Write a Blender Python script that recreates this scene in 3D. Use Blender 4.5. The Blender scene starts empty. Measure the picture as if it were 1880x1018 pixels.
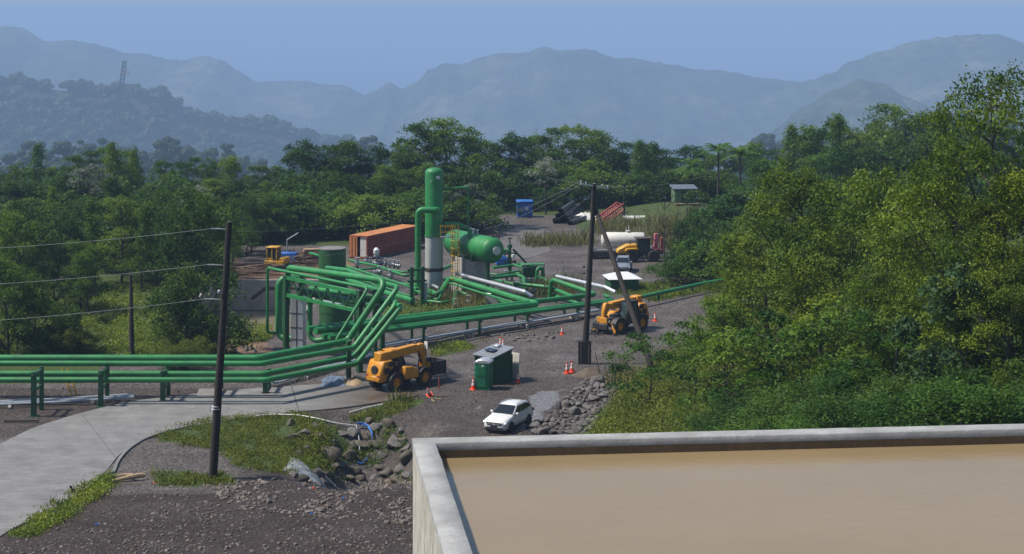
HAZE_COL = (.41, .575, .85, 1); HAZE_D = .00022; SKY_STR = .108; SUN_STR = 4.7; EXPO = 0.24; SUN_ANG = 5.0
import bpy, bmesh, math, random
import numpy as np
from mathutils import Vector, Matrix, noise
random.seed(7); rng = np.random.default_rng(7)
sc = bpy.context.scene
COL = sc.collection
R = math.radians
# ---------------------------------------------------------------- camera model
F, H, YH, CX = 3300.0, 28.3, 28.0, 940.0
def Pz(px, py, z=0.0):
    d = (H - z) * F / (py - YH); return Vector(((px - CX) * d / F, d, z))
def Pd(px, py, d):
    return Vector(((px - CX) * d / F, d, H - (py - YH) * d / F))
def pix(x, y, z):
    return CX + x * F / y, YH + (H - z) * F / y
# ---------------------------------------------------------------- terrain
def sstep(a, b, t):
    t = max(0.0, min(1.0, (t - a) / (b - a))); return t * t * (3 - 2 * t)
BND = [(100, -2.0), (111, -0.2), (121, 3.0), (136, 8.2), (149, 13.5), (167, 20), (184, 30), (204, 45), (400, 140)]
def xbound(y):
    for (y0, x0), (y1, x1) in zip(BND, BND[1:]):
        if y <= y1: return x0 + (x1 - x0) * (y - y0) / (y1 - y0)
    return 140.0
GULLY = (-9.6, 118.0, 3.7, 8.0, 3.4)
PIT = (-31.0, -20.0, 163.0, 188.0, -2.6)
def gz(x, y):
    if y > 112: z = 0.0
    elif y > 92: z = 0.6 * ((112 - y) / 20) ** 1.5
    else: z = min(19.2, 0.6 + 0.285 * (92 - y))
    if y < 205:
        s = x - xbound(max(y, 100))
        if s > 0:
            b = min(max(4.5, 27.0 - 0.231 * y), 0.34 * s); z = max(z, z * 0.3 + b)
    gx, gy, rx, ry, dp = GULLY
    q = ((x - gx) / rx) ** 2 + ((y - gy) / ry) ** 2
    if q < 4: z -= dp * math.exp(-(q ** 1.4) * 1.2)
    if PIT[0] < x < PIT[1] and PIT[2] - 4 < y < PIT[3]:
        z = min(z, PIT[4] - 0.3 if y > PIT[2] + 4 else PIT[4] * sstep(PIT[2] - 4, PIT[2] + 4, y) * 1.1)
    if y > 225:
        z += 2.1 * math.exp(-((x - 24) / 8) ** 2 - ((y - 249) / 16) ** 2)
    if y > 275:
        z -= (y - 275) * 0.12 if y < 3000 else 327 + (y - 3000) * 0.25
    return z
def G(px, py):
    d = 60.0; p = None
    while d < 320:
        q = Pd(px, py, d)
        if q.z <= gz(q.x, q.y):
            lo, hi = d - 1.0, d
            for _ in range(12):
                m = (lo + hi) / 2; q = Pd(px, py, m)
                if q.z <= gz(q.x, q.y): hi = m
                else: lo = m
            return Pd(px, py, hi)
        d += 1.0
    return Pz(px, py, 0)
def onG(x, y, dz=0.0): return Vector((x, y, gz(x, y) + dz))
# ---------------------------------------------------------------- mesh helpers
class MB:
    def __init__(s): s.v = []; s.f = []
    def add(s, vs, fs):
        b = len(s.v); s.v.extend([tuple(v) for v in vs]); s.f.extend([tuple(i + b for i in f) for f in fs]); return s
    def box(s, c, size, rot=None):
        hx, hy, hz = size[0] / 2, size[1] / 2, size[2] / 2
        vs = [Vector((a * hx, b * hy, e * hz)) for a in (-1, 1) for b in (-1, 1) for e in (-1, 1)]
        if rot is not None: vs = [rot @ v for v in vs]
        c = Vector(c)
        return s.add([c + v for v in vs], [(0, 1, 3, 2), (4, 6, 7, 5), (0, 4, 5, 1), (2, 3, 7, 6), (0, 2, 6, 4), (1, 5, 7, 3)])
    def beam(s, p0, p1, w, h, up=(0, 0, 1)):
        p0, p1 = Vector(p0), Vector(p1); d = p1 - p0; L = d.length; x = d / L
        u = Vector(up)
        if abs(x.dot(u)) > .98: u = Vector((0, 1, 0))
        y = u.cross(x).normalized(); z = x.cross(y)
        m = Matrix((x, y, z)).transposed()
        return s.box((p0 + p1) / 2, (L, w, h), m)
    def tube(s, pts, r, n=12, caps=True):
        pts = [Vector(p) for p in pts]; m = len(pts)
        rs = r if isinstance(r, (list, tuple)) else [r] * m
        prev = None; rings = []
        for i, p in enumerate(pts):
            t = (pts[min(i + 1, m - 1)] - pts[max(i - 1, 0)]).normalized()
            if prev is None:
                a = Vector((0, 0, 1)) if abs(t.z) < .9 else Vector((1, 0, 0))
                u = t.cross(a).normalized()
            else:
                u = (prev - t * prev.dot(t)).normalized()
            prev = u; w = t.cross(u)
            rings.append([p + (u * math.cos(2 * math.pi * k / n) + w * math.sin(2 * math.pi * k / n)) * rs[i] for k in range(n)])
        vs = [v for rg in rings for v in rg]; fs = []
        for i in range(m - 1):
            for k in range(n):
                k2 = (k + 1) % n
                fs.append((i * n + k, i * n + k2, (i + 1) * n + k2, (i + 1) * n + k))
        if caps: fs.append(tuple(reversed(range(n)))); fs.append(tuple((m - 1) * n + k for k in range(n)))
        return s.add(vs, fs)
    def lathe(s, prof, c=(0, 0, 0), axis='z', n=24, caps=True):
        vs = []; fs = []; c = Vector(c)
        for (r, h) in prof:
            for k in range(n):
                a = 2 * math.pi * k / n; p = (r * math.cos(a), r * math.sin(a), h)
                if axis == 'x': p = (p[2], p[0], p[1])
                elif axis == 'y': p = (p[0], p[2], -p[1])
                vs.append(c + Vector(p))
        m = len(prof)
        for i in range(m - 1):
            for k in range(n):
                k2 = (k + 1) % n
                fs.append((i * n + k, i * n + k2, (i + 1) * n + k2, (i + 1) * n + k))
        if caps: fs.append(tuple(reversed(range(n)))); fs.append(tuple((m - 1) * n + k for k in range(n)))
        return s.add(vs, fs)
    def prism(s, poly, a, b, plane='xz'):
        """polygon in a plane, extruded along the remaining axis from a to b"""
        n = len(poly); vs = []
        for t in (a, b):
            for (u, w) in poly:
                vs.append({'xz': (u, t, w), 'xy': (u, w, t), 'yz': (t, u, w)}[plane])
        fs = [tuple(range(n)), tuple(reversed(range(n, 2 * n)))]
        for k in range(n): k2 = (k + 1) % n; fs.append((k, k + n, k2 + n, k2))
        return s.add(vs, fs)
    def build(s, name, mat, parent=None, smooth=True, bevel=0.0, loc=None, ang=38):
        me = bpy.data.meshes.new(name)
        bm = bmesh.new()
        vs = [bm.verts.new(v) for v in s.v]
        for f in s.f:
            try: bm.faces.new([vs[i] for i in f])
            except ValueError: pass
        bmesh.ops.recalc_face_normals(bm, faces=bm.faces)
        if bevel > 0:
            es = [e for e in bm.edges if len(e.link_faces) == 2 and e.calc_face_angle(0) > .5]
            bmesh.ops.bevel(bm, geom=es, offset=bevel, segments=1, affect='EDGES', clamp_overlap=True)
        if smooth:
            for f in bm.faces: f.smooth = True
            for e in bm.edges:
                if len(e.link_faces) == 2 and e.calc_face_angle(0) > R(ang): e.smooth = False
        bm.to_mesh(me); bm.free()
        if mat: me.materials.append(mat)
        o = bpy.data.objects.new(name, me); COL.objects.link(o)
        if parent: o.parent = parent
        if loc is not None: o.location = loc
        return o
def fillet(pts, rad, seg=7):
    pts = [Vector(p) for p in pts]; out = [pts[0]]
    for i in range(1, len(pts) - 1):
        a, b, c = pts[i - 1], pts[i], pts[i + 1]
        u = (a - b); w = (c - b); lu, lw = u.length, w.length
        u.normalize(); w.normalize()
        ang = u.angle(w)
        if ang > math.pi - .05: out.append(b); continue
        t = min(rad / math.tan(ang / 2), lu * .49, lw * .49); r = t * math.tan(ang / 2)
        bis = (u + w).normalized(); ce = b + bis * (r / math.sin(ang / 2))
        p0 = b + u * t; p1 = b + w * t
        v0 = p0 - ce; v1 = p1 - ce; tot = v0.angle(v1); ax = v0.cross(v1).normalized()
        for k in range(seg + 1):
            out.append(ce + Matrix.Rotation(tot * k / seg, 3, ax) @ v0)
    out.append(pts[-1]); return out
def thing(name, label, cat, loc=(0, 0, 0), rz=0.0, group=None):
    o = bpy.data.objects.new(name, None); COL.objects.link(o)
    o.location = loc; o.rotation_euler = (0, 0, rz); o.empty_display_size = .2
    return tag(o, label, cat, group)
def tag(o, label, cat, group=None, kind=None):
    o['label'] = label; o['category'] = cat
    if group: o['group'] = group
    if kind: o['kind'] = kind
    return o
def struct(o): o['kind'] = 'structure'; return o
def stuff(o, label, cat): o['kind'] = 'stuff'; o['label'] = label; o['category'] = cat; return o
def copy_tree(o, parent=None):
    c = o.copy(); COL.objects.link(c)
    if parent is not None: c.parent = parent
    for ch in list(o.children): copy_tree(ch, c)
    return c
# ---------------------------------------------------------------- materials
def _nt(name):
    m = bpy.data.materials.new(name); m.use_nodes = True
    nt = m.node_tree; b = nt.nodes['Principled BSDF']; return m, nt, b
def ND(nt, t, **kw):
    n = nt.nodes.new(t)
    for k, v in kw.items():
        if k in n.inputs: n.inputs[k].default_value = v
        else: setattr(n, k, v)
    return n
def rgb(c): return (c[0], c[1], c[2], 1)
def ramp(nt, src, stops):
    r = nt.nodes.new('ShaderNodeValToRGB'); e = r.color_ramp.elements
    while len(e) < len(stops): e.new(.5)
    for el, (p, c) in zip(e, stops): el.position = p; el.color = rgb(c) if len(c) == 3 else c
    nt.links.new(src, r.inputs['Fac']); return r.outputs['Color']
def mix(nt, fac, a, b, mode='MIX'):
    m = nt.nodes.new('ShaderNodeMix'); m.data_type = 'RGBA'; m.blend_type = mode
    for sock, v in ((0, fac), (6, a), (7, b)):
        if isinstance(v, (int, float)): m.inputs[sock].default_value = v
        elif isinstance(v, tuple): m.inputs[sock].default_value = rgb(v)
        else: nt.links.new(v, m.inputs[sock])
    return m.outputs[2]
def coords(nt, kind='Object'):
    return nt.nodes.new('ShaderNodeTexCoord').outputs[kind]
def noisef(nt, vec, scale, detail=4, rough=.55):
    n = ND(nt, 'ShaderNodeTexNoise', Scale=scale, Detail=detail, Roughness=rough); nt.links.new(vec, n.inputs['Vector']); return n.outputs['Fac']
def bumpn(nt, b, h, strength, dist=.05):
    bu = ND(nt, 'ShaderNodeBump', Strength=strength, Distance=dist); nt.links.new(h, bu.inputs['Height']); nt.links.new(bu.outputs['Normal'], b.inputs['Normal'])
def mat(name, c, rough=.6, metal=0.0, var=.18, scale=2.0, dirt=0.0, dirtc=(.06, .05, .04), bump=0.0, bscale=25, spec=.5, coat=0.0):
    m, nt, b = _nt(name); co = coords(nt)
    f = noisef(nt, co, scale, 5)
    col = ramp(nt, f, [(.3, tuple(max(0, x * (1 - var)) for x in c)), (.7, tuple(min(1, x * (1 + var)) for x in c))])
    if dirt > 0:
        f2 = noisef(nt, co, scale * 2.7, 6, .7)
        k = ramp(nt, f2, [(.5 - .12, (0, 0, 0)), (.5 + .22, (dirt, dirt, dirt))])
        col = mix(nt, k, col, dirtc)
    nt.links.new(col, b.inputs['Base Color'])
    rr = ramp(nt, noisef(nt, co, scale * 4, 4), [(.3, (rough * .8,) * 3), (.7, (min(1, rough * 1.2),) * 3)])
    nt.links.new(rr, b.inputs['Roughness'])
    b.inputs['Metallic'].default_value = metal; b.inputs['Specular IOR Level'].default_value = spec
    if coat: b.inputs['Coat Weight'].default_value = coat
    if bump: bumpn(nt, b, noisef(nt, co, bscale, 5, .65), bump)
    return m
def leafmat(name, dark, light, trans=.35, tc=None, rough=.6, spec=.2):
    m, nt, b = _nt(name)
    at = nt.nodes.new('ShaderNodeAttribute'); at.attribute_name = 'var'
    oi = nt.nodes.new('ShaderNodeObjectInfo')
    mid = tuple((a + c) / 2 for a, c in zip(dark, light))
    col = ramp(nt, at.outputs['Fac'], [(0, dark), (.55, mid), (1, light)])
    hsv = nt.nodes.new('ShaderNodeHueSaturation')
    mr = ND(nt, 'ShaderNodeMapRange'); nt.links.new(oi.outputs['Random'], mr.inputs[0]); mr.inputs[3].default_value = .482; mr.inputs[4].default_value = .518
    mv = ND(nt, 'ShaderNodeMapRange'); nt.links.new(oi.outputs['Random'], mv.inputs[0]); mv.inputs[3].default_value = 1.2; mv.inputs[4].default_value = .75
    nt.links.new(mr.outputs[0], hsv.inputs['Hue']); nt.links.new(mv.outputs[0], hsv.inputs['Value']); nt.links.new(col, hsv.inputs['Color'])
    nt.links.new(hsv.outputs[0], b.inputs['Base Color'])
    b.inputs['Roughness'].default_value = rough; b.inputs['Specular IOR Level'].default_value = spec
    tr = nt.nodes.new('ShaderNodeBsdfTranslucent')
    tcol = mix(nt, 1.0, hsv.outputs[0], tc or (1.6, 1.35, .55), 'MULTIPLY')
    nt.links.new(tcol, tr.inputs['Color'])
    ms = nt.nodes.new('ShaderNodeMixShader'); ms.inputs[0].default_value = trans
    nt.links.new(b.outputs[0], ms.inputs[1]); nt.links.new(tr.outputs[0], ms.inputs[2])
    nt.links.new(ms.outputs[0], nt.nodes['Material Output'].inputs['Surface'])
    return m
M = {}
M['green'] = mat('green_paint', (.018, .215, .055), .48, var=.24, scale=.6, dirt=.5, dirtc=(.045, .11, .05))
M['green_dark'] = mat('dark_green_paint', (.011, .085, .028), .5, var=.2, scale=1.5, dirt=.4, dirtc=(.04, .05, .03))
M['green_tank'] = mat('tank_green', (.02, .10, .03), .5, var=.2, scale=.8, dirt=.45, dirtc=(.05, .09, .04))
M['toilet_green'] = mat('toilet_green', (.006, .16, .065), .45, var=.1, dirt=.15)
M['shed_green'] = mat('shed_green', (.012, .085, .032), .7, var=.2, dirt=.4, dirtc=(.03, .04, .02))
M['house_green'] = mat('house_green', (.10, .18, .10), .7, var=.12, dirt=.3)
M['yellow'] = mat('machine_yellow', (.68, .285, .012), .45, var=.12, scale=2.5, dirt=.6, dirtc=(.22, .10, .03))
M['yellow2'] = mat('cab_yellow', (.62, .33, .015), .45, var=.1, scale=2.5, dirt=.35, dirtc=(.18, .11, .03))
M['railyellow'] = mat('rail_yellow', (.62, .36, .03), .5, var=.1)
M['black'] = mat('black_plastic', (.018, .018, .019), .55, var=.3, dirt=.3, dirtc=(.07, .06, .05))
M['tyre'] = mat('tyre_rubber', (.022, .021, .02), .85, var=.3, scale=4, dirt=.7, dirtc=(.10, .085, .07))
M['glass'] = mat('dark_glass', (.012, .016, .018), .06, var=.05, spec=.8)
M['glass2'] = mat('cab_glass', (.03, .05, .05), .08, var=.1, spec=.8)
M['white'] = mat('white_paint', (.74, .745, .73), .32, var=.04, dirt=.15, dirtc=(.45, .43, .40), coat=.5)
M['offwhite'] = mat('weathered_white', (.66, .65, .60), .55, var=.08, dirt=.5, dirtc=(.33, .30, .24))
M['silver'] = mat('silver_paint', (.30, .33, .37), .3, .4, var=.05)
M['grey'] = mat('grey_steel', (.40, .42, .44), .45, .5, var=.1, dirt=.3, dirtc=(.2, .2, .19))
M['alu'] = mat('aluminium_jacket', (.60, .62, .66), .4, .6, var=.08, scale=3, dirt=.2, dirtc=(.35, .35, .35))
M['skirt'] = mat('grey_primer', (.42, .43, .43), .6, var=.08, scale=.9, dirt=.25, dirtc=(.25, .24, .22))
M['brown'] = mat('brown_band', (.07, .05, .042), .8)
M['rust'] = mat('rust_red', (.33, .068, .034), .65, var=.22, scale=.7, dirt=.5, dirtc=(.08, .03, .02))
M['rust_and_lit'] = mat('rust_orange_and_lit', (.50, .19, .06), .7, var=.2, scale=.6, dirt=.5, dirtc=(.25, .11, .05))  # sunlit look of the container roof and door put into the orange
M['red'] = mat('faded_red', (.32, .06, .055), .6, var=.2, dirt=.4, dirtc=(.25, .08, .06))
M['pink'] = mat('faded_pink', (.62, .16, .20), .6, var=.15)
M['blue'] = mat('blue_paint', (.015, .13, .46), .5, var=.12, scale=1.5, dirt=.25, dirtc=(.05, .12, .26))
M['hose'] = mat('blue_hose', (.02, .13, .42), .5, var=.1)
M['orange'] = mat('cone_orange', (.85, .075, .012), .5, var=.1)
M['cream'] = mat('cream', (.6, .57, .46), .6, var=.1)
M['wood'] = mat('dark_pole_timber', (.022, .017, .014), .9, var=.45, scale=3.5, dirt=.5, dirtc=(.055, .045, .036), bump=.6, bscale=18)
M['timber'] = mat('sawn_timber', (.20, .13, .085), .85, var=.35, scale=4, dirt=.4)
M['drift'] = mat('driftwood', (.33, .24, .14), .85, var=.25, scale=5)
M['conc'] = mat('cast_concrete', (.42, .39, .35), .85, var=.16, scale=1.2, dirt=.5, dirtc=(.2, .185, .165), bump=.3)
M['roof'] = mat('sheet_roof', (.30, .33, .36), .45, .3, var=.1, dirt=.3, dirtc=(.2, .2, .19))
M['rockA'] = mat('basalt', (.085, .077, .073), .9, var=.5, scale=2.6, dirt=.85, dirtc=(.27, .25, .23), bump=1.0, bscale=12)
M['rockB'] = mat('brown_rock', (.115, .095, .075), .88, var=.35, scale=1.6, dirt=.5, dirtc=(.055, .075, .022), bump=1.0, bscale=12)
M['bark'] = mat('bark', (.05, .042, .034), .9, var=.4, scale=5, bump=.5)
M['plastic'] = mat('grey_tarp', (.27, .285, .30), .35, var=.2, scale=3)
M['pvc'] = mat('pvc_white', (.70, .70, .67), .45, var=.08, dirt=.25, dirtc=(.4, .37, .33))
M['pvcgrey'] = mat('pvc_grey', (.40, .44, .49), .4, var=.1, dirt=.3, dirtc=(.22, .22, .21))
M['wire'] = mat('wire_alu', (.30, .31, .32), .6, .2)
M['pipeblack'] = mat('hdpe_black', (.02, .021, .023), .5, var=.2, dirt=.5, dirtc=(.16, .16, .15))
M['solar'] = mat('solar_panel', (.012, .016, .03), .2, var=.2)
M['dirtpile'] = mat('dirt', (.10, .075, .055), .95, var=.3, scale=2, bump=1, bscale=8)
# foliage
M['lf_dark'] = leafmat('leaf_dark', (.014, .046, .010), (.08, .165, .026), .34)
M['lf_mid'] = leafmat('leaf_mid', (.020, .066, .011), (.145, .26, .032), .36)
M['lf_yel'] = leafmat('leaf_olive', (.020, .060, .007), (.20, .285, .022), .28)
M['lf_big'] = leafmat('leaf_bluish', (.03, .075, .028), (.10, .175, .075), .28)
M['lf_pale'] = leafmat('leaf_pale', (.10, .14, .09), (.40, .43, .36), .25, (1.2, 1.2, .9))
M['lf_ground'] = leafmat('leaf_ground', (.03, .06, .010), (.19, .23, .03), .30)
M['lf_weed'] = leafmat('leaf_weed', (.03, .078, .010), (.19, .275, .035), .3)
M['lf_reed'] = leafmat('leaf_reed', (.07, .09, .025), (.27, .25, .10), .3, (1.2, 1.1, .7))
M['lf_haze'] = leafmat('leaf_far', (.02, .042, .015), (.055, .09, .03), .25)
# ================================================================ SETTING
def inpoly(px, py, poly):
    c = False; n = len(poly)
    for i in range(n):
        x0, y0 = poly[i]; x1, y1 = poly[i - 1]
        if (y0 > py) != (y1 > py) and px < (x1 - x0) * (py - y0) / (y1 - y0) + x0: c = not c
    return c
# areas of the ground by their outline in the survey picture
GRASS = [[(280, 806), (330, 780), (400, 768), (540, 758), (600, 775), (640, 800), (655, 850), (600, 868), (520, 872), (440, 858), (400, 828), (330, 815)],
         [(20, 985), (130, 905), (200, 872), (225, 885), (120, 955), (60, 985)],
         [(280, 868), (400, 868), (430, 890), (290, 892)],
         [(-60, 520), (340, 522), (400, 560), (395, 650), (-60, 660)],
         [(400, 592), (500, 605), (505, 622), (420, 640)],
         [(700, 556), (980, 540), (980, 556), (860, 572), (710, 588)],
         [(790, 640), (850, 628), (870, 640), (800, 655)],
         [(640, 770), (740, 732), (775, 735), (700, 775)],
         [(880, 428), (915, 430), (925, 455), (880, 450)],
         [(1180, 545), (1310, 522), (1320, 530), (1200, 555)],
         [(1100, 535), (1190, 520), (1260, 518), (1190, 545)]]
DIRT = [[(390, 478), (500, 485), (640, 478), (640, 500), (600, 520), (480, 515), (390, 520)], [(390, 640), (480, 620), (500, 650), (440, 672), (390, 662)]]
PALE = [[(985, 715), (1040, 712), (1030, 735), (1000, 765), (965, 795), (940, 800), (975, 750)],
        [(850, 745), (890, 740), (880, 752)]]
def axis(parts):
    out = []
    for a, b, n in parts: out += list(np.linspace(a, b, n, endpoint=False))
    return out + [parts[-1][1]]
xs = axis([(-1700, -300, 8), (-300, -70, 14), (-70, 64, 212), (64, 300, 14), (300, 1700, 8)])
ys = axis([(-20, 84, 34), (84, 290, 250), (290, 700, 30), (700, 3700, 30)])
NX, NY = len(xs), len(ys)
vs = []; ag = []; ad = []; ap = []; aw = []
for y in ys:
    for x in xs:
        z = gz(x, y); g = d = p = 0.0
        nz = noise.noise((x * .35, y * .2, 0.3))
        if 84 < y < 290 and abs(x) < 90:
            z += .05 * noise.noise((x * .9, y * .5, 1.7)) + .03 * noise.noise((x * 2.2, y * 1.4, 5.1))
            px, py = pix(x, y, z); px += nz * 16; py += noise.noise((x * .35, y * .2, 9.3)) * 7
            if any(inpoly(px, py, q) for q in GRASS): g = 1
            if any(inpoly(px, py, q) for q in DIRT): d = 1
            if any(inpoly(px, py, q) for q in PALE): p = 1
            s = x - xbound(max(y, 100))
            if y < 230 and s > 1.5 + nz * 1.5: g = 1
            if y > 236 and not (-14 < x < 9 and y < 254): g = 1
            if y > 190 and x < -17 - (y - 190) * .0 and y > 221: g = 1
            if x < -33 and y > 138: g = 1
        elif y >= 290 or abs(x) >= 90: g = 1
        vs.append((x, y, z)); ag.append(g); ad.append(d); ap.append(p); aw.append(max(1 - sstep(106, 117, y) if x < 2 and not (x < -16.3 and y > 106) else 0, .55 * (1 - sstep(128, 150, y)) if x > -9 else 0, .7 if 120 < y < 136 and x < -13 else 0))
fs = [(j * NX + i, j * NX + i + 1, (j + 1) * NX + i + 1, (j + 1) * NX + i) for j in range(NY - 1) for i in range(NX - 1)]
me = bpy.data.meshes.new('ground'); me.from_pydata(vs, [], fs)
for nm, a in (('grass', ag), ('dirt', ad), ('pale', ap), ('damp', aw)):
    at = me.attributes.new(nm, 'FLOAT', 'POINT'); at.data.foreach_set('value', a)
me.polygons.foreach_set('use_smooth', [True] * len(fs)); me.update()
m, nt, b = _nt('ground_gravel'); co = coords(nt)
def att(nt, n):
    a = nt.nodes.new('ShaderNodeAttribute'); a.attribute_name = n; return a.outputs['Fac']
n1 = noisef(nt, co, .22, 5, .6); n2 = noisef(nt, co, 2.2, 8, .72); n3 = noisef(nt, co, 9, 6, .75)
grav = ramp(nt, n1, [(.32, (.052, .045, .042)), (.52, (.078, .069, .064)), (.7, (.115, .104, .098))])
grav = mix(nt, 1.0, grav, ramp(nt, n2, [(.3, (.5, .5, .5)), (.5, (1, 1, 1)), (.72, (1.7, 1.65, 1.6))]), 'MULTIPLY')
vo = ND(nt, 'ShaderNodeTexVoronoi', Scale=4.5, Randomness=1.0); nt.links.new(co, vo.inputs['Vector'])
stone = ramp(nt, vo.outputs['Distance'], [(.0, (1.5, 1.45, 1.4)), (.35, (1, 1, 1)), (.6, (.6, .6, .6))])
grav = mix(nt, .7, grav, stone, 'MULTIPLY')
dirt = ramp(nt, n2, [(.3, (.10, .06, .04)), (.7, (.24, .155, .10))])
pale = ramp(nt, n2, [(.3, (.085, .082, .08)), (.7, (.24, .235, .235))])
gr = ramp(nt, n3, [(.3, (.020, .032, .008)), (.55, (.055, .085, .016)), (.75, (.11, .13, .03))])
grav = mix(nt, 1.0, grav, mix(nt, att(nt, 'damp'), (1.36, 1.33, 1.30), (.56, .43, .34)), 'MULTIPLY')
def soft(a, lo=.38, hi=.62):
    ad_ = ND(nt, 'ShaderNodeMath', operation='ADD'); mu = ND(nt, 'ShaderNodeMath', operation='MULTIPLY_ADD')
    nt.links.new(n2, mu.inputs[0]); mu.inputs[1].default_value = .9; mu.inputs[2].default_value = -.45
    nt.links.new(a, ad_.inputs[0]); nt.links.new(mu.outputs[0], ad_.inputs[1])
    return ramp(nt, ad_.outputs[0], [(lo, (0, 0, 0)), (hi, (1, 1, 1))])
c = mix(nt, soft(att(nt, 'dirt')), grav, dirt)
kp = soft(att(nt, 'pale'), .6, 1.15)
c = mix(nt, kp, c, pale)
kg = soft(att(nt, 'grass')); c = mix(nt, kg, c, gr)
nt.links.new(c, b.inputs['Base Color'])
rr = mix(nt, kp, ramp(nt, n1, [(.4, (.8, .8, .8)), (.62, (.55, .55, .55))]), (.35, .35, .35)); nt.links.new(rr, b.inputs['Roughness'])
b.inputs['Specular IOR Level'].default_value = .3
hh = ND(nt, 'ShaderNodeMath', operation='ADD'); nt.links.new(n2, hh.inputs[0]); nt.links.new(vo.outputs['Distance'], hh.inputs[1])
bumpn(nt, b, hh.outputs[0], .7, .12)
me.materials.append(m)
ground = bpy.data.objects.new('ground', me); COL.objects.link(ground); struct(ground)
# ---------------------------------------------------------------- concrete road
def resample(pts, n):
    pts = [Vector(p) for p in pts]; L = [0]
    for a, b_ in zip(pts, pts[1:]): L.append(L[-1] + (b_ - a).length)
    out = []
    for k in range(n):
        t = L[-1] * k / (n - 1); i = 0
        while i < len(L) - 2 and L[i + 1] < t: i += 1
        u = (t - L[i]) / max(1e-6, L[i + 1] - L[i]); out.append(pts[i].lerp(pts[i + 1], min(1, u)))
    return out
def smooth(pts, it=2):
    for _ in range(it): pts = [pts[0]] + [(pts[i - 1] + pts[i] * 2 + pts[i + 1]) / 4 for i in range(1, len(pts) - 1)] + [pts[-1]]
    return pts
def sheet(name, farE, nearE, mat_, n=60, mcross=8, lift=.05, skirt=.3, mud=None):
    A = smooth(resample([G(*p) for p in farE], n), 4); B = smooth(resample([G(*p) for p in nearE], n), 4)
    v = []; f = []; K = mcross + 1; ml = []
    for i in range(n):
        for k in range(K):
            p = A[i].lerp(B[i], k / mcross); zz = max(gz(p.x, p.y), 0 if p.y > 95 else gz(p.x, p.y)) + lift
            v.append((p.x, p.y, zz))
            if mud: ml.append(mud(*pix(p.x, p.y, zz)))
    for i in range(n - 1):
        for k in range(mcross): f.append((i * K + k, i * K + k + 1, (i + 1) * K + k + 1, (i + 1) * K + k))
    for k in (0, mcross):
        b0 = len(v)
        for i in range(n): x, y, z = v[i * K + k]; v.append((x, y, z - skirt)); ml.append(0)
        for i in range(n - 1): f.append((i * K + k, (i + 1) * K + k, b0 + i + 1, b0 + i))
    me = bpy.data.meshes.new(name); me.from_pydata(v, [], f)
    if mud: a = me.attributes.new('mud', 'FLOAT', 'POINT'); a.data.foreach_set('value', ml[:len(v)])
    bm = bmesh.new(); bm.from_mesh(me); bmesh.ops.recalc_face_normals(bm, faces=bm.faces)
    up = sum(fc.normal.z for fc in bm.faces)
    if up < 0: bmesh.ops.reverse_faces(bm, faces=bm.faces)
    bm.to_mesh(me); bm.free()
    me.materials.append(mat_); o = bpy.data.objects.new(name, me); COL.objects.link(o); return struct(o)
m, nt, b = _nt('road_concrete'); co = coords(nt)
n1 = noisef(nt, co, .5, 6, .6); n2 = noisef(nt, co, 3.5, 8, .7)
mp = ND(nt, 'ShaderNodeMapping'); nt.links.new(co, mp.inputs[0]); mp.inputs['Rotation'].default_value = (0, 0, R(-25)); mp.inputs['Scale'].default_value = (.4, 6, 1)
n4 = noisef(nt, mp.outputs[0], 1.5, 5, .7)
base = ramp(nt, n1, [(.3, (.145, .143, .138)), (.7, (.235, .232, .224))])
base = mix(nt, 1, base, ramp(nt, n4, [(.3, (.66, .66, .66)), (.6, (1.1, 1.1, 1.1))]), 'MULTIPLY')
base = mix(nt, 1, base, ramp(nt, n2, [(.25, (.82, .81, .8)), (.6, (1.05, 1.05, 1.05))]), 'MULTIPLY')
mk = att(nt, 'mud'); ad_ = ND(nt, 'ShaderNodeMath', operation='MULTIPLY'); nt.links.new(mk, ad_.inputs[0]); nt.links.new(ramp(nt, n1, [(.3, (.4,) * 3), (.6, (1.25,) * 3)]), ad_.inputs[1])
base = mix(nt, ad_.outputs[0], base, (.085, .063, .045))
nt.links.new(base, b.inputs['Base Color']); nt.links.new(ramp(nt, ad_.outputs[0], [(0, (.72,) * 3), (1, (.4,) * 3)]), b.inputs['Roughness'])
bumpn(nt, b, n4, .25, .03)
M['road'] = m
farE = [(-260, 960), (-120, 880), (0, 817), (60, 787), (130, 765), (230, 739), (370, 723), (480, 713), (560, 709), (640, 702), (690, 698)]
nearE = [(-120, 1080), (-40, 1015), (20, 972), (80, 945), (150, 905), (195, 868), (220, 832), (290, 797), (400, 775), (540, 757), (620, 753), (690, 742), (768, 728)]
road = sheet('concrete_road', farE, nearE, m, 90, 8, .06, .35, lambda px, py: max(0, min(1, (px - 560) / 150)))
# tooled joints and a kerb channel along the bend
mb = MB()
for (a, b_) in (((532, 711), (548, 757)), ((150, 761), (20, 905)), ((360, 724), (300, 795))):
    pass
a, b_ = G(533, 711), G(549, 757); mb.beam(a + Vector((0, .5, .066)), b_ + Vector((0, -.05, .066)), .06, .01)
for (e_, f_) in (((150, 762), (212, 842)), ((-10, 905), (118, 903))):
    a, b_ = G(*e_), G(*f_); n_ = 14
    for i in range(n_):
        p_, q_ = a.lerp(b_, i / n_), a.lerp(b_, (i + 1) / n_)
        mb.beam((p_.x, p_.y, max(gz(p_.x, p_.y), 0 if p_.y > 95 else -9) + .064), (q_.x, q_.y, max(gz(q_.x, q_.y), 0 if q_.y > 95 else -9) + .064), .03, .006)
o = mb.build('road_joint', mat('joint_dark', (.05, .05, .05), .9)); struct(o)
kp_ = [G(*p) for p in ((205, 868), (214, 845), (232, 825), (262, 806), (300, 793), (350, 782))]
kp_ = smooth(resample(kp_, 24), 3); mb = MB()
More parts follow.
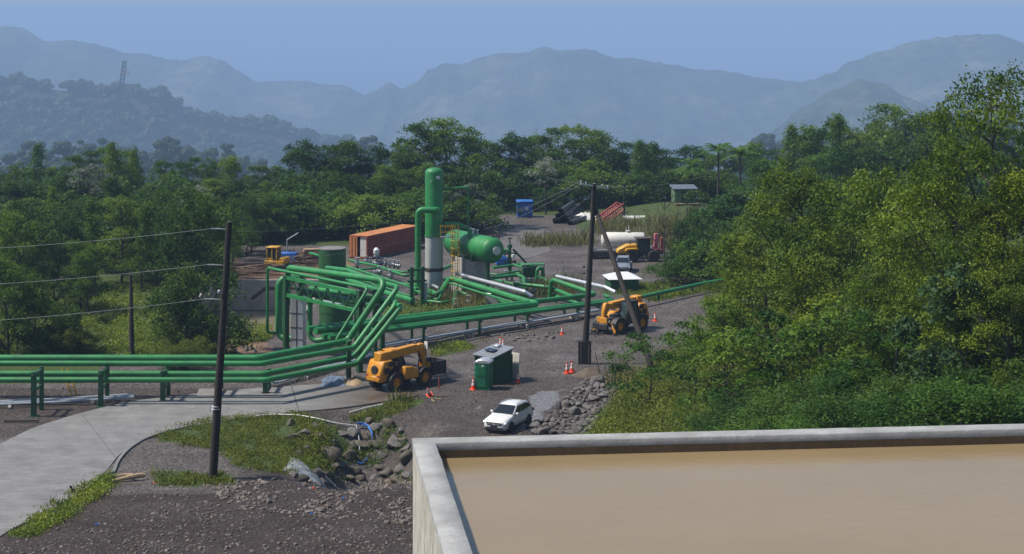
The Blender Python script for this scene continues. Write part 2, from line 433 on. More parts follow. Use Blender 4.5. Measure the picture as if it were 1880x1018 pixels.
for i in range(23): mb.beam(kp_[i] + Vector((.15, -.15, .06)), kp_[i + 1] + Vector((.15, -.15, .06)), .22, .13)
struct(mb.build('kerb', M['road'], bevel=.02))
def nomud(px, py): return .55
m2 = sheet('access_path', [(893, 412), (930, 409), (985, 425), (1000, 420)], [(870, 440), (920, 470), (960, 478), (1010, 462)], M['road'], 30, 6, .03, .1, nomud)
# ---------------------------------------------------------------- muddy pool behind the pipe frame
def water(name, pts, z, mat_):
    me = bpy.data.meshes.new(name); me.from_pydata([(p[0], p[1], z) for p in pts], [], [tuple(range(len(pts)))])
    me.materials.append(mat_); o = bpy.data.objects.new(name, me); COL.objects.link(o); return struct(o)
m, nt, b = _nt('muddy_water'); co = coords(nt)
c = ramp(nt, noisef(nt, co, .35, 3), [(.3, (.225, .166, .088)), (.7, (.258, .19, .103))]); nt.links.new(c, b.inputs['Base Color'])
b.inputs['Roughness'].default_value = .12; b.inputs['IOR'].default_value = 1.33
mp = ND(nt, 'ShaderNodeMapping'); nt.links.new(co, mp.inputs[0]); mp.inputs['Scale'].default_value = (1, 2.2, 1)
wv = noisef(nt, mp.outputs[0], 2.6, 4, .55); bumpn(nt, b, wv, .10, .05)
M['mudwater'] = m
water('pool_water', [(PIT[0], PIT[2] - 4), (PIT[1], PIT[2] - 4), (PIT[1], PIT[3]), (PIT[0], PIT[3])], PIT[4], mat('silty_water', (.20, .18, .12), .15))
m, nt, b = _nt('stained_concrete'); co = coords(nt)
mp = ND(nt, 'ShaderNodeMapping'); nt.links.new(co, mp.inputs[0]); mp.inputs['Scale'].default_value = (5, 5, .5)
s1 = noisef(nt, mp.outputs[0], 1.6, 6, .7); s2 = noisef(nt, co, 1.5, 6, .65)
c = ramp(nt, s1, [(.28, (.05, .048, .042)), (.40, (.36, .33, .27)), (.55, (.56, .53, .45)), (.8, (.66, .64, .57))])
c = mix(nt, 1, c, ramp(nt, s2, [(.3, (.75, .74, .7)), (.6, (1.05, 1.05, 1.05))]), 'MULTIPLY')
nt.links.new(c, b.inputs['Base Color']); b.inputs['Roughness'].default_value = .85; bumpn(nt, b, s1, .5, .04)
M['stained'] = m
rw = thing('retaining_wall', 'grey concrete wall holding the earth above the silty pool', 'wall', (PIT[0], PIT[3], 0))
mb = MB(); mb.box((5.5, .1, -1.2), (11.6, .35, 3.6)); mb.build('back_wall', M['conc'], rw, bevel=.02)
mb = MB(); mb.box((-.1, -12.5, -1.3), (.35, 24.6, 3.4)); mb.build('side_wall', M['conc'], rw, bevel=.02)
mb = MB(); mb.box((11.15, -12.5, -1.5), (.35, 24.6, 3.0)); mb.build('side_wall', M['conc'], rw, bevel=.02)
# ---------------------------------------------------------------- the water tank in front
A = Pz(758, 805, 22.3); fu = (Pz(1880, 778, 22.3) - A).normalized(); fv = (Pz(818, 1018, 22.3) - A).normalized()
TW = .30; ZT = 22.3; ZB = 19.0
bt = thing('concrete_tank', 'open concrete tank brimming with brown muddy water', 'water tank', (A.x, A.y, ZB))
def bw(u0, u1, v0, v1, z0, z1):
    mb = MB(); n = 40; pr = []
    for (u, v) in ((u0, v0), (u1, v0), (u1, v1), (u0, v1)): pr.append((fu * u + fv * v))
    vs_ = [(p.x, p.y, z) for z in (z0, z1) for p in pr]
    mb.add(vs_, [(0, 1, 2, 3), (7, 6, 5, 4), (0, 4, 5, 1), (1, 5, 6, 2), (2, 6, 7, 3), (3, 7, 4, 0)]); return mb
m, nt, b = _nt('tank_wall_face'); co = coords(nt); 
mp = ND(nt, 'ShaderNodeMapping'); nt.links.new(co, mp.inputs[0]); mp.inputs['Scale'].default_value = (5, 2.2, .8)
s1 = noisef(nt, mp.outputs[0], 1.5, 9, .8); s2 = noisef(nt, co, 2.5, 6, .65)
c = ramp(nt, s1, [(.30, (.045, .043, .036)), (.40, (.26, .245, .20)), (.47, (.46, .44, .385)), (.8, (.55, .54, .49))])
c = mix(nt, 1, c, ramp(nt, s2, [(.3, (.7, .68, .6)), (.6, (1.05, 1.05, 1.05))]), 'MULTIPLY')
nt.links.new(c, b.inputs['Base Color']); b.inputs['Roughness'].default_value = .85; bumpn(nt, b, s1, .6, .03)
M['tankface'] = m
M['tanktop'] = mat('trowelled_concrete', (.315, .32, .315), .8, var=.24, scale=2.2, dirt=.55, dirtc=(.22, .21, .195), bump=.25, bscale=14)
m, nt, b = _nt('mud_stained_wall'); co = coords(nt)
s2 = noisef(nt, co, 3.5, 7, .7); mp = ND(nt, 'ShaderNodeMapping'); nt.links.new(co, mp.inputs[0]); mp.inputs['Scale'].default_value = (6, 6, .8); s1 = noisef(nt, mp.outputs[0], 1.5, 5, .7)
c = mix(nt, .5, ramp(nt, s2, [(.3, (.085, .056, .03)), (.7, (.15, .105, .06))]), ramp(nt, s1, [(.3, (.07, .046, .022)), (.7, (.17, .12, .07))]))
nt.links.new(c, b.inputs['Base Color']); b.inputs['Roughness'].default_value = .7; bumpn(nt, b, s2, .4, .03)
M['mudwall'] = m
bw(0, 17, 0, TW, 0, 3.24).build('far_wall', M['tankface'], bt)
bw(0, TW, TW + .003, 22, 0, 3.24).build('side_wall', M['tankface'], bt)
bw(17 - TW, 17, TW + .003, 22, 0, 3.24).build('side_wall', M['tankface'], bt)
bw(TW + .003, 17 - TW - .003, 22 - TW, 22, 0, 3.24).build('near_wall', M['tankface'], bt)
# cast coping with a slightly wavy hand trowelled edge
def coping(a0, a1, w0, w1, along, name='coping'):
    n = 70; v = []; f = []
    for i in range(n):
        t = a0 + (a1 - a0) * i / (n - 1)
        e0 = w0 - .012 + .012 * noise.noise((t * 1.7, w0 * 9, 1)); e1 = w1 + .010 + .012 * noise.noise((t * 1.9, w1 * 7 + 4, 2))
        for (w, z) in ((e0, 3.2), (e0, 3.285), (e0 + .015, 3.30), (e1 - .015, 3.30), (e1, 3.285), (e1, 3.2)):
            p = (fu * t + fv * w) if along == 'u' else (fu * w + fv * t)
            v.append((p.x, p.y, z + .004 * noise.noise((t * 3, w * 3, 5))))
        if i: f += [((i - 1) * 6 + k, (i - 1) * 6 + (k + 1) % 6, i * 6 + (k + 1) % 6, i * 6 + k) for k in range(6)]
    f += [(0, 1, 2, 3, 4, 5), tuple((n - 1) * 6 + k for k in (5, 4, 3, 2, 1, 0))]
    MB().add(v, f).build(name, M['tanktop'], bt, ang=50)
coping(-.012, 17, 0, TW, 'u'); coping(TW + .006, 22, 0, TW, 'v')
bw(TW + .008, 17 - TW - .008, TW + .004, TW + .016, 2.2, 3.19).build('stained_lining', M['mudwall'], bt)
bw(TW + .004, TW + .016, TW + .02, 21.6, 2.2, 3.19).build('stained_lining', M['mudwall'], bt)
i0 = A + fu * (TW + .02) + fv * (TW + .02); 
water('water', [(A + fu * u + fv * v).to_tuple()[:2] for (u, v) in ((TW + .017, TW + .017), (16.6, TW + .017), (16.6, 21.6), (TW + .017, 21.6))], ZT - .215, M['mudwater'])
# ---------------------------------------------------------------- sea and hills
m, nt, b = _nt('sea_water'); co = coords(nt)
mp = ND(nt, 'ShaderNodeMapping'); nt.links.new(co, mp.inputs[0]); mp.inputs['Scale'].default_value = (.0004, .0022, 1)
c = ramp(nt, noisef(nt, mp.outputs[0], 1.0, 6, .6), [(.3, (.018, .055, .13)), (.7, (.03, .085, .18))]); nt.links.new(c, b.inputs['Base Color'])
b.inputs['Roughness'].default_value = .45; b.inputs['Specular IOR Level'].default_value = .2
water('sea', [(-100000, 2900), (100000, 2900), (100000, 100000), (-100000, 100000)], -430, m)
m, nt, b = _nt('forested_hill'); co = coords(nt)
n1 = noisef(nt, co, .003, 6, .6); n2 = noisef(nt, co, .02, 8, .75)
c = ramp(nt, n1, [(.3, (.022, .035, .015)), (.52, (.06, .08, .035)), (.66, (.18, .18, .11)), (.8, (.28, .25, .17))])
c = mix(nt, 1, c, ramp(nt, n2, [(.3, (.3, .3, .3)), (.65, (1.6, 1.6, 1.5))]), 'MULTIPLY')
nt.links.new(c, b.inputs['Base Color']); b.inputs['Roughness'].default_value = .95; b.inputs['Specular IOR Level'].default_value = .1
bumpn(nt, b, n2, 1.0, 30)
M['hill'] = m
M['hilldark'] = mat('dark_ridge_scrub', (.007, .013, .006), .95, var=.5, scale=.05)
def lerp_prof(prof, px):
    if px <= prof[0][0]: return prof[0][1]
    for (a, ya), (b_, yb) in zip(prof, prof[1:]):
        if px <= b_:
            t = (px - a) / (b_ - a); t2 = t * t * (3 - 2 * t) * .5 + t * .5
            return ya + (yb - ya) * t2
    return prof[-1][1]
def hill(name, prof, D, front, back, drop, seed, nx=420, nv=46, spur=.33, jit=1.0):
    px0, px1 = prof[0][0], prof[-1][0]; v = []; f = []
    vv = [-front * (1 - k / (nv * .7)) for k in range(int(nv * .7))] + [back * k / (nv * .3) for k in range(int(nv * .3) + 1)]
    K = len(vv)
    for i in range(nx):
        px = px0 + (px1 - px0) * i / (nx - 1); py = lerp_prof(prof, px)
        x = (px - CX) * D / F; zr = H - (py - YH) * D / F
        zr += jit * D / 1000 * (noise.noise((x * .008, seed, 0)) + .8 * noise.noise((x * .03, seed, 3)) + .5 * noise.noise((x * .08, seed, 5)))
        for w in vv:
            a = abs(w) / (front if w < 0 else back)
            xx = x + .25 * w * noise.noise((x * .001, w * .0007, seed))
            sp = noise.noise((x * .0021 + .0004 * w, w * .0008, seed + 2)) + .5 * noise.noise((x * .006, w * .002, seed + 7)) + .25 * noise.noise((x * .016, w * .008, seed + 9))
            z = zr - drop * (a ** .85) * (1 + spur * sp) - abs(sp) * drop * .10 * min(1, a * 6)
            v.append((xx, D + w, z))
    for i in range(nx - 1):
        for k in range(K - 1): f.append((i * K + k, (i + 1) * K + k, (i + 1) * K + k + 1, i * K + k + 1))
    me = bpy.data.meshes.new(name); me.from_pydata(v, [], f); me.materials.append(M['hilldark'] if name == 'near_ridge' else M['hill'])
    me.polygons.foreach_set('use_smooth', [True] * len(f))
    o = bpy.data.objects.new(name, me); COL.objects.link(o); return struct(o)
hill('far_ridge', [(-500, 20), (-100, 38), (0, 49), (40, 52), (85, 76), (130, 73), (165, 80), (230, 98), (260, 98), (330, 113), (370, 105), (400, 108), (440, 130), (470, 150), (520, 148), (560, 148), (600, 156), (640, 160), (665, 175), (720, 200), (800, 260)], 6500, 2400, 1100, 420, 1.3)
hill('centre_ridge', [(560, 260), (610, 215), (650, 188), (690, 166), (716, 152), (740, 163), (765, 150), (790, 128), (815, 117), (850, 118), (880, 106), (920, 98), (960, 97), (1000, 87), (1030, 92), (1075, 90), (1130, 107), (1160, 106), (1200, 115), (1240, 119), (1280, 128), (1350, 134), (1400, 143), (1440, 147), (1480, 155), (1560, 180), (1700, 240)], 6000, 2100, 1000, 400, 4.1)
hill('east_ridge', [(1330, 215), (1420, 168), (1470, 150), (1530, 133), (1560, 116), (1620, 93), (1680, 75), (1725, 68), (1800, 65), (1835, 66), (1880, 79), (1980, 96), (2300, 130)], 5600, 1900, 1000, 400, 7.7)
hill('wooded_spur', [(1360, 275), (1400, 255), (1430, 232), (1470, 200), (1530, 166), (1580, 146), (1620, 152), (1660, 175), (1720, 200), (1800, 205), (1900, 195), (2100, 190)], 3900, 1300, 700, 330, 11.2, 140, 36)
near_ridge = hill('near_ridge', [(-420, 159), (-100, 151), (0, 159), (40, 155), (70, 164), (130, 167), (190, 175), (240, 169), (270, 179), (325, 199), (345, 219), (370, 227), (430, 234), (530, 241), (580, 259), (640, 271), (760, 309), (900, 349)], 3200, 1270, 560, 320, 15.8, 120, 36, .2, .4)
# ---------------------------------------------------------------- haze, sky, sun, camera
m = bpy.data.materials.new('haze_air'); m.use_nodes = True; nt = m.node_tree; nt.nodes.clear()
out = nt.nodes.new('ShaderNodeOutputMaterial'); pv = nt.nodes.new('ShaderNodeVolumePrincipled')
pv.inputs['Color'].default_value = HAZE_COL; pv.inputs['Density'].default_value = HAZE_D; pv.inputs['Density Attribute'].default_value = ''
pv.inputs['Anisotropy'].default_value = .0; pv.inputs['Temperature Attribute'].default_value = ''; pv.inputs['Color Attribute'].default_value = ''
nt.links.new(pv.outputs[0], out.inputs['Volume'])
hz = MB().box((0, 52000, -547.5), (210000, 108000, 1305)).build('haze', m, smooth=False)
stuff(hz, 'pale blue haze filling the valley and softening the far hills', 'haze')
EL, AZ = R(55), R(-92)
w = bpy.data.worlds.new('World'); sc.world = w; w.use_nodes = True; nt = w.node_tree
sky = nt.nodes.new('ShaderNodeTexSky'); sky.sky_type = 'NISHITA'; sky.sun_disc = False; sky.sun_elevation = EL; sky.sun_rotation = AZ
sky.altitude = 300; sky.air_density = 1.0; sky.dust_density = .7; sky.ozone_density = 1.6
bg = nt.nodes['Background']; nt.links.new(sky.outputs[0], bg.inputs['Color']); bg.inputs['Strength'].default_value = SKY_STR
ld = bpy.data.lights.new('sun', 'SUN'); ld.energy = SUN_STR; ld.angle = R(SUN_ANG); ld.color = (1, .93, .83)
lo = bpy.data.objects.new('sun', ld); COL.objects.link(lo)
sd = Vector((math.sin(AZ) * math.cos(EL), math.cos(AZ) * math.cos(EL), math.sin(EL))); lo.rotation_euler = sd.to_track_quat('Z', 'Y').to_euler(); lo.location = (-40, 60, 80)
cd = bpy.data.cameras.new('camera'); cam = bpy.data.objects.new('camera', cd); COL.objects.link(cam); sc.camera = cam
cam.location = (0, 0, H); cam.rotation_euler = (R(90), 0, 0)
cd.sensor_width = 36; cd.lens = F / 1880 * 36; cd.shift_y = -(509 - YH) / 1880; cd.clip_start = .5; cd.clip_end = 1000000
sc.view_settings.view_transform = 'Standard'; sc.view_settings.look = 'None'; sc.view_settings.gamma = 1; sc.view_settings.exposure = EXPO
sc.render.engine = 'CYCLES'; sc.cycles.use_denoising = True; sc.cycles.max_bounces = 6; sc.cycles.diffuse_bounces = 3; sc.cycles.glossy_bounces = 3
sc.cycles.transmission_bounces = 4; sc.cycles.volume_bounces = 2; sc.cycles.caustics_reflective = False; sc.cycles.caustics_refractive = False
sc.cycles.sample_clamp_indirect = 6
# ================================================================ FOLIAGE
def leaves_mesh(name, C_, L, W, var, mat_, up=.9, rg=rng):
    """one small folded leaf face per centre; C_ (n,3), L, W (n,), var (n,)"""
    n = len(C_)
    nrm = rg.normal(size=(n, 3)) * .62; nrm[:, 2] += up; nrm /= np.linalg.norm(nrm, axis=1)[:, None]
    a = rg.normal(size=(n, 3)); a -= nrm * (a * nrm).sum(1)[:, None]; a /= np.linalg.norm(a, axis=1)[:, None]
    b = np.cross(nrm, a)
    l = L[:, None] * .5; w = W[:, None] * .5
    droop = np.zeros((n, 3)); droop[:, 2] = -L * .12
    P = np.stack([C_ - a * l, C_ + b * w + a * l * .1, C_ + a * l + droop, C_ - b * w + a * l * .1], 1).reshape(-1, 3)
    return quads_mesh(name, P, var, mat_)
def quads_mesh(name, P, var, mat_):
    n = len(P) // 4
    me = bpy.data.meshes.new(name); me.vertices.add(4 * n); me.vertices.foreach_set('co', P.astype(np.float32).ravel())
    me.loops.add(4 * n); me.loops.foreach_set('vertex_index', np.arange(4 * n, dtype=np.int32))
    me.polygons.add(n); me.polygons.foreach_set('loop_start', np.arange(0, 4 * n, 4, dtype=np.int32)); me.polygons.foreach_set('loop_total', np.full(n, 4, dtype=np.int32))
    at = me.attributes.new('var', 'FLOAT', 'FACE'); at.data.foreach_set('value', np.clip(var, 0, 1).astype(np.float32))
    me.materials.append(mat_); me.update(calc_edges=True); me.validate(); return me
def mesh_of(mb, name, mat_):
    o = mb.build(name, mat_); me = o.data; bpy.data.objects.remove(o); return me
def clump_centres(kind, rd, hgt):
    """list of (centre, radius_xy, radius_z, brightness) in a crown of the given kind"""
    out = []
    if kind == 'open':          # separate leafy masses carried on visible limbs
        nl = rd.randint(11, 14)
        for k in range(nl):
            u = (k + .5) / nl; a = k * 2.4 + rd.uniform(-.5, .5); zz = hgt * (.36 + .56 * u); rr = hgt * .34 * (1.02 - .82 * u ** 2.2) * rd.uniform(.45, 1.12)
            lc = Vector((math.cos(a) * rr, math.sin(a) * rr, zz)); lr = hgt * rd.uniform(.085, .15) * (1.1 - .3 * u); tone = rd.uniform(-.26, .26); out.append(('limb', lc))  # random tone per leaf mass, also imitating the shading of clumps
            for q in range(rd.randint(11, 15)):
                d = Vector((rd.gauss(0, 1), rd.gauss(0, 1), rd.gauss(.2, .7))).normalized() * rd.uniform(.45, 1.05)
                out.append((lc + Vector((d.x * lr * 1.2, d.y * lr * 1.2, d.z * lr * .55)), hgt * rd.uniform(.026, .048), hgt * rd.uniform(.012, .022), tone + rd.uniform(-.16, .16), lc))
    elif kind == 'broad':
        nl = rd.randint(9, 12) if kind == 'broad' else rd.randint(13, 16); 
        for k in range(nl):
            a = rd.random() * 6.28 + k * 2.4; t = rd.random()
            zz = hgt * ((.24 + .64 * ((k + .5) / nl)) if kind == 'broad' else (.36 + .52 * ((k + .5) / nl))); rr = hgt * (.30 if kind == 'broad' else .27) * (1.05 - .75 * ((k + .5) / nl) ** 2) * (.6 + .5 * t)
            lc = Vector((math.cos(a) * rr, math.sin(a) * rr, zz)); lr = hgt * (rd.uniform(.11, .17) if kind == 'broad' else rd.uniform(.085, .135))
            tone = rd.uniform(-.16, .16)
            for q in range(rd.randint(9, 12)):
                d = Vector((rd.gauss(0, 1), rd.gauss(0, 1), rd.gauss(.25, .8))).normalized()
                out.append((lc + Vector((d.x * lr * 1.15, d.y * lr * 1.15, d.z * lr * .75)), hgt * rd.uniform(.045, .075) , hgt * rd.uniform(.022, .036) , tone * 1.5 + rd.uniform(-.14, .14)))
        for q in range(4):
            out.append((Vector((rd.gauss(0, .05) * hgt, rd.gauss(0, .05) * hgt, hgt * rd.uniform(.86, .97))), hgt * .05, hgt * .035, .1))
    elif kind == 'layered':
        for k in range(11):
            a = k * 2.4 + rd.random(); u = (k + .5) / 11
            zz = hgt * (.28 + .68 * u); rr = hgt * (.34 * (1 - .72 * u * u)) * rd.uniform(.55, 1.1)
            lc = Vector((math.cos(a) * rr, math.sin(a) * rr, zz)); lr = hgt * rd.uniform(.12, .20) * (1.1 - .45 * u)
            tone = rd.uniform(-.12, .15)
            for q in range(rd.randint(9, 12)):
                b_ = rd.random() * 6.28; s = math.sqrt(rd.random()) * lr
                out.append((lc + Vector((math.cos(b_) * s * 1.2, math.sin(b_) * s * 1.2, hgt * rd.gauss(.004, .016) - s * .2)), hgt * rd.uniform(.045, .07), hgt * rd.uniform(.018, .03), tone + rd.uniform(-.1, .1)))
    elif kind == 'slender':
        for k in range(46):
            u = k / 45; a = k * 2.4; rr = hgt * .17 * (1 - u) ** .8 * rd.uniform(.3, 1.1) + hgt * .012
            out.append((Vector((math.cos(a) * rr, math.sin(a) * rr, hgt * (.22 + .77 * u))), hgt * rd.uniform(.035, .055), hgt * rd.uniform(.02, .032), rd.uniform(-.15, .2)))
    elif kind == 'bush':
        nl = 8
        for k in range(nl):
            a = k * 2.4; rr = hgt * .48 * math.sqrt(rd.random()); lc = Vector((math.cos(a) * rr, math.sin(a) * rr, hgt * rd.uniform(.25, .72))); lr = hgt * rd.uniform(.18, .28)
            tone = rd.uniform(-.16, .16)
            for q in range(8):
                d = Vector((rd.gauss(0, 1), rd.gauss(0, 1), rd.gauss(.3, .8))).normalized()
                out.append((lc + d * lr, hgt * rd.uniform(.07, .12), hgt * rd.uniform(.045, .07), tone + rd.uniform(-.12, .12)))
    return out
def tree_proto(kind, seed, hgt, per, leaf, lmat, bark=None, trunk_r=None, lean=.03):
    rd = random.Random(seed); rg = np.random.default_rng(seed)
    cl = clump_centres(kind, rd, hgt); limbs = [c[1] for c in cl if c[0] == 'limb']; cl = [c for c in cl if c[0] != 'limb']
    lx, ly = rd.gauss(0, lean) * hgt, rd.gauss(0, lean) * hgt
    top = max(c[0].z for c in cl)
    def axis_at(z):
        t = z / top; return Vector((lx * t * t + .02 * hgt * math.sin(t * 5 + seed), ly * t * t + .02 * hgt * math.cos(t * 4 + seed) - .02 * hgt * math.cos(seed), z))
    def sh(c): return c + Vector((lx * (c.z / top) ** 2, ly * (c.z / top) ** 2, 0))
    cl = [(sh(c[0]), c[1], c[2], c[3], sh(c[4]) if len(c) > 4 else None) for c in cl]
    tr = trunk_r or hgt * .017
    mb = MB()
    n = 9; mb.tube([axis_at(top * .93 * i / (n - 1)) for i in range(n)], [tr * (1.25 if i == 0 else 1 - .86 * i / (n - 1)) for i in range(n)], 7)
    for lc in limbs:
        lc = sh(lc); hz_ = Vector((lc.x, lc.y)).length; zz = max(.12 * hgt, lc.z - hz_ * rd.uniform(.7, 1.3) - .03 * hgt); p0 = axis_at(min(zz, top * .8)); r0 = tr * .6 * (1 - .55 * zz / top)
        m1 = p0.lerp(lc, .35) + Vector((rd.gauss(0, .02) * hgt, rd.gauss(0, .02) * hgt, -.01 * hgt)); m2 = p0.lerp(lc, .7) + Vector((rd.gauss(0, .02) * hgt, rd.gauss(0, .02) * hgt, .012 * hgt))
        mb.tube([p0, m1, m2, lc], [r0, r0 * .75, r0 * .5, r0 * .3], 5, False)
    for i, (c, a, b_, t, lc) in enumerate(cl):
        if i % (2 if kind != 'bush' else 3): continue
        if lc is not None:
            r0 = tr * .14; mb.tube([lc - Vector((0, 0, .01 * hgt)), lc.lerp(c, .6) + Vector((0, 0, .006 * hgt)), c], [r0, r0 * .7, r0 * .3], 3, False); continue
        zz = max(.08 * hgt, c.z - (Vector((c.x, c.y)).length * rd.uniform(.5, .95)) - hgt * .02)
        p0 = axis_at(min(zz, top * .85)); md = p0.lerp(c, .55) + Vector((rd.gauss(0, .012) * hgt, rd.gauss(0, .012) * hgt, hgt * .015))
        r0 = tr * .36 * (1 - .6 * zz / top); mb.tube([p0, md, c], [r0, r0 * .6, r0 * .18], 4, False)
    trunk = mesh_of(mb, 'trunk', bark or M['bark'])
    P = []; V = []
    for (c, a, b_, t, lc) in cl:
        m_ = int(per * rd.uniform(.7, 1.25))
        q = rg.normal(size=(m_, 3)) * np.array([a, a, b_]) * .72 + np.array(c)
        q[:, 2] -= ((q[:, 0] - c[0]) ** 2 + (q[:, 1] - c[1]) ** 2) / (a * 3.2)
        P.append(q); V.append(np.clip(.45 + t + rg.normal(size=m_) * .11, 0, 1))
    P = np.concatenate(P); V = np.concatenate(V); n = len(P)
    L = leaf * rg.uniform(.7, 1.3, n)
    crown = leaves_mesh('crown', P, L, L * rg.uniform(.42, .62, n), V, lmat, rg=rg)
    return trunk, crown, max(top * 1.03, .1)
PR = {}
def protos(key, kind, seeds, hgt, per, leaf, lmat, **kw):
    PR[key] = [tree_proto(kind, s, hgt, per, leaf, M[lmat], **kw) for s in seeds]
protos('dark', 'broad', (1, 2, 3), 12, 74, .36, 'lf_dark')
protos('mid', 'broad', (4, 5, 6), 12, 74, .36, 'lf_mid')
protos('layer', 'layered', (7, 8, 9), 12, 72, .33, 'lf_dark')
protos('layermid', 'layered', (10, 11), 12, 72, .33, 'lf_mid')
protos('slim', 'slender', (12, 13), 11, 60, .30, 'lf_mid')
protos('pale', 'layered', (14,), 10, 40, .32, 'lf_pale')
protos('bush', 'bush', (15, 16, 17), 5, 80, .26, 'lf_mid')
protos('bushdark', 'bush', (18, 19), 5, 80, .26, 'lf_dark')
protos('olivetall', 'open', (36,), 20, 120, .24, 'lf_yel', trunk_r=.22)
protos('olive', 'open', (21, 22, 23, 24), 14, 92, .20, 'lf_yel', trunk_r=.19)
protos('olivelayer', 'open', (25, 26), 13, 92, .20, 'lf_yel', trunk_r=.17)
protos('bigleaf', 'open', (27,), 11, 34, .36, 'lf_big', trunk_r=.12)
protos('sapling', 'open', (28, 29), 6, 22, .19, 'lf_mid', trunk_r=.06)
protos('bare', 'open', (30,), 11, 5, .2, 'lf_dark', trunk_r=.15)
protos('bushnear', 'bush', (31, 32, 33), 4, 360, .10, 'lf_mid')
protos('shrubshade', 'bush', (37, 38), 4, 360, .10, 'lf_dark')  # darker leaves stand in for the shade under the bank trees
protos('bushyel', 'bush', (34, 35), 4, 280, .12, 'lf_ground')
rt = random.Random(99)
NTH = ['first', 'second', 'third', 'fourth', 'fifth', 'sixth', 'seventh', 'eighth', 'ninth', 'tenth', 'eleventh', 'twelfth', 'thirteenth', 'fourteenth', 'fifteenth', 'sixteenth', 'seventeenth', 'eighteenth', 'nineteenth', 'twentieth']
KW = {'shrubshade': 'shade-dark green', 'olivetall': 'tall olive', 'dark': 'dense dark', 'mid': 'mid-green leafy', 'layer': 'dark layered', 'layermid': 'green layered', 'slim': 'slim pointed', 'pale': 'silver-leaved', 'bush': 'leafy green', 'bushdark': 'dark leafy',
      'olive': 'olive-green', 'olivelayer': 'spreading olive', 'bigleaf': 'large-leaved', 'sapling': 'thin young', 'bare': 'nearly bare', 'bushnear': 'green leafy', 'bushyel': 'yellowish'}
TREES = []
def plant(px, top, d, key, wide=1.0, zone='', row='', label=None, base=None, cat=None):
    x = (px - CX) * d / F; zt = H - (top - YH) * d / F; z0 = gz(x, d) - .1 if base is None else base
    h = max(1.2, zt - z0)
    tr, cr, hp = rt.choice(PR[key]); s = h / hp
    bush = key.startswith(('bush', 'shrub'))
    o = thing('bush' if bush else ('sapling' if key == 'sapling' else 'tree'), label or '', cat or ('bush' if bush else 'tree'), (x, d, z0), rt.random() * 6.28)
    o.scale = (s * wide, s * wide, s)
    for nm, me in (('trunk', tr), ('crown', cr)):
        c = bpy.data.objects.new(nm, me); COL.objects.link(c); c.parent = o
    TREES.append((px, o, key, zone, row, label)); return o
# ---- forest rows: (px, top) in the picture, distance, kinds
def row(name, pts, d, kinds, wide=1.15, jd=6, jt=4):
    for i, (px, top) in enumerate(pts):
        plant(px + rt.uniform(-6, 6), top + rt.uniform(-jt, jt), d + rt.uniform(-jd, jd), kinds[i % len(kinds)] if isinstance(kinds, (list, tuple)) else kinds, wide * rt.uniform(.9, 1.15), zone_of(px), name)
ZON = [(-999, 150, 'beyond the yellow ladder'), (150, 300, 'beyond the grassy bank'), (300, 430, 'behind the banded utility pole'), (430, 560, 'behind the yellow cab machine'), (560, 650, 'behind the green storage tank'), (650, 775, 'behind the rusty container'),
       (775, 905, 'behind the green column'), (905, 1010, 'behind the blue shed'), (1010, 1110, 'behind the stacked black pipes'), (1110, 1230, 'behind the white tanker'), (1230, 1345, 'around the green hut'), (1345, 1480, 'past the single green pipe'), (1480, 1620, 'behind the olive trees'), (1620, 2000, 'behind the large-leaved tree')]
def zone_of(px):
    for a, b_, z in ZON:
        if a <= px < b_: return z
    return ZON[-1][2]
row('back', [(-20, 300), (35, 297), (90, 305), (150, 275), (205, 266), (250, 292), (300, 290), (345, 288), (390, 292), (430, 285), (480, 305), (520, 300), (560, 258), (605, 262), (650, 252), (690, 262), (735, 262), (775, 222), (832, 213), (872, 240)],
    263, ['layer', 'dark', 'mid', 'layer', 'layermid', 'dark', 'mid'], 1.1, 7, 3)
row('back', [(915, 250), (945, 240), (985, 245), (1022, 232), (1062, 224), (1098, 238), (1135, 272), (1170, 258), (1198, 262), (1225, 290), (1260, 268), (1290, 275), (1335, 272), (1385, 262), (1430, 300), (1455, 238), (1485, 232), (1530, 214), (1562, 232), (1605, 222), (1650, 190), (1695, 204), (1735, 208), (1790, 215), (1850, 230), (1900, 230)],
    284, ['layer', 'dark', 'mid', 'layer', 'layermid', 'dark', 'mid'], 1.1, 7, 3)
for px, top in ((66, 262), (205, 258), (1450, 226), (1172, 256), (1200, 262), (1530, 205), (245, 272)): plant(px, top, 250 if px < 900 else 268, 'slim', 1.0, zone_of(px), 'back')
row('middle', [(-30, 330), (25, 322), (75, 335), (120, 318), (165, 325), (215, 330), (262, 318), (305, 322), (350, 330), (395, 318), (440, 325), (485, 335), (525, 325), (565, 315), (610, 320), (655, 312), (700, 318), (742, 310), (785, 305), (825, 312), (870, 300)],
    243, ['mid', 'dark', 'layermid', 'dark', 'mid', 'layer', 'bushdark'], 1.15, 5, 8)
row('middle', [(912, 308), (955, 312), (1000, 300), (1040, 305), (1085, 300), (1125, 310), (1165, 318), (1205, 322), (1245, 312), (1290, 318), (1330, 310)],
    271, ['mid', 'dark', 'layermid', 'dark', 'mid', 'layer', 'bushdark'], 1.15, 5, 8)
row('front', [(420, 400), (455, 385), (500, 372), (540, 388), (580, 372), (615, 385), (650, 365), (690, 372), (725, 360), (760, 372), (800, 368), (845, 372), (872, 368)], 231, ['bush', 'mid', 'bushdark', 'bush', 'dark', 'layermid'], 1.25, 3, 8)
row('front', [(945, 352), (985, 350), (1020, 345), (1060, 350), (1100, 345), (1140, 352), (1175, 345), (1212, 350), (1195, 352), (1300, 340), (1335, 335)], 262, ['dark', 'bushdark', 'mid', 'dark'], 1.15, 2, 6)
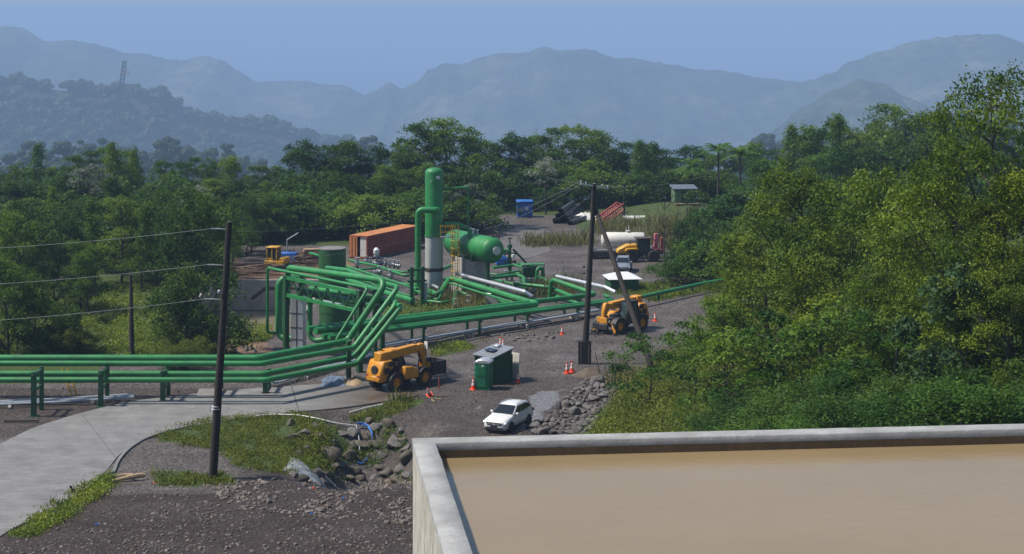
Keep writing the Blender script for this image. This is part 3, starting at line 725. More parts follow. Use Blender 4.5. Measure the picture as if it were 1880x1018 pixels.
# nearer trees of the valley side beyond the pipes
row('near', [(-40, 372), (40, 365), (95, 375), (150, 352), (205, 368), (255, 350), (310, 345), (365, 350), (415, 385), (455, 420)], 208, ['layermid', 'dark', 'mid', 'layer', 'mid', 'dark'], 1.15, 6, 8)
row('nearest', [(-30, 395), (40, 388), (100, 425), (165, 455), (318, 372), (362, 352), (150, 440)], 172, ['mid', 'layermid', 'dark', 'layermid', 'layer', 'dark', 'layermid'], .72, 4, 4)
row('low', [(10, 470), (60, 500), (100, 550), (30, 560), (65, 600), (345, 480), (372, 510), (385, 590), (120, 590), (-10, 610), (350, 610)], 148, ['layermid', 'mid', 'bushdark', 'mid', 'bush', 'dark', 'bushdark', 'bush', 'bush', 'bush', 'bush'], .75, 4, 4)
for px, top, d in ((130, 478, 182), (118, 505, 176), (862, 335, 236), (1000, 288, 266), (165, 300, 240), (360, 340, 225)): plant(px, top, d, 'pale', 1.0, zone_of(px), 'front')
for px, top, d in ((190, 575, 165), (330, 618, 143), (140, 590, 150), (285, 560, 172)): plant(px, top, d, 'bushyel', 1.3, zone_of(px), 'low')
for k in range(31):
    px = -30 + k * 27.5; d = rt.uniform(224, 252); plant(px + rt.uniform(-8, 8), YH + (H - rt.uniform(3.6, 6.5)) * F / d, d, ['bush', 'bushdark', 'bush'][k % 3], 1.5, zone_of(px), 'undergrowth')
for k in range(17):
    px = 905 + k * 27; d = rt.uniform(264, 274); plant(px + rt.uniform(-8, 8), YH + (H - rt.uniform(3.6, 6.5)) * F / d, d, ['bushdark', 'bush', 'bushdark'][k % 3], 1.5, zone_of(px), 'undergrowth')
for px, top, d, k_ in ((8, 380, 186, 'mid'), (62, 366, 188, 'layer'), (120, 384, 184, 'dark'), (172, 362, 190, 'slim'), (222, 356, 188, 'layermid'), (262, 372, 184, 'slim'), (296, 346, 190, 'dark'), (338, 338, 186, 'layer'), (384, 352, 190, 'mid'), (425, 372, 200, 'slim'), (462, 360, 214, 'dark'), (505, 352, 222, 'layermid'), (92, 340, 215, 'slim'), (575, 330, 236, 'slim'), (640, 318, 238, 'layer'), (715, 300, 240, 'layermid')):
    plant(px, top, d, k_, .85, zone_of(px), 'upright')
for k in range(9):
    px = -40 + k * 54; d = rt.uniform(192, 214); plant(px + rt.uniform(-8, 8), YH + (H - rt.uniform(3.0, 6.0)) * F / d, d, ['bush', 'bushdark', 'bush'][k % 3], 1.5, zone_of(px), 'lower undergrowth')
for k in range(16):
    px = 1330 + k * 36; d = rt.uniform(190, 240); plant(px + rt.uniform(-8, 8), YH + (H - rt.uniform(4.0, 8.0)) * F / d, d, ['bushdark', 'bush', 'bushdark'][k % 3], 1.6, zone_of(px), 'undergrowth')
# past the yard, on the house side
row('front', [(1245, 405), (1285, 385), (1325, 372), (1365, 352), (1402, 340), (1440, 330), (1485, 320), (1530, 318), (1580, 322), (1640, 318), (1700, 320), (1760, 322)], 218, ['dark', 'bushdark', 'layer', 'bigleaf', 'dark', 'mid', 'layer', 'dark'], 1.1, 6, 6)
row('middle', [(1400, 285), (1440, 290), (1500, 275), (1545, 262), (1600, 268), (1640, 240), (1690, 238), (1740, 255), (1800, 260)], 240, ['mid', 'slim', 'layermid', 'dark', 'layer', 'dark', 'layer'], 1.1, 5, 6)
row('low', [(1240, 470), (1262, 440), (1290, 420), (1320, 430), (1350, 400), (1255, 500), (1215, 495), (1300, 470), (1345, 455), (1385, 430)], 195, ['bush', 'bushdark', 'dark', 'bush', 'bushdark', 'bush', 'bush'], 1.2, 6, 6)
row('low', [(1380, 400), (1440, 410), (1500, 400), (1560, 410), (1620, 405), (1690, 410), (1760, 400)], 165, ['dark', 'mid', 'layer', 'dark', 'mid'], 1.1, 8, 8)
plant(1222, 332, 200, 'bare', .75, '', '', 'tall nearly bare tree with a thin forked trunk beside the tanker')
# the screen of trees on the bank
for px, top, d, k, wd, lab in (
        (1850, 108, 82, 'olivetall', .8, 'tallest olive-green tree with a bare twig tip against the hills'),
        (1775, 240, 84, 'olive', .8, 'bushy olive tree beside the tallest tree on the bank'),
        (1905, 300, 80, 'olive', .8, 'olive tree cut by the picture edge below the tallest crown'),
        (1712, 322, 96, 'olive', .9, 'olive tree between the tallest tree and the thin trunked middle tree'),
        (1615, 290, 100, 'olive', .85, 'upright olive tree with a dark straight trunk in the middle of the bank'),
        (1555, 318, 108, 'olivelayer', .9, 'spreading olive tree behind the dark straight trunk'),
        (1470, 288, 112, 'olivelayer', .95, 'tall spreading olive tree with a pale slanting limb'),
        (1405, 345, 124, 'olivelayer', .9, 'olive tree rising beside the end of the green pipe'),
        (1420, 430, 112, 'olive', .95, 'rounded olive tree with a dark twisting trunk above the gravel road'),
        (1350, 480, 118, 'olivelayer', .85, 'small spreading tree leaning over the gravel road edge'),
        (1500, 470, 100, 'olive', .85, 'leafy tree filling the middle of the bank'),
        (1600, 480, 90, 'olive', .8, 'leafy green tree in front of the dark straight trunk'),
        (1680, 470, 90, 'olive', .8, 'leafy tree just beside the large-leaved tree'),
        (1755, 475, 80, 'bigleaf', .75, 'large-leaved bluish tree close to the tank wall'),
        (1850, 440, 78, 'olive', .8, 'dense green tree over the far corner of the tank wall'),
        (1530, 395, 122, 'olive', .85, 'olive tree half hidden behind the thin trunked middle trees'),
        (1650, 400, 118, 'olive', .85, 'olive tree set back behind the upright tree with a dark straight trunk'),
        (1780, 390, 108, 'olivelayer', .85, 'olive tree set back below the tallest tree'),
        (1550, 545, 92, 'sapling', 1.1, 'thin sapling under the olive trees in the middle of the bank'),
        (1650, 560, 86, 'sapling', 1.2, 'thin sapling next to the dark straight trunk'),
        (1800, 560, 80, 'sapling', 1.2, 'thin sapling beside the trunk of the large-leaved tree'),
        (1190, 608, 117, 'sapling', 1.25, 'thin dark-leaved sapling in front of the leaning brace pole'),
        (1275, 590, 112, 'sapling', 1.2, 'forked sapling with dark leaves beside the leaning brace pole'),
        (1325, 545, 108, 'sapling', 1.0, 'sapling with bare lower stems on the bank'),
        (1340, 600, 98, 'sapling', 1.1, 'slim sapling close behind the tank wall coping'),
        (1440, 570, 95, 'sapling', 1.15, 'sapling with a pale stem under the olive trees')):
    plant(px, top, d, k, wd, '', '', lab)
BK = [(1310, 735, 98), (1385, 715, 92), (1450, 705, 88), (1520, 700, 86), (1580, 712, 82), (1640, 706, 80), (1700, 716, 76), (1790, 700, 74), (1850, 690, 72), (1895, 690, 72), (1490, 738, 80), (1620, 742, 76), (1750, 742, 70), (1400, 745, 84), (1550, 630, 112), (1660, 620, 110), (1460, 640, 118), (1700, 600, 108), (1890, 560, 100), (1600, 590, 122), (1780, 590, 104), (1840, 610, 96), (1380, 655, 120), (1740, 560, 124), (1500, 585, 128)]
for i, (px, top, d) in enumerate(BK): plant(px, top, d, ['bushnear', 'shrubshade', 'shrubshade', 'bushnear', 'shrubshade'][i % 5] if d < 110 else ['bushyel', 'bushnear'][i % 2], 1.35, 'bank behind the tank wall', 'bank')
# labels that count along each row
from collections import defaultdict
gr_ = defaultdict(list)
for t in TREES:
    if not t[5]: gr_[(t[2].startswith(('bush', 'shrub')), t[2], t[3], t[4])].append(t)
for (isb, key, zone, rw_), L_ in gr_.items():
    L_.sort(key=lambda t: t[0])
    what = 'bush' if isb else 'tree'
    for i, t in enumerate(L_):
        nth = '' if len(L_) == 1 else (', ' + NTH[min(i, 19)] + ' along')
        if rw_ == 'bank': lab = f"{KW[key]} bush on the bank behind the tank wall{nth}"
        else: lab = f"{KW[key]} {what} in the {rw_} row {zone}{nth}"
        t[1]['label'] = lab; t[1]['group'] = 'bushes on the bank' if rw_ == 'bank' else 'forest around the plant'
for t in TREES:
    if t[5]: t[1]['group'] = 'trees on the bank'
# ---- palms beside the house
def palm(px, top, d, lab):
    x = (px - CX) * d / F; z0 = gz(x, d); h = H - (top - YH) * d / F - z0 - 1.4
    rd = random.Random(px); root = thing('palm_tree', lab, 'palm', (x, d, z0), rd.random() * 6)
    MB().tube([(0, 0, 0), (.1, 0, h * .5), (0, .1, h)], [.22, .16, .13], 8).build('trunk', M['bark'], root)
    P = []; 
    for k in range(17):
        a = k * 2.4; el = rd.uniform(.1, 1.25); L = rd.uniform(2.6, 3.6); prev = None
        for i in range(16):
            t = i / 15; r = L * (t * math.cos(el) + .12 * t * t); z = h + L * (t * math.sin(el) - .55 * t * t)
            c = np.array([math.cos(a) * r, math.sin(a) * r, z])
            if prev is not None:
                dr = c - prev; dr /= np.linalg.norm(dr); sd_ = np.array([-math.sin(a), math.cos(a), 0]); ll = .75 * math.sin(math.pi * (.12 + .8 * t)); 
                for s_ in (-1, 1):
                    e = c + sd_ * s_ * ll * .8 + dr * ll * .45 - np.array([0, 0, ll * .35]); P += [prev, c, e, e - dr * .05]
            prev = c
    P = np.array(P); me = quads_mesh('crown', P, np.clip(rng.normal(.55, .18, len(P) // 4), 0, 1), M['lf_mid'])
    o = bpy.data.objects.new('crown', me); COL.objects.link(o); o.parent = root
palm(1318, 258, 258, 'feathery palm standing behind the green hut'); palm(1358, 268, 262, 'feathery palm farther past the green hut, against dark trees'); palm(1270, 290, 262, 'short palm just over the roof of the green hut')
# ---- far hazy woods that read as one mass
def far_wood(name, prof, D, dj, n, size, lab, dens=60, leaf=1.4):
    P = []; V = []; BL = MB(); bm = bmesh.new(); bmesh.ops.create_icosphere(bm, subdivisions=2, radius=1); iv = [v.co.copy() for v in bm.verts]; fi = [tuple(v.index for v in f.verts) for f in bm.faces]; bm.free()
    for k in range(n):
        px = prof[0][0] + (prof[-1][0] - prof[0][0]) * (k + rng.random()) / n; dd = D + rng.uniform(-dj, dj)
        front = (D + dj - dd) / (2 * dj)
        py = lerp_prof(prof, px) + front * 70 * (D / 900) ** -.4 + rng.uniform(-3, 8)
        c = Pd(px, py, dd); r = size * rng.uniform(.6, 1.3)
        for q in range(7):
            lc = np.array([c.x + rng.normal() * r * .5, c.y + rng.normal() * r * .5, c.z - r * .6 + rng.normal() * r * .33]) if q < 5 else np.array([c.x + rng.normal() * r * .3, c.y, c.z - r * (1.2 + .5 * (q - 5))])
            lr = r * rng.uniform(.28, .42) * (1 if q < 5 else 1.7); sd_ = rng.uniform(0, 99)
            BL.add([Vector(lc) + Vector((v.x * lr, v.y * lr, v.z * lr * .75)) * (1 + .45 * noise.noise(v * 2.2 + Vector((sd_, 0, 0)))) for v in iv], fi)
            dv_ = rng.normal(size=(dens, 3)); dv_ /= np.linalg.norm(dv_, axis=1)[:, None]
            P.append(lc + dv_ * np.array([lr, lr, lr * .75]) * rng.uniform(.85, 1.15, dens)[:, None]); V.append(np.full(dens, rng.uniform(.25, .75)) + rng.normal(size=dens) * .14)
    P = np.concatenate(P); V = np.concatenate(V); L = leaf * rng.uniform(.7, 1.3, len(P))
    me = leaves_mesh(name, P, L, L * .6, V, M['lf_haze']); bm = bmesh.new(); bm.from_mesh(me); lay = bm.faces.layers.float.get('var'); vv_ = [bm.verts.new(v) for v in BL.v]
    for f in BL.f: bm.faces.new([vv_[i] for i in f])[lay] = .4
    bm.to_mesh(me); bm.free(); o = bpy.data.objects.new(name, me); COL.objects.link(o); stuff(o, lab, 'woodland')
far_wood('hazy_wood', [(-60, 275), (0, 275), (40, 265), (75, 245), (110, 238), (145, 258), (200, 258), (245, 246), (300, 248), (350, 268), (420, 262), (480, 280), (540, 266), (600, 266), (640, 250), (662, 234), (690, 250), (715, 268), (760, 290), (830, 300)], 1300, 110, 120, 12.0, 'bluish woodland in haze behind the forest around the plant', 60, 2.1)
far_wood('hazy_wood', [(1330, 270), (1365, 250), (1400, 240), (1440, 246), (1500, 262), (1600, 245), (1720, 205), (1800, 195), (1900, 200)], 1400, 110, 70, 13, 'bluish woodland in haze below the rounded wooded spur', 60, 2.3)
def wood_on(o, name, n, size, lab, dens, leaf, ymax):
    P = []; V = []; BL = MB(); bm = bmesh.new(); bmesh.ops.create_icosphere(bm, subdivisions=2, radius=1); iv = [v.co.copy() for v in bm.verts]; fi = [tuple(v.index for v in f.verts) for f in bm.faces]; bm.free()
    vs_ = [v.co for v in o.data.vertices if v.co.y < ymax and -60 < pix(v.co.x, v.co.y, v.co.z)[0] < 1000 and pix(v.co.x, v.co.y, v.co.z)[1] < 330]
    for k in range(n):
        c = rt.choice(vs_); r = size * rt.choice((.6, .8, 1, 1, 1.25, 1.6)); cx, cy, cz = c.x + rt.uniform(-14, 14), c.y + rt.uniform(-14, 14), c.z
        for q in range(4):
            lr = r * rng.uniform(.4, .6); lc = np.array([cx + rng.normal() * r * .4, cy + rng.normal() * r * .4, cz + r * rng.uniform(.1, 1.0)]); sd_ = rng.uniform(0, 99)
            BL.add([Vector(lc) + Vector((v.x * lr, v.y * lr, v.z * lr * .8)) * (1 + .6 * noise.noise(v * 2.4 + Vector((sd_, 0, 0)))) for v in iv], fi)
            dv_ = rng.normal(size=(dens, 3)); dv_ /= np.linalg.norm(dv_, axis=1)[:, None]
            P.append(lc + dv_ * np.array([lr, lr, lr * .8]) * rng.uniform(.85, 1.25, dens)[:, None]); V.append(np.full(dens, rng.uniform(.1, .8)) + rng.normal(size=dens) * .12)
    P = np.concatenate(P); V = np.concatenate(V); L = leaf * rng.uniform(.7, 1.3, len(P)); me = leaves_mesh(name, P, L, L * .6, V, M['lf_haze'])
    bm = bmesh.new(); bm.from_mesh(me); lay = bm.faces.layers.float.get('var'); vv_ = [bm.verts.new(v) for v in BL.v]
    for f in BL.f: bm.faces.new([vv_[i] for i in f])[lay] = .35
    bm.to_mesh(me); bm.free(); ob = bpy.data.objects.new(name, me); COL.objects.link(ob); stuff(ob, lab, 'woodland')
wood_on(near_ridge, 'ridge_wood', 1500, 11, 'grey-blue continuous forest over the nearer ridge under the drilling mast', 26, 3.6, 3350)
# ---------------------------------------------------------------- ground plants
def blades(name, pts, h, nb, mat_, lab, cat, w=.05, spread=.25):
    P = []; V = []
    for (p, sc_) in pts:
        if noise.noise((p[0] * .5, p[1] * .3, 2)) < -.18: continue
        sc_ *= 1 + .7 * noise.noise((p[0] * .8, p[1] * .4, 8))
        for k in range(nb):
            a = rng.random() * 6.28; b0 = np.array(p) + np.array([rng.normal() * spread, rng.normal() * spread, -.03]) ; hh = h * sc_ * rng.uniform(.5, 1.2)
            tip = b0 + np.array([rng.normal() * hh * .3, rng.normal() * hh * .3, hh]); md = (b0 + tip) / 2 + np.array([rng.normal() * .04, rng.normal() * .04, hh * .1])
            s_ = np.array([math.cos(a), math.sin(a), 0]) * w * sc_ * .5
            P += [b0 - s_, b0 + s_, md + s_ * .7, md - s_ * .7, md - s_ * .7, md + s_ * .7, tip + s_ * .1, tip - s_ * .1]
            v = rng.uniform(.2, 1); V += [v, v]
    me = quads_mesh(name, np.array(P), np.array(V), mat_); o = bpy.data.objects.new(name, me); COL.objects.link(o); return stuff(o, lab, cat)
def scatter_px(poly, n, jit=0):
    x0, x1 = min(p[0] for p in poly), max(p[0] for p in poly); y0, y1 = min(p[1] for p in poly), max(p[1] for p in poly); out = []
    while len(out) < n:
        px, py = rt.uniform(x0, x1), rt.uniform(y0, y1)
        if inpoly(px, py, poly): out.append((G(px, py), rt.uniform(.6, 1.3)))
    return out
def weedclumps(name, polys, n, lab, leaf=.12, per=30, hh=.16, m_='lf_ground', thr=-.25):
    P = []; V = []
    for poly, k in zip(polys, n):
        for (p, s_) in scatter_px(poly, k):
            nz = noise.noise((p.x * .55, p.y * .3, 6))
            if nz < thr: continue
            P.append(np.array(p) + np.array([0, 0, hh * .4]) + rng.normal(size=(per, 3)) * np.array([.26, .26, hh * (.7 + nz)]) * s_); V.append(np.clip(.5 + .55 * nz + rng.normal(size=per) * .2, 0, 1))
    P = np.concatenate(P); V = np.concatenate(V); L = leaf * rng.uniform(.6, 1.5, len(P))
    o = bpy.data.objects.new(name, leaves_mesh(name, P, L, L * .45, V, M[m_], .5)); COL.objects.link(o); stuff(o, lab, 'weeds')
weedclumps('weeds', [GRASS[0], GRASS[2], GRASS[7]], [1700, 200, 200], 'low yellow-green weeds creeping over the gully sides by the concrete road')
weedclumps('bank_weeds', [GRASS[3], GRASS[4]], [2600, 260], 'tangled weeds on the grassy bank beyond the roadside pipes', .2, 34, .3, 'lf_weed')
weedclumps('gully_weeds', [[(600, 775), (650, 790), (700, 770), (750, 800), (757, 885), (560, 888), (540, 860)]], [330], 'green weeds sprouting between the gully boulders', .15, 26, .16, 'lf_weed', -.05)
weedclumps('verge_weeds', [GRASS[1], GRASS[5], GRASS[6], GRASS[9], GRASS[10]], [420, 420, 150, 380, 200], 'leafy verge weeds along the concrete road and the pipe runs', .14, 24, .16, 'lf_weed', -.2)
pts = scatter_px(GRASS[0], 90) + scatter_px(GRASS[1], 90) + scatter_px(GRASS[2], 40)
blades('grass', pts, .26, 12, M['lf_ground'], 'green weeds and grass around the rocky gully and along the concrete road', 'grass', .07, .3)
pts = scatter_px(GRASS[5], 40) + scatter_px(GRASS[6], 24) + scatter_px(GRASS[7], 20) + scatter_px(GRASS[4], 120) + scatter_px(GRASS[9], 140) + scatter_px(GRASS[10], 80) + scatter_px([(880, 572), (1060, 605), (1040, 612), (860, 640)], 14)
blades('weeds', pts, .42, 12, M['lf_ground'], 'low weeds growing along the pipe runs in the yard', 'weeds', .08, .35)
for i, (poly, n, hh, lab) in enumerate((([(805, 548), (900, 535), (900, 572), (810, 575)], 45, 1.5, 'dry reeds under the stepped green pipe'), ([(975, 530), (1050, 520), (1060, 545), (990, 552)], 45, 1.4, 'dry reeds under the bent green pipe by the gravel yard'),
        ([(965, 445), (1075, 440), (1080, 452), (970, 454)], 95, 1.2, 'tall dry grass along the yard fence beside the gate post'), ([(1090, 415), (1250, 410), (1250, 445), (1180, 452), (1100, 432)], 200, 1.3, 'tall brown reeds behind the white tanker'),
        ([(1240, 420), (1275, 420), (1275, 470), (1230, 470)], 60, 2.4, 'tall brown reeds beside the nearly bare tree'), ([(1130, 690), (1170, 690), (1165, 720), (1130, 720)], 26, 1.5, 'pale upright grass clump at the top of the riprap'))):
    blades('reeds', scatter_px(poly, n), hh, 17, M['lf_reed'], lab, 'reeds', .08, .7)
P = []; V = []
for k in range(4200):
    y = rt.uniform(99, 168); x = xbound(y) + abs(rt.gauss(0, 1)) * 9 + .6 + 4.6 * max(0, min(1, (136 - y) / 25))
    if x > 34: continue
    nz = .5 + .5 * noise.noise((x * .3, y * .12, 4)); q = np.array([x, y, gz(x, y) + .15 + .5 * nz]) + rng.normal(size=(34, 3)) * np.array([.42, .42, .16 + .25 * nz])
    P.append(q); V.append(np.clip(.2 + .75 * nz + rng.normal(size=34) * .16, 0, 1))
P = np.concatenate(P); V = np.concatenate(V); L = .17 * rng.uniform(.6, 1.4, len(P))
o = bpy.data.objects.new('ground_cover', leaves_mesh('ground_cover', P, L, L * .5, V, M['lf_ground'], .6)); COL.objects.link(o); stuff(o, 'yellow-green scrub covering the bank behind the tank wall', 'ground cover')
# ================================================================ PIPES AND PLANT
def pipe(label, pts, r, mat_='green', rad=None, n=14, group=None, name='steam_pipe', cat='pipe', bands=None):
    pts = [Vector(p) for p in pts]; rad = rad or r * 3
    path = fillet(pts, rad, 8)
    o = MB().tube(path, r, n).build(name, M[mat_], ang=50)
    tag(o, label, cat, group)
    if bands:      # girth flanges as parts
        for (i, t) in bands:
            p = pts[i].lerp(pts[i + 1], t); d = (pts[i + 1] - pts[i]).normalized()
            f = MB().tube([p - d * .05, p + d * .05], r * 1.22, n).build('flange', M[mat_], o)
    return o
# --- four pipes along the road on a rack, rising, crossing the tall frame
zU, zL = 2.85, 1.8
def upz(p): return p
L0 = -62
yF, yN = 131.3, 129.2          # far and near line of the rack
def climb(label, d0, z0, bend0, bend1, top, tail, r):
    pts = [(L0, d0, z0), Pz(bend0[0], bend0[1], z0), Pz(bend1[0], bend1[1], z0), Pd(top[0], top[1], top[2])] + [Pd(*t) for t in tail]
    return pipe(label, pts, r, rad=.75)
climb('thick green upper pipe that crosses highest over the pipe frame', 0 + Pz(300, 658, zU).y, zU, (475, 658), (637, 627), (712, 516, 141.0), [(532, 492, 150.5), (528, 505, 152.2), (528, 560, 152.2)], .26)
climb('second upper green pipe, climbing beside the thickest one', Pz(300, 667, zU).y, zU, (482, 668), (649, 639), (732, 527, 140.2), [(690, 517, 146), (640, 497, 160), (600, 492, 166)], .20)
climb('lower green pipe on the far side of the roadside rack', Pz(300, 686, zL).y, zL, (487, 687), (650, 655), (733, 553, 140.6), [(690, 548, 144), (570, 530, 151.2)], .22)
climb('lower green pipe on the road side of the rack', Pz(300, 698, zL).y, zL, (490, 698), (655, 668), (738, 562, 139.8), [(712, 558, 143), (600, 545, 150)], .20)
pipe('slim green pipe looping over the frame and dropping beside it', [Pd(512, 612, 152.8), Pd(491, 612, 152.6), Pd(491, 492, 152.6), Pd(676, 529, 141.5), Pd(618, 624, 140)], .125, rad=.35)
pipe('thick green U-shaped pipe hanging at the end of the frame', [Pd(560, 512, 153.6), Pd(512, 510, 153.2), Pd(512, 621, 152.9), Pd(540, 622, 152)], .30, rad=.75)
pipe('green pipe rising through the frame and turning toward the long run', [Pd(569, 535, 149.8), Pd(569, 628, 149.8), Pd(640, 615, 148.5), Pd(700, 604, 147.5)], .22, rad=.6)
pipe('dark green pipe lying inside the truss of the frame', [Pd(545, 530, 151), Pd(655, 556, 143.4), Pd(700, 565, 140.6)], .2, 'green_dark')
# rack posts along the road
def rack_post(px, base, top, lab, w=.34):
    b_ = Pz(px, base, 0); zt = H - (top - YH) * b_.y / F; b_.z = gz(b_.x, b_.y) - .1
    o = thing('pipe_support', lab, 'pipe support', b_, 0, 'posts of the roadside pipe rack')
    MB().box((0, 0, (zt - b_.z) / 2), (w, w, zt - b_.z)).build('post', M['green_dark'], o, bevel=.015)
    MB().box((0, .9, zt - .16), (.2, 2.4, .22)).build('upper_beam', M['green_dark'], o, bevel=.01)
    MB().box((0, .9, zt - 1.25), (.16, 2.2, .18)).build('lower_beam', M['green_dark'], o, bevel=.01)
    MB().box((0, 2.1, (zt - b_.z) / 2), (w * .8, w * .8, zt - b_.z - .06)).build('back_post', M['green_dark'], o, bevel=.015)
    MB().box((0, 0, .13), (.6, .6, .06)).build('base_plate', M['green_dark'], o)
for k, (px, b_, t) in enumerate(((62, 765, 683), (185, 747, 681), (299, 737, 681), (398, 729, 683), (487, 723, 686))):
    rack_post(px, b_, t, f"green rack post holding the pipes by the concrete road, {NTH[k]} along from the ladder end")
def post(lab, px, base, topz, w=.3, name='pipe_support', z0=0.0, cap=.9, grp=None, m_='green_dark'):
    b_ = Pz(px, base, z0); o = thing(name, lab, 'pipe support', (b_.x, b_.y, gz(b_.x, b_.y) - .08), R(25), grp)
    h = topz - gz(b_.x, b_.y) + .08
    MB().box((0, 0, h / 2), (w, w, h)).build('post', M[m_], o, bevel=.015)
    MB().box((0, 0, h + .06), (.16, cap, .12)).build('cap_beam', M[m_], o, bevel=.01)
post('stout green post at the corner where the road pipes turn upward', 640, 701, 3.15, .34, cap=1.2)
post('green post under the rising pipes nearest the yellow boom machine', 702, 655, 3.3, .34, cap=1.4)
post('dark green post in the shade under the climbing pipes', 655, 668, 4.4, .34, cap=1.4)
# --- the tall pipe frame (two legs and a truss)
g0 = Pz(525, 648, 0); g1 = Pz(660, 684, 0); gd = (g1 - g0); gL = gd.length; ga = math.atan2(gd.y, gd.x)
fr = thing('pipe_gantry', 'tall green steel frame with a lattice truss carrying pipes', 'pipe frame', g0, ga)
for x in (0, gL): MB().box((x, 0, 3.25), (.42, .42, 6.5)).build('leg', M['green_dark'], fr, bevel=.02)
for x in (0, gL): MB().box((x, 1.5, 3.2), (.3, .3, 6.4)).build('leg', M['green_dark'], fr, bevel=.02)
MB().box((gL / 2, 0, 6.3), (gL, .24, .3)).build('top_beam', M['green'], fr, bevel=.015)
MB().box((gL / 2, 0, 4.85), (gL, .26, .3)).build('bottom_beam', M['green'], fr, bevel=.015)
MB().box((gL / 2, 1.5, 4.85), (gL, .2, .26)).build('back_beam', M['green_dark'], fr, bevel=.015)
mb = MB(); nb = 6
for i in range(nb):
    a = .25 + (gL - .5) * i / nb; c_ = .25 + (gL - .5) * (i + 1) / nb; md = (a + c_) / 2
    mb.beam((a, 0, 5.0), (md, 0, 6.15), .1, .1); mb.beam((md, 0, 6.15), (c_, 0, 5.0), .1, .1)
mb.build('lattice', M['green_dark'], fr)
mb = MB()
for k in range(12): mb.box((-.24, 0, .6 + k * .48), (.08, .28, .05))
mb.build('climbing_steps', M['green_dark'], fr)
# grey sheet-clad cabinet standing under the frame
c0 = Pz(548, 644, 0); o = thing('cable_cabinet', 'tall grey sheet-clad cabinet standing under the pipe frame', 'cabinet', c0, R(-18))
MB().box((0, 0, 2.3), (1.15, .7, 4.6)).build('body', M['alu'], o, bevel=.03)
MB().box((0, -.36, 2.3), (.07, .03, 4.5)).build('seam', M['black'], o)
mb = MB()
for z in (1.0, 2.0, 3.2): mb.box((0, -.365, z), (1.16, .03, .045))
mb.build('strap', M['black'], o)
MB().lathe([(.5, 0), (.75, .02), (.75, .1), (.5, .12)], Pz(535, 648, .02), n=28).build('cable_coil', M['alu'])
bpy.data.objects['cable_coil']['label'] = 'grey cable coil lying at the foot of the pipe frame'; bpy.data.objects['cable_coil']['category'] = 'cable coil'
# --- the long pair of pairs running past the tower
def run_pt(px, py, z): return Pz(px, py, z)
q0 = Pz(575, 637, 1.95); 
def along(t, off, z):
    a = Pz(707, 607, 1.9); c_ = Pz(1145, 552, 1.0); a2 = Vector((a.x, a.y, 0)); c2 = Vector((c_.x, c_.y, 0)); d = (c2 - a2); n_ = Vector((-d.y, d.x, 0)).normalized()
    p = a2 + d * t + n_ * off; p.z = z - .9 * t; return p
e1 = Pz(1325, 518, .95); e0 = Pz(1290, 521, .95)
pipe('long green pipe on the road side of the run, leading out past the brace pole', [along(-.20, 0, 1.9), along(0, 0, 1.9), along(1.02, 0, 1.9), e0, e1 + Vector((6, 6, .2))], .19, rad=1.5, bands=((1, .3), (1, .7), (2, .5)))
pipe('slim green pipe second from the road in the long run', [along(-.20, .8, 1.9), along(0, .8, 1.9), along(.98, .8, 1.9), along(1.03, 3.2, 1.95)], .19, rad=1)
vA = along(.664, 1.75, 2.2); vB = along(.97, 2.75, 2.25)
b1 = Pz(826, 511, 2.1); b2 = Pz(806, 543, 1.0); b3 = Pz(763, 524, 1.0)
pipe('green pipe of the long run that doubles back in a stepped run to the column', [along(-.20, 1.75, 2.2), along(0, 1.75, 2.2), vA, b1, b2, b3, b3 + Vector((0, 0, -.9))], .29, rad=.3)
off = Vector((-.1, -1.1, -.3))
pipe('thin green pipe following the stepped run on its road side', [vA + Vector((-1.2, -.35, -.1)), b1 + off, b2 + off, b3 + off], .11, rad=.2)
w1 = Pz(1012, 513, 2.1)
pipe('green pipe of the long run that doubles back and drops by the gravel yard', [along(-.20, 2.75, 2.25), along(0, 2.75, 2.25), vB, w1, w1 + Vector((-.1, .3, -2.0))], .24, rad=.6)
pipe('green pipe slanting behind the bent pipe by the gravel yard', [Pz(944, 521, 1.2), Pz(1010, 528, 1.1), Pz(1060, 549, .9)], .2)
o = pipe('silver jacketed pipe lying beside the stepped green run', [Pz(838, 503, 2.35), Pz(963, 536, 2.35), Pz(977, 545, 1.9)], .19, 'alu', .15, name='insulated_pipe')
o = pipe('silver jacketed pipe beside the bent pipe by the gravel yard', [Pz(1022, 508, 2.3), Pz(1112, 528, 2.2), Pz(1130, 537, 1.9)], .19, 'alu', .15, name='insulated_pipe')
o = pipe('short silver pipe at the foot of the grey column skirt', [Pz(783, 518, 1.35), Pz(806, 530, 1.3)], .15, 'alu', .3, name='insulated_pipe')
for k, (t, z) in enumerate(((.16, 2.3), (.38, 2.1), (.58, 1.9), (.8, 1.75))):
    p = along(t, 1.2, 0); o = thing('pipe_support', f"low green trestle under the long pipe run, {NTH[k]} from the pipe frame", 'pipe support', (p.x, p.y, gz(p.x, p.y)), R(27), 'trestles of the long pipe run')
    zt = along(t, 0, 1.9).z - .22
    for y in (-1.1, 1.4): MB().box((0, y, zt / 2), (.2, .2, zt)).build('post', M['green_dark'], o)
    MB().box((0, .15, zt), (.2, 3.4, .16)).build('cap_beam', M['green_dark'], o)
for k, (px, py) in enumerate(((1208, 552), (1270, 538))):
    b_ = Pz(px, py, 0); post(('green stub post under the single pipe near the orange road cone', 'farther stub post under the single green pipe by the bushes')[k], px, py, .75, .26, cap=.3)
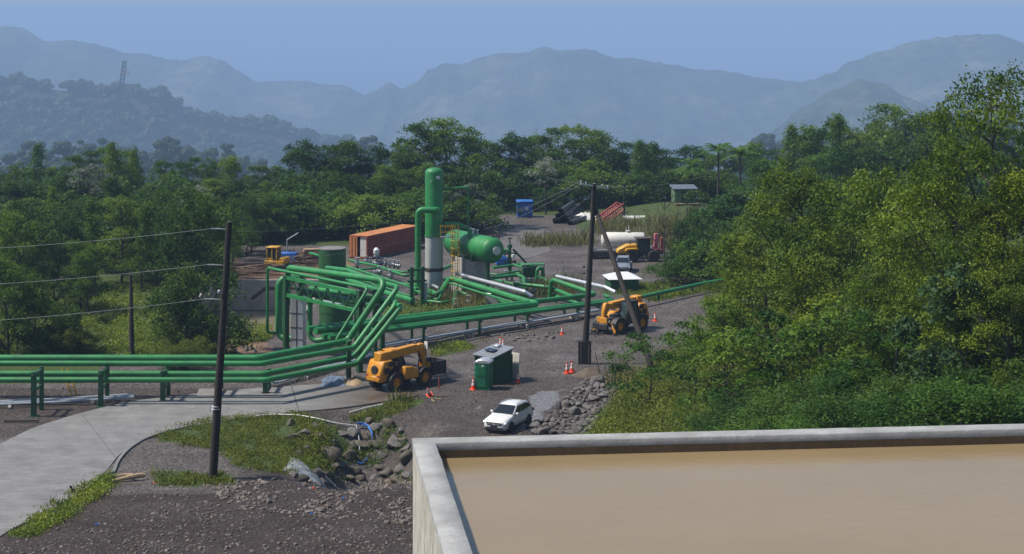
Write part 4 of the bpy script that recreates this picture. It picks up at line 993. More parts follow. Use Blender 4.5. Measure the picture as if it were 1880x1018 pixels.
# grey conduits on low sleepers in front of the run
def conduits(label, a, b_, n, r, sp, name='conduit_bundle', hz=.42):
    o = thing(name, label, 'conduits', (0, 0, 0)); d = (b_ - a); nn = Vector((-d.y, d.x, 0)).normalized()
    for k in range(n):
        q = nn * (k - (n - 1) / 2) * sp; m_ = a.lerp(b_, .5) + q; m_.z -= .03
        MB().tube([a + q, a.lerp(b_, .25) + q + Vector((0, 0, .02)), m_, b_ + q], r, 8).build('conduit', M['pvcgrey'], o)
    mb = MB(); ns = max(2, int(d.length / 6))
    for k in range(ns):
        p = a.lerp(b_, (k + .5) / ns); p.z = (p.z - r + gz(p.x, p.y)) / 2 - .02; mb.box(p, (.2, n * sp + .4, max(.1, (p.z - gz(p.x, p.y)) * 2)), Matrix.Rotation(math.atan2(d.y, d.x), 3, 'Z'))
    mb.build('sleeper', M['conc'], o); return o
conduits('bundle of grey conduits laid along the gravel road below the long green pipes', Pz(700, 634, .5), Pz(1100, 569, .5), 4, .085, .2)
conduits('grey conduits leading under the climbing green pipes', Pz(500, 703, .35), Pz(700, 645, .4), 4, .085, .24)
conduits('grey conduits on the ground under the roadside pipe rack', Pz(-60, 744, .3), Pz(245, 727, .3), 3, .08, .55)
# piping by the tank and wellhead
pipe('green pipe slanting from the storage tank toward the column', [Pz(632, 488, 1.4), Pz(753, 527, 1.4), Pz(765, 531, 1.4)], .13, rad=.4)
pipe('green pipe along the yard, ending at the rack beside the column', [Pz(640, 478, 1.0), Pz(690, 488, 1.0), Pz(742, 506, 1.0), Pz(762, 505, 1.0)], .14, rad=.5, bands=((1, .4),))
pipe('thin green pipe in front of the valve row', [Pz(655, 496, .9), Pz(700, 492, .9), Pz(740, 500, .9), Pz(768, 499, .9)], .11, rad=.4)
pipe('low fat green pipe passing under the rack beside the column', [Pz(640, 515, .6), Pz(705, 537, .6), Pz(758, 552, .6)], .27, rad=.5)
pipe('green pipe stub looping out beside the storage tank', [Pz(590, 508, 2.2), Pz(628, 497, 2.2), Pz(636, 505, 1.8), Pz(637, 530, 1.2)], .16, rad=.35)
pipe('short green inlet pipe at the head of the storage tank', [Pd(569, 465, 186), Pd(598, 473, 182)], .13)
pipe('green pipe running behind the column under the vessel', [Pz(800, 500, 1.0), Pz(835, 485, 1.0), Pz(845, 480, 1.0)], .17, rad=.4)
pipe('lower green pipe running behind the column under the vessel', [Pz(800, 516, .9), Pz(850, 507, .9), Pz(880, 506, .9)], .15, rad=.4)
pipe('green pipe with a raised elbow in front of the vessel plinth', [Pz(886, 513, 1.3), Pz(950, 505, 1.3), Pz(962, 510, 1.2), Pz(963, 524, .6)], .17, rad=.4)
pipe('green pipe leaving the wellhead along the gravel yard', [Pz(905, 492, 1.1), Pz(945, 487, 1.1), Pz(975, 496, 1.0)], .14, rad=.4)
pipe('slim green pipe behind the wellhead', [Pz(930, 489, 1.0), Pz(960, 484, 1.0), Pz(985, 492, 1.0)], .12, rad=.4)
pipe('green pipe bend beside the dry reeds', [Pz(833, 560, .5), Pz(837, 535, 1.0), Pz(862, 543, .7)], .2, rad=.5)
pipe('slanting dark green brace from the wellhead to the ground', [Pd(942, 458, 196), Pd(966, 483, 196)], .12, 'green_dark')
for k, (pts_, z, r_) in enumerate((([(655, 503), (722, 518), (760, 523)], .8, .09), ([(690, 522), (742, 541), (760, 545)], .7, .1), ([(850, 531), (902, 546), (938, 560)], .6, .12), ([(880, 507), (930, 519), (968, 529)], .8, .12), ([(940, 500), (985, 507), (1004, 514)], .9, .11), ([(1020, 545), (1072, 560), (1098, 553)], .6, .13), ([(648, 512), (680, 520), (700, 530)], .9, .08), ([(868, 500), (915, 505), (955, 497)], 1.2, .1), ([(995, 535), (1040, 548), (1062, 560)], .5, .1), ([(776, 552), (812, 556), (840, 550)], .5, .14))):
    q_ = [Pz(x_, y_, z) for x_, y_ in pts_]; pipe(f"small green connecting pipe in the tangle around the column and wellhead, {NTH[k]} along", [q_[0] + Vector((0, 0, -z))] + q_ + [q_[-1] + Vector((0, 0, -z))], r_, rad=.3, n=10)
# rack with vertical posts next to the column
rk = thing('pipe_rack', 'dark green rack of two heavy posts in front of the column', 'pipe rack', Pz(762, 562, 0), R(20))
for x in (-.35, .75): MB().box((x, 0, 1.9), (.34, .34, 3.8)).build('post', M['green_dark'], rk, bevel=.015)
for z in (3.5, 2.4): MB().box((.2, 0, z), (1.9, .2, .2)).build('cross_beam', M['green_dark'], rk)
MB().box((1.0, .1, 1.1), (.5, .4, 2.2)).build('junction_box', M['skirt'], rk, bevel=.02)
M['tankroof'] = mat('tank_roof', (.20, .19, .175), .7, var=.15, dirt=.3)
# --- storage tanks
def tank(lab, p, r, h, rm, rim=True):
    o = thing('storage_tank', lab, 'tank', p)
    MB().lathe([(r, 0), (r, h), (r * .98, h + .02)], n=40).build('shell', M['green_tank'], o, ang=30)
    MB().lathe([(r * 1.015, h - .02), (r * 1.015, h + .08), (r * .9, h + .11), (.05, h + .17)], n=40).build('roof', M[rm], o, ang=30)
    mb = MB()
    for z in (h * .35, h * .72): mb.lathe([(r, z - .03), (r + .025, z - .03), (r + .025, z + .03), (r, z + .03)], n=40)
    mb.build('hoop', M['green_tank'], o); return o
tank('round green storage tank with a flat grey roof', Pz(610, 549, 0), 1.36, 5.0, 'tankroof')
tank('shorter green tank half hidden behind the pipe frame', Pz(617, 612, 0), 1.5, 2.75, 'alu')
# --- the tall column
tb = Pz(797, 545, 0); TX = tb
t = thing('separator_column', 'tall green cylindrical column on a pale grey skirt', 'process column', tb)
zt = H - (308 - YH) * tb.y / F; zs = H - (433 - YH) * tb.y / F; r = .91
MB().lathe([(r, zs), (r, zt - .55), (r * .97, zt - .38), (r * .85, zt - .2), (r * .6, zt - .07), (r * .3, zt - .01), (.02, zt)], n=44).build('shell', M['green'], t, ang=60)
MB().lathe([(r * .99, 0), (r * .99, zs - .02)], n=44).build('skirt', M['skirt'], t, ang=60)
MB().lathe([(r + .01, 2.6), (r + .03, 2.6), (r + .03, 2.95), (r + .01, 2.95)], n=44).build('band', M['brown'], t, ang=60)
MB().lathe([(r * 1.25, 0), (r * 1.25, .12), (r, .14)], n=44).build('base_ring', M['conc'], t)
a_ = R(-62); MB().lathe([(.19, .9), (.19, 1.02), (.02, 1.03)], axis='x', n=20).build('manway', M['alu'], t, loc=(0, 0, zt - .95)).rotation_euler = (0, 0, a_)
MB().lathe([(.07, .9), (.07, .97)], axis='x', n=12).build('nozzle', M['alu'], t, loc=(0, 0, zt - 1.3)).rotation_euler = (0, 0, R(-105))
zn = H - (384 - YH) * tb.y / F
MB().tube(fillet([(.35, -.75, zn), (.3, -1.25, zn), (-1.55, -1.25, zn + .05), (-1.55, -1.1, 1.2)], .5), .31, 18).build('side_pipe', M['green'], t, ang=60)
zv = H - (347 - YH) * tb.y / F
MB().tube(fillet([(.85, 0, zv), (3.45, .3, zv + .15), (3.4, .3, zv - 3.9)], .15), .1, 10).build('vent_pipe', M['green'], t, ang=60)
mb = MB(); mb.lathe([(r + .01, zs - .05), (r + .05, zs - .05), (r + .05, zs + .05), (r + .01, zs + .05)], n=44); mb.build('weld_ring', M['green'], t)
mb = MB()
for a in (-1.9, -1.2): mb.box((math.cos(a) * r, math.sin(a) * r, .9), (.12, .12, .35))
mb.build('skirt_opening', M['black'], t)
# yellow platform and caged ladder between column and vessel
lp = Vector((tb.x + 2.25, tb.y - .2, 0)); lp = Pd(836, 432, 179.0); lz = lp.z; lp.z = 0
ld_ = thing('access_ladder', 'yellow caged ladder with a railed platform beside the column', 'ladder', lp)
MB().box((-.75, .2, lz - .2), (1.5, 1.1, .08)).build('platform', M['grey'], ld_)
mb = MB()
def rail(p, q, w=.05): mb.beam(p, q, w, w)
for z in (lz + .3, lz + .9):
    rail((-1.5, -.35, z), (-.05, -.35, z)); rail((-1.5, -.35, z), (-1.5, .75, z)); rail((-1.5, .75, z), (-.05, .75, z))
for (x, y) in ((-1.5, -.35), (-1.0, -.35), (-.5, -.35), (-.05, -.35), (-1.5, .75), (-.75, .75), (-.05, .75)): rail((x, y, lz - .2), (x, y, lz + .9))
mb.build('railing', M['railyellow'], ld_)
mb = MB()
for x in (-.25, .25): rail((x, -.45, 0), (x, -.45, lz + 1.1), .07)
k = .3
while k < lz: rail((-.25, -.45, k), (.25, -.45, k), .04); k += .3
mb.build('rungs', M['railyellow'], ld_)
mb = MB(); k = 2.2
while k < lz + 1.0:
    pts = [(.4 * math.cos(a), -.5 - .7 * math.sin(a), k) for a in [math.pi * i / 8 for i in range(9)]]
    for p, q in zip(pts, pts[1:]): rail(p, q, .05)
    k += .75
for i in (0, 2, 4, 6, 8):
    a = math.pi * i / 8; rail((.4 * math.cos(a), -.5 - .7 * math.sin(a), 2.2), (.4 * math.cos(a), -.5 - .7 * math.sin(a), lz + .9), .045)
mb.build('cage', M['railyellow'], ld_)
# --- horizontal vessel
v0 = Pz(835, 444, 5.0); v1 = Pz(904, 460, 5.0); vd = (v1 - v0); vl = vd.length; va = math.atan2(vd.y, vd.x)
v = thing('pressure_vessel', 'fat green horizontal pressure vessel with domed ends', 'pressure vessel', (v0.x, v0.y, 0), va)
rv = 1.27
prof = [(.02, -.75), (rv * .45, -.68), (rv * .75, -.5), (rv * .93, -.25), (rv, 0), (rv, vl), (rv * .93, vl + .25), (rv * .75, vl + .5), (rv * .45, vl + .68), (.02, vl + .75)]
MB().lathe(prof, (0, 0, 5.0), 'x', 44).build('shell', M['green'], v, ang=60)
mb = MB()
for x in (.05, vl * .5, vl - .05): mb.lathe([(rv, x - .04), (rv + .025, x - .04), (rv + .025, x + .04), (rv, x + .04)], (0, 0, 5.0), 'x', 44)
mb.build('weld_ring', M['green'], v)
MB().lathe([(.36, vl + .55), (.36, vl + .86), (.42, vl + .86), (.42, vl + .96), (.02, vl + .97)], (0, .0, 5.05), 'x', 28).build('manway', M['alu'], v)
MB().box((vl * .42, 0, 1.85), (vl * .62, 1.7, 3.7)).build('plinth', M['conc'], v, bevel=.04)
for x in (vl * .16, vl * .7): MB().prism([(-1.15, 3.7), (1.15, 3.7), (1.1, 4.7), (-1.1, 4.7)], x - .15, x + .15, 'yz').build('saddle', M['green_dark'], v)
MB().tube([(vl * .93, -.2, 0), (vl * .93, -.2, 3.9)], .2, 14).build('drain_leg', M['green_dark'], v)
MB().tube([(vl * .45, -1.0, .2), (vl * .45, -1.0, 4.1)], .1, 10).build('sample_pipe', M['offwhite'], v)
i_ = Matrix.Rotation(-va, 3, 'Z')
def lv(p): q = i_ @ (Vector(p) - Vector((v0.x, v0.y, 0))); return q
MB().tube(fillet([lv(Pd(815, 411, 180.4)), lv(Pd(846, 413, 180.8)), lv(Pd(862, 422, 180.6)), lv(Pd(864, 445, 180.2)), lv(Pd(886, 457, 180.4))], .5), .2, 18).build('swan_neck_pipe', M['green'], v, ang=60)
mb = MB()
for x in (vl * .35, vl * .45, vl * .55): mb.lathe([(.1, 6.2), (.1, 6.55), (.17, 6.55), (.17, 6.68)], (x, .25, 0), 'z', 12)
mb.build('safety_valve', M['alu'], v)
mb = MB()
for y in (-.45, .05): mb.box((vl * .13 - .005, y, 1.9), (.3, .28, 1.0))
mb.build('plinth_opening', M['black'], v)
# --- valves, wellhead, pump skid
def valve(lab, p, s=1.0, rz=0):
    o = thing('valve', lab, 'valve', p, rz)
    MB().lathe([(.12, -.28), (.2, -.26), (.2, -.2), (.13, -.18), (.17, 0), (.13, .18), (.2, .2), (.2, .26), (.12, .28)], (0, 0, .3), 'x', 14).build('body', M['grey'], o)
    MB().lathe([(.1, .4), (.14, .45), (.14, .55), (.05, .58), (.05, .85), (.02, .86)], n=12).build('bonnet', M['grey'], o)
    MB().lathe([(.21, .78), (.24, .78), (.24, .82), (.21, .82)], n=16).build('handwheel', M['grey'], o)
    MB().box((0, 0, .05), (.2, .2, .3)).build('stand', M['green_dark'], o)
    o.scale = (s, s, s); return o
gv = [(672, 484, 1.0), (680, 485, .9), (700, 487, 1.0), (708, 488, 1.0), (716, 490, 1.0), (724, 491, 1.0), (731, 493, 1.0), (656, 491, 1.3), (697, 504, 1.1), (689, 514, 1.1), (717, 513, 1.2)]
for k, (px, py, s) in enumerate(gv):
    valve(f"grey hand valve among the slim green pipes by the container, {NTH[k]} of the cluster", Pz(px, py, .9), s, rt.random() * 3)
o = valve('large pale valve head with a tall actuator behind the pipe frame', Pz(691, 492, .6), 1.6); MB().lathe([(.16, .9), (.22, 1.0), (.2, 1.25), (.05, 1.4)], n=14).build('actuator', M['white'], o)
for k, (px, py) in enumerate(((836, 566), (860, 560), (950, 533), (978, 540), (1062, 556), (890, 520), (930, 512), (905, 540))):
    valve(f"small grey valve standing low among the reeds and pipes, {NTH[k]} of its row", Pz(px, py, .2), 1.1, rt.random() * 3)
wh = thing('wellhead', 'dark wellhead tree with stacked valves beyond the vessel', 'wellhead', Pz(936, 505, 0), R(20))
mb = MB(); mb.lathe([(.32, 0), (.32, .3), (.2, .35), (.2, .8), (.3, .85), (.3, 1.0), (.19, 1.05), (.19, 1.7), (.27, 1.75), (.27, 1.95), (.16, 2.0), (.16, 2.9), (.26, 2.95), (.26, 3.3), (.08, 3.35), (.06, 4.1)], n=16); mb.build('stack', M['green_dark'], wh)
MB().lathe([(.26, 3.95), (.3, 3.95), (.3, 4.02), (.26, 4.02)], n=16).build('handwheel', M['black'], wh)
for z in (1.4, 2.3): MB().lathe([(.1, -.7), (.18, -.68), (.18, -.55), (.1, -.5), (.1, .5), (.18, .55), (.18, .68), (.1, .7)], (0, 0, z), 'x', 12).build('side_valve', M['green_dark'], wh)
MB().tube(fillet([(0, 0, 2.6), (-1.9, .4, 2.75)], .2), .2, 12).build('flow_arm', M['green'], wh)
MB().lathe([(.2, 1.9), (.22, 2.0), (.22, 2.25), (.05, 2.3)], (.25, -.4, 0), 'z', 12).build('gauge_drum', M['white'], wh)
pk = thing('pump_skid', 'dark green pump skid with a curved pipe at the yard edge', 'pump skid', Pz(978, 522, 0), R(10))
MB().box((0, 0, .3), (2.6, 1.5, .3)).build('base_frame', M['green_dark'], pk, bevel=.02)
MB().box((-.3, .1, 1.3), (1.7, .9, 1.1)).build('casing', M['green_dark'], pk, bevel=.06)
MB().box((0, .2, 2.05), (2.5, 1.0, .12)).build('cover', M['green'], pk, bevel=.02)
MB().tube(fillet([(1.0, -.5, .5), (1.0, -.5, 1.75), (.35, -.7, 1.75), (.3, -.7, .6)], .45), .2, 12).build('pipe_bend', M['green'], pk)
mb = MB()
for x in (-1.1, -.7, -.2, .4, 1.1): mb.box((x, -.55, 1.25), (.08, .08, 1.6))
mb.build('uprights', M['green_dark'], pk)
o = thing('skid_box', 'grey steel equipment box on the ground behind the stepped run', 'equipment box', Pz(905, 560, 0), R(-20))
MB().box((0, 0, .55), (1.4, .9, 1.1)).build('body', M['grey'], o, bevel=.04); MB().box((0, 0, 1.14), (1.5, 1.0, .08)).build('lid', M['alu'], o, bevel=.02)
o = thing('pump_box', 'blue pump unit on the yard behind the wellhead', 'pump', Pz(921, 488, 0), R(15))
MB().box((0, 0, .5), (1.3, .8, .8)).build('body', M['blue'], o, bevel=.08); MB().box((.1, 0, .98), (.7, .5, .2)).build('cap', M['blue'], o, bevel=.05)
# brown outlet pipe over the wall
pipe('dark brown drain pipe bent down over the pool wall', [Pd(560, 528, 186), Pd(487, 530, 186.5), Pd(462, 549, 186.5)], .2, 'brown', .5, name='drain_pipe')
# ================================================================ VEHICLES
def wheel(parent, c, r, w, rim_m, lug=0, axis_y=1, name='wheel'):
    wl = bpy.data.objects.new(name, None); COL.objects.link(wl); wl.parent = parent; wl.location = c; wl.empty_display_size = .1
    MB().lathe([(r * .58, -w / 2), (r * .9, -w / 2), (r * .985, -w * .36), (r, -w * .18), (r, w * .18), (r * .985, w * .36), (r * .9, w / 2), (r * .58, w / 2)], axis='y', n=32, caps=False).build('tyre', M['tyre'], wl, ang=40)
    if lug:
        mb = MB()
        for k in range(lug):
            a = 2 * math.pi * k / lug
            for s in (-1, 1): mb.box((math.cos(a + s * .07) * r, s * w * .22, math.sin(a + s * .07) * r), (.07, w * .46, .09), Matrix.Rotation(-a, 3, 'Y') @ Matrix.Rotation(s * .5, 3, 'X'))
        mb.build('tread', M['tyre'], wl)
    s = axis_y; MB().lathe([(r * .6, -w * .3), (r * .6, w * .36 * 1), (r * .52, w * .40), (r * .46, w * .2), (r * .26, w * .16), (r * .22, w * .34), (.02, w * .36)][::1] if s > 0 else
                    [(.02, -w * .36), (r * .22, -w * .34), (r * .26, -w * .16), (r * .46, -w * .2), (r * .52, -w * .40), (r * .6, -w * .36), (r * .6, w * .3)], axis='y', n=28).build('rim', rim_m, wl, ang=35)
    return wl
def lettering(parent, txt, size, loc, rot, mat_, depth=.006):
    cu = bpy.data.curves.new('lettering', 'FONT'); cu.body = txt; cu.size = size; cu.extrude = depth; cu.align_x = 'CENTER'; cu.align_y = 'CENTER'; cu.shear = .25
    o = bpy.data.objects.new('tmp', cu); COL.objects.link(o); bpy.context.view_layer.update()
    me = bpy.data.meshes.new_from_object(o.evaluated_get(bpy.context.evaluated_depsgraph_get())); bpy.data.objects.remove(o)
    me.materials.clear(); me.materials.append(mat_)
    t = bpy.data.objects.new('lettering', me); COL.objects.link(t); t.parent = parent; t.location = loc; t.rotation_euler = rot; return t
def telehandler(lab, p, rz, kind):
    o = thing('telehandler', lab, 'telehandler', p, rz)
    Y = M['yellow']; K = M['black']; wb = 1.4; r = .64; tw = .46; ty = .98
    for x in (-wb, wb):
        for s in (-1, 1): wheel(o, (x, s * ty, r), r, tw, Y, 18, s)
    MB().prism([(-2.35, .75), (-2.3, 1.25), (-1.2, 1.3), (1.9, 1.15), (2.15, .85), (1.9, .55), (-2.1, .55)], -.5, .5).build('chassis', K, o, bevel=.03)
    mb = MB()
    for x in (-wb, wb): mb.box((x, 0, r), (.34, 1.7, .3))
    mb.build('axle', K, o)
    # heavy rear with engine grille
    MB().prism([(-2.62, .72), (-2.68, 1.15), (-2.5, 1.7), (-2.3, 2.2), (-1.5, 2.25), (-1.25, 1.75), (-1.75, 1.35), (-1.95, .72)], -.78, .78).build('counterweight', Y, o, bevel=.07)
    MB().box((-2.6, 0, .95), (.24, 1.5, .42)).build('bumper', Y, o, bevel=.08)
    MB().lathe([(.3, -.06), (.34, .05), (.24, .06)], (-2.6, -.1, 1.55), 'x', 20).build('rear_vent', K, o)
    for s in (-1, 1):
        MB().box((-2.0, s * .785, 1.5), (.55, .03, .42)).build('side_vent', K, o); MB().box((-1.62, s * .80, 1.95), (.5, .1, .34)).build('recess_shade_block', K, o, bevel=.02)  # side recesses are solid black blocks standing in for shaded cavities
    MB().box((-1.0, 0, 1.62), (1.1, .9, .5)).build('gap_shade_block', K, o, bevel=.03); MB().tube([(-.7, -.75, 1.5), (-.7, -.75, 2.15)], .06, 8).build('exhaust', K, o)  # black block stands in for the dark gap between counterweight and hood
    mb = MB()
    for s in (-1, 1): mb.box((-2.69, s * .58, 1.15), (.06, .2, .14))
    mb.build('tail_light', M['red'], o)
    # bodywork on the engine side and mudguards
    MB().prism([(-.75, .85), (-.62, 1.68), (.15, 1.62), (.72, 1.32), (.74, .72), (-.6, .72)], -1.22, -.5).build('engine_hood', Y, o, bevel=.07)
    MB().box((-.05, -.86, 1.63), (.5, .5, .04), Matrix.Rotation(.12, 3, 'Y')).build('hood_grille', K, o)
    MB().box((0, 0, 1.2), (2.1, .98, .5)).build('deck', K, o, bevel=.03)
    for x in (-wb, wb):
        for s in (-1, 1):
            mb = MB(); n = 9; rr = r + .1; pr = [(x + math.cos(a) * rr, r + math.sin(a) * rr) for a in [R(20 + 140 * i / (n - 1)) for i in range(n)]]
            pi_ = [(x + math.cos(a) * (rr - .05), r + math.sin(a) * (rr - .05)) for a in [R(20 + 140 * i / (n - 1)) for i in range(n)]]
            a_, b_ = sorted((s * (ty - .27), s * (ty + .27))); mb.prism(pr + pi_[::-1], a_, b_); mb.build('mudguard', K, o)
    # cab on the far side of the boom
    cab = bpy.data.objects.new('cab', None); COL.objects.link(cab); cab.parent = o; cab.location = (.0, .78, 0)
    cp = [(-.8, .85), (-.85, 1.55), (-.62, 2.52), (.28, 2.55), (.72, 1.6), (.78, .85)]
    MB().prism([(x * .96, z) for x, z in cp], -.43, .43).build('glass', M['glass2'], cab)
    mb = MB()
    for y in (-.45, .45):
        for a, b_ in zip(cp, cp[1:] + cp[:1]): mb.beam((a[0], y, a[1]), (b_[0], y, b_[1]), .08, .08, (0, 1, 0))
        mb.beam((-.1, y, .85), (-.1, y, 2.53), .07, .07, (0, 1, 0))
    mb.build('cab_frame', K, cab); MB().box((-.17, 0, 2.6), (1.0, .96, .1)).build('roof', K if kind == 'forks' else Y, cab, bevel=.03)
    MB().prism([(-.8, .8), (-.8, 1.45), (.7, 1.45), (.76, .8)], -.46, .46).build('door_panel', K, cab, bevel=.02)
    if kind == 'box':
        MB().box((.58, -.1, 1.75), (.12, .1, 1.3), Matrix.Rotation(-.25, 3, 'Y')).build('front_post', Y, cab)
    # telescopic boom from the high rear pivot to the front head
    a = Vector((-2.05, -.08, 2.42)); b_ = Vector((1.35, -.08, 2.62 if kind == 'box' else 2.25)); dz = (b_ - a).normalized()
    bo = MB().beam(a, b_, .54, .60).build('boom', Y, o, bevel=.035)
    MB().beam(a + dz * 1.6 + Vector((0, 0, -.02)), b_ + dz * .75, .42, .46).build('inner_boom', Y, o, bevel=.03)
    MB().box(a + Vector((.1, 0, -.12)), (.75, .78, .95)).build('boom_pivot', Y, o, bevel=.07)
    MB().box(a.lerp(b_, .34) + Vector((0, 0, .27)), (.55, .46, .14)).build('boom_collar', Y, o, bevel=.03)
    mb = MB(); mb.tube([(-.9, -.08, 1.35), a.lerp(b_, .42) + Vector((0, 0, -.24))], .085, 10); mb.build('lift_ram', K, o)
    MB().tube([a + Vector((.6, .26, .05)), b_ + Vector((-.2, .26, .0))], .03, 8).build('hose', K, o)
    fx = b_.x + .62; fz = b_.z
    MB().prism([(fx - .35, fz - .28), (fx - .3, fz + .3), (fx + .1, fz + .28), (fx + .3, fz - .3), (fx + .42, .95), (fx + .15, .75), (fx - .02, .95), (fx - .02, fz - .65)], -.26, .1).build('boom_head', Y, o, bevel=.05)
    mb = MB(); mb.tube([(fx - .25, -.08, fz - .5), (fx + .12, -.08, 1.15)], .08, 10); mb.build('tilt_ram', K, o)
    MB().box((fx + .36, -.08, 1.05 if kind == 'box' else .95), (.14, 1.15, .85)).build('carriage', Y, o, bevel=.03)
    if kind == 'box':
        bx = bpy.data.objects.new('skip_box', None); COL.objects.link(bx); bx.parent = o; bx.location = (fx + 1.1, -.08, 1.05)
        mb = MB(); mb.box((0, 0, -.42), (1.25, 1.5, .06)); mb.box((-.6, 0, 0), (.05, 1.5, .84)); mb.box((.6, 0, 0), (.05, 1.5, .84)); mb.box((0, -.73, 0), (1.2, .05, .84)); mb.box((0, .73, 0), (1.2, .05, .84))
        mb.build('panel', M['brown'], bx)
        mb = MB()
        for x in (-.63, .63):
            for y in (-.76, .76): mb.box((x, y, 0), (.09, .09, .96))
        for y in (-.76, .76): mb.box((0, y, .44), (1.3, .1, .08)); mb.box((0, y, -.43), (1.3, .1, .08))
        for x in (-.63, .63): mb.box((x, 0, .44), (.1, 1.5, .08))
        mb.build('frame', K, bx)
        MB().box((fx + .15, -.45, fz + .15), (.04, .32, .55)).build('warning_plate', M['white'], o)
        mb = MB(); mb.beam((fx + .12, -.45, fz - .6), (fx + .15, -.45, fz + .2), .05, .05); mb.build('plate_post', M['black'], o)
    else:
        mb = MB()
        for y in (-.45, .3): mb.box((fx + 1.05, y, .09), (1.5, .14, .07)); mb.box((fx + .42, y, .5), (.08, .14, .9))
        mb.build('fork', K, o)
        MB().box((fx + .55, -.08, .62), (.3, 1.7, .5)).build('fork_carriage', K, o, bevel=.04)
        for s in (-1, 1):
            MB().beam((wb + .45, s * .55, .95), (wb + .75, s * 1.25, .12), .18, .22).build('stabiliser', Y, o, bevel=.03)
            MB().box((wb + .76, s * 1.28, .06), (.42, .36, .1)).build('stabiliser_foot', K, o)
        # maker's plate on the boom side
        c = a.lerp(b_, .68); e = math.atan2(b_.z - a.z, b_.x - a.x)
        MB().box(c + Vector((0, .215, .02)), (.8, .012, .3), Matrix.Rotation(-e, 3, 'Y')).build('badge', K, o)
        lettering(o, 'JCB', .34, c + Vector((0, .226, .02)), (R(90), e, R(180)), M['cream'])
    o.scale = (1.05, 1.05, 1.05)
    MB().box((-1.25, -1.0, 1.95), (.08, .2, .3)).build('mirror', K, o); MB().beam((-1.2, -.6, 1.7), (-1.25, -1.0, 1.95), .04, .04).build('mirror_arm', K, o)
    return o
p = (Pz(725, 719, 0) + Pz(777, 708.5, 0)) / 2; hd = math.atan2(Pz(777, 708.5, 0).y - Pz(725, 719, 0).y, Pz(777, 708.5, 0).x - Pz(725, 719, 0).x)
n_ = Vector((-math.sin(hd), math.cos(hd), 0)); p = p + n_ * .98; p.z = .02
telehandler('orange-yellow boom handler carrying a dark open box at its front', p, hd, 'box')
fw, rw_ = Pz(1132, 614, 0), Pz(1180, 605.5, 0); p = (fw + rw_) / 2; d_ = fw - rw_; hd = math.atan2(d_.y, d_.x); n_ = Vector((-math.sin(hd), math.cos(hd), 0)); p = p - n_ * .98; p.z = .02
telehandler('orange-yellow boom handler with black cab, forks down and stabilisers out', p, hd, 'forks')
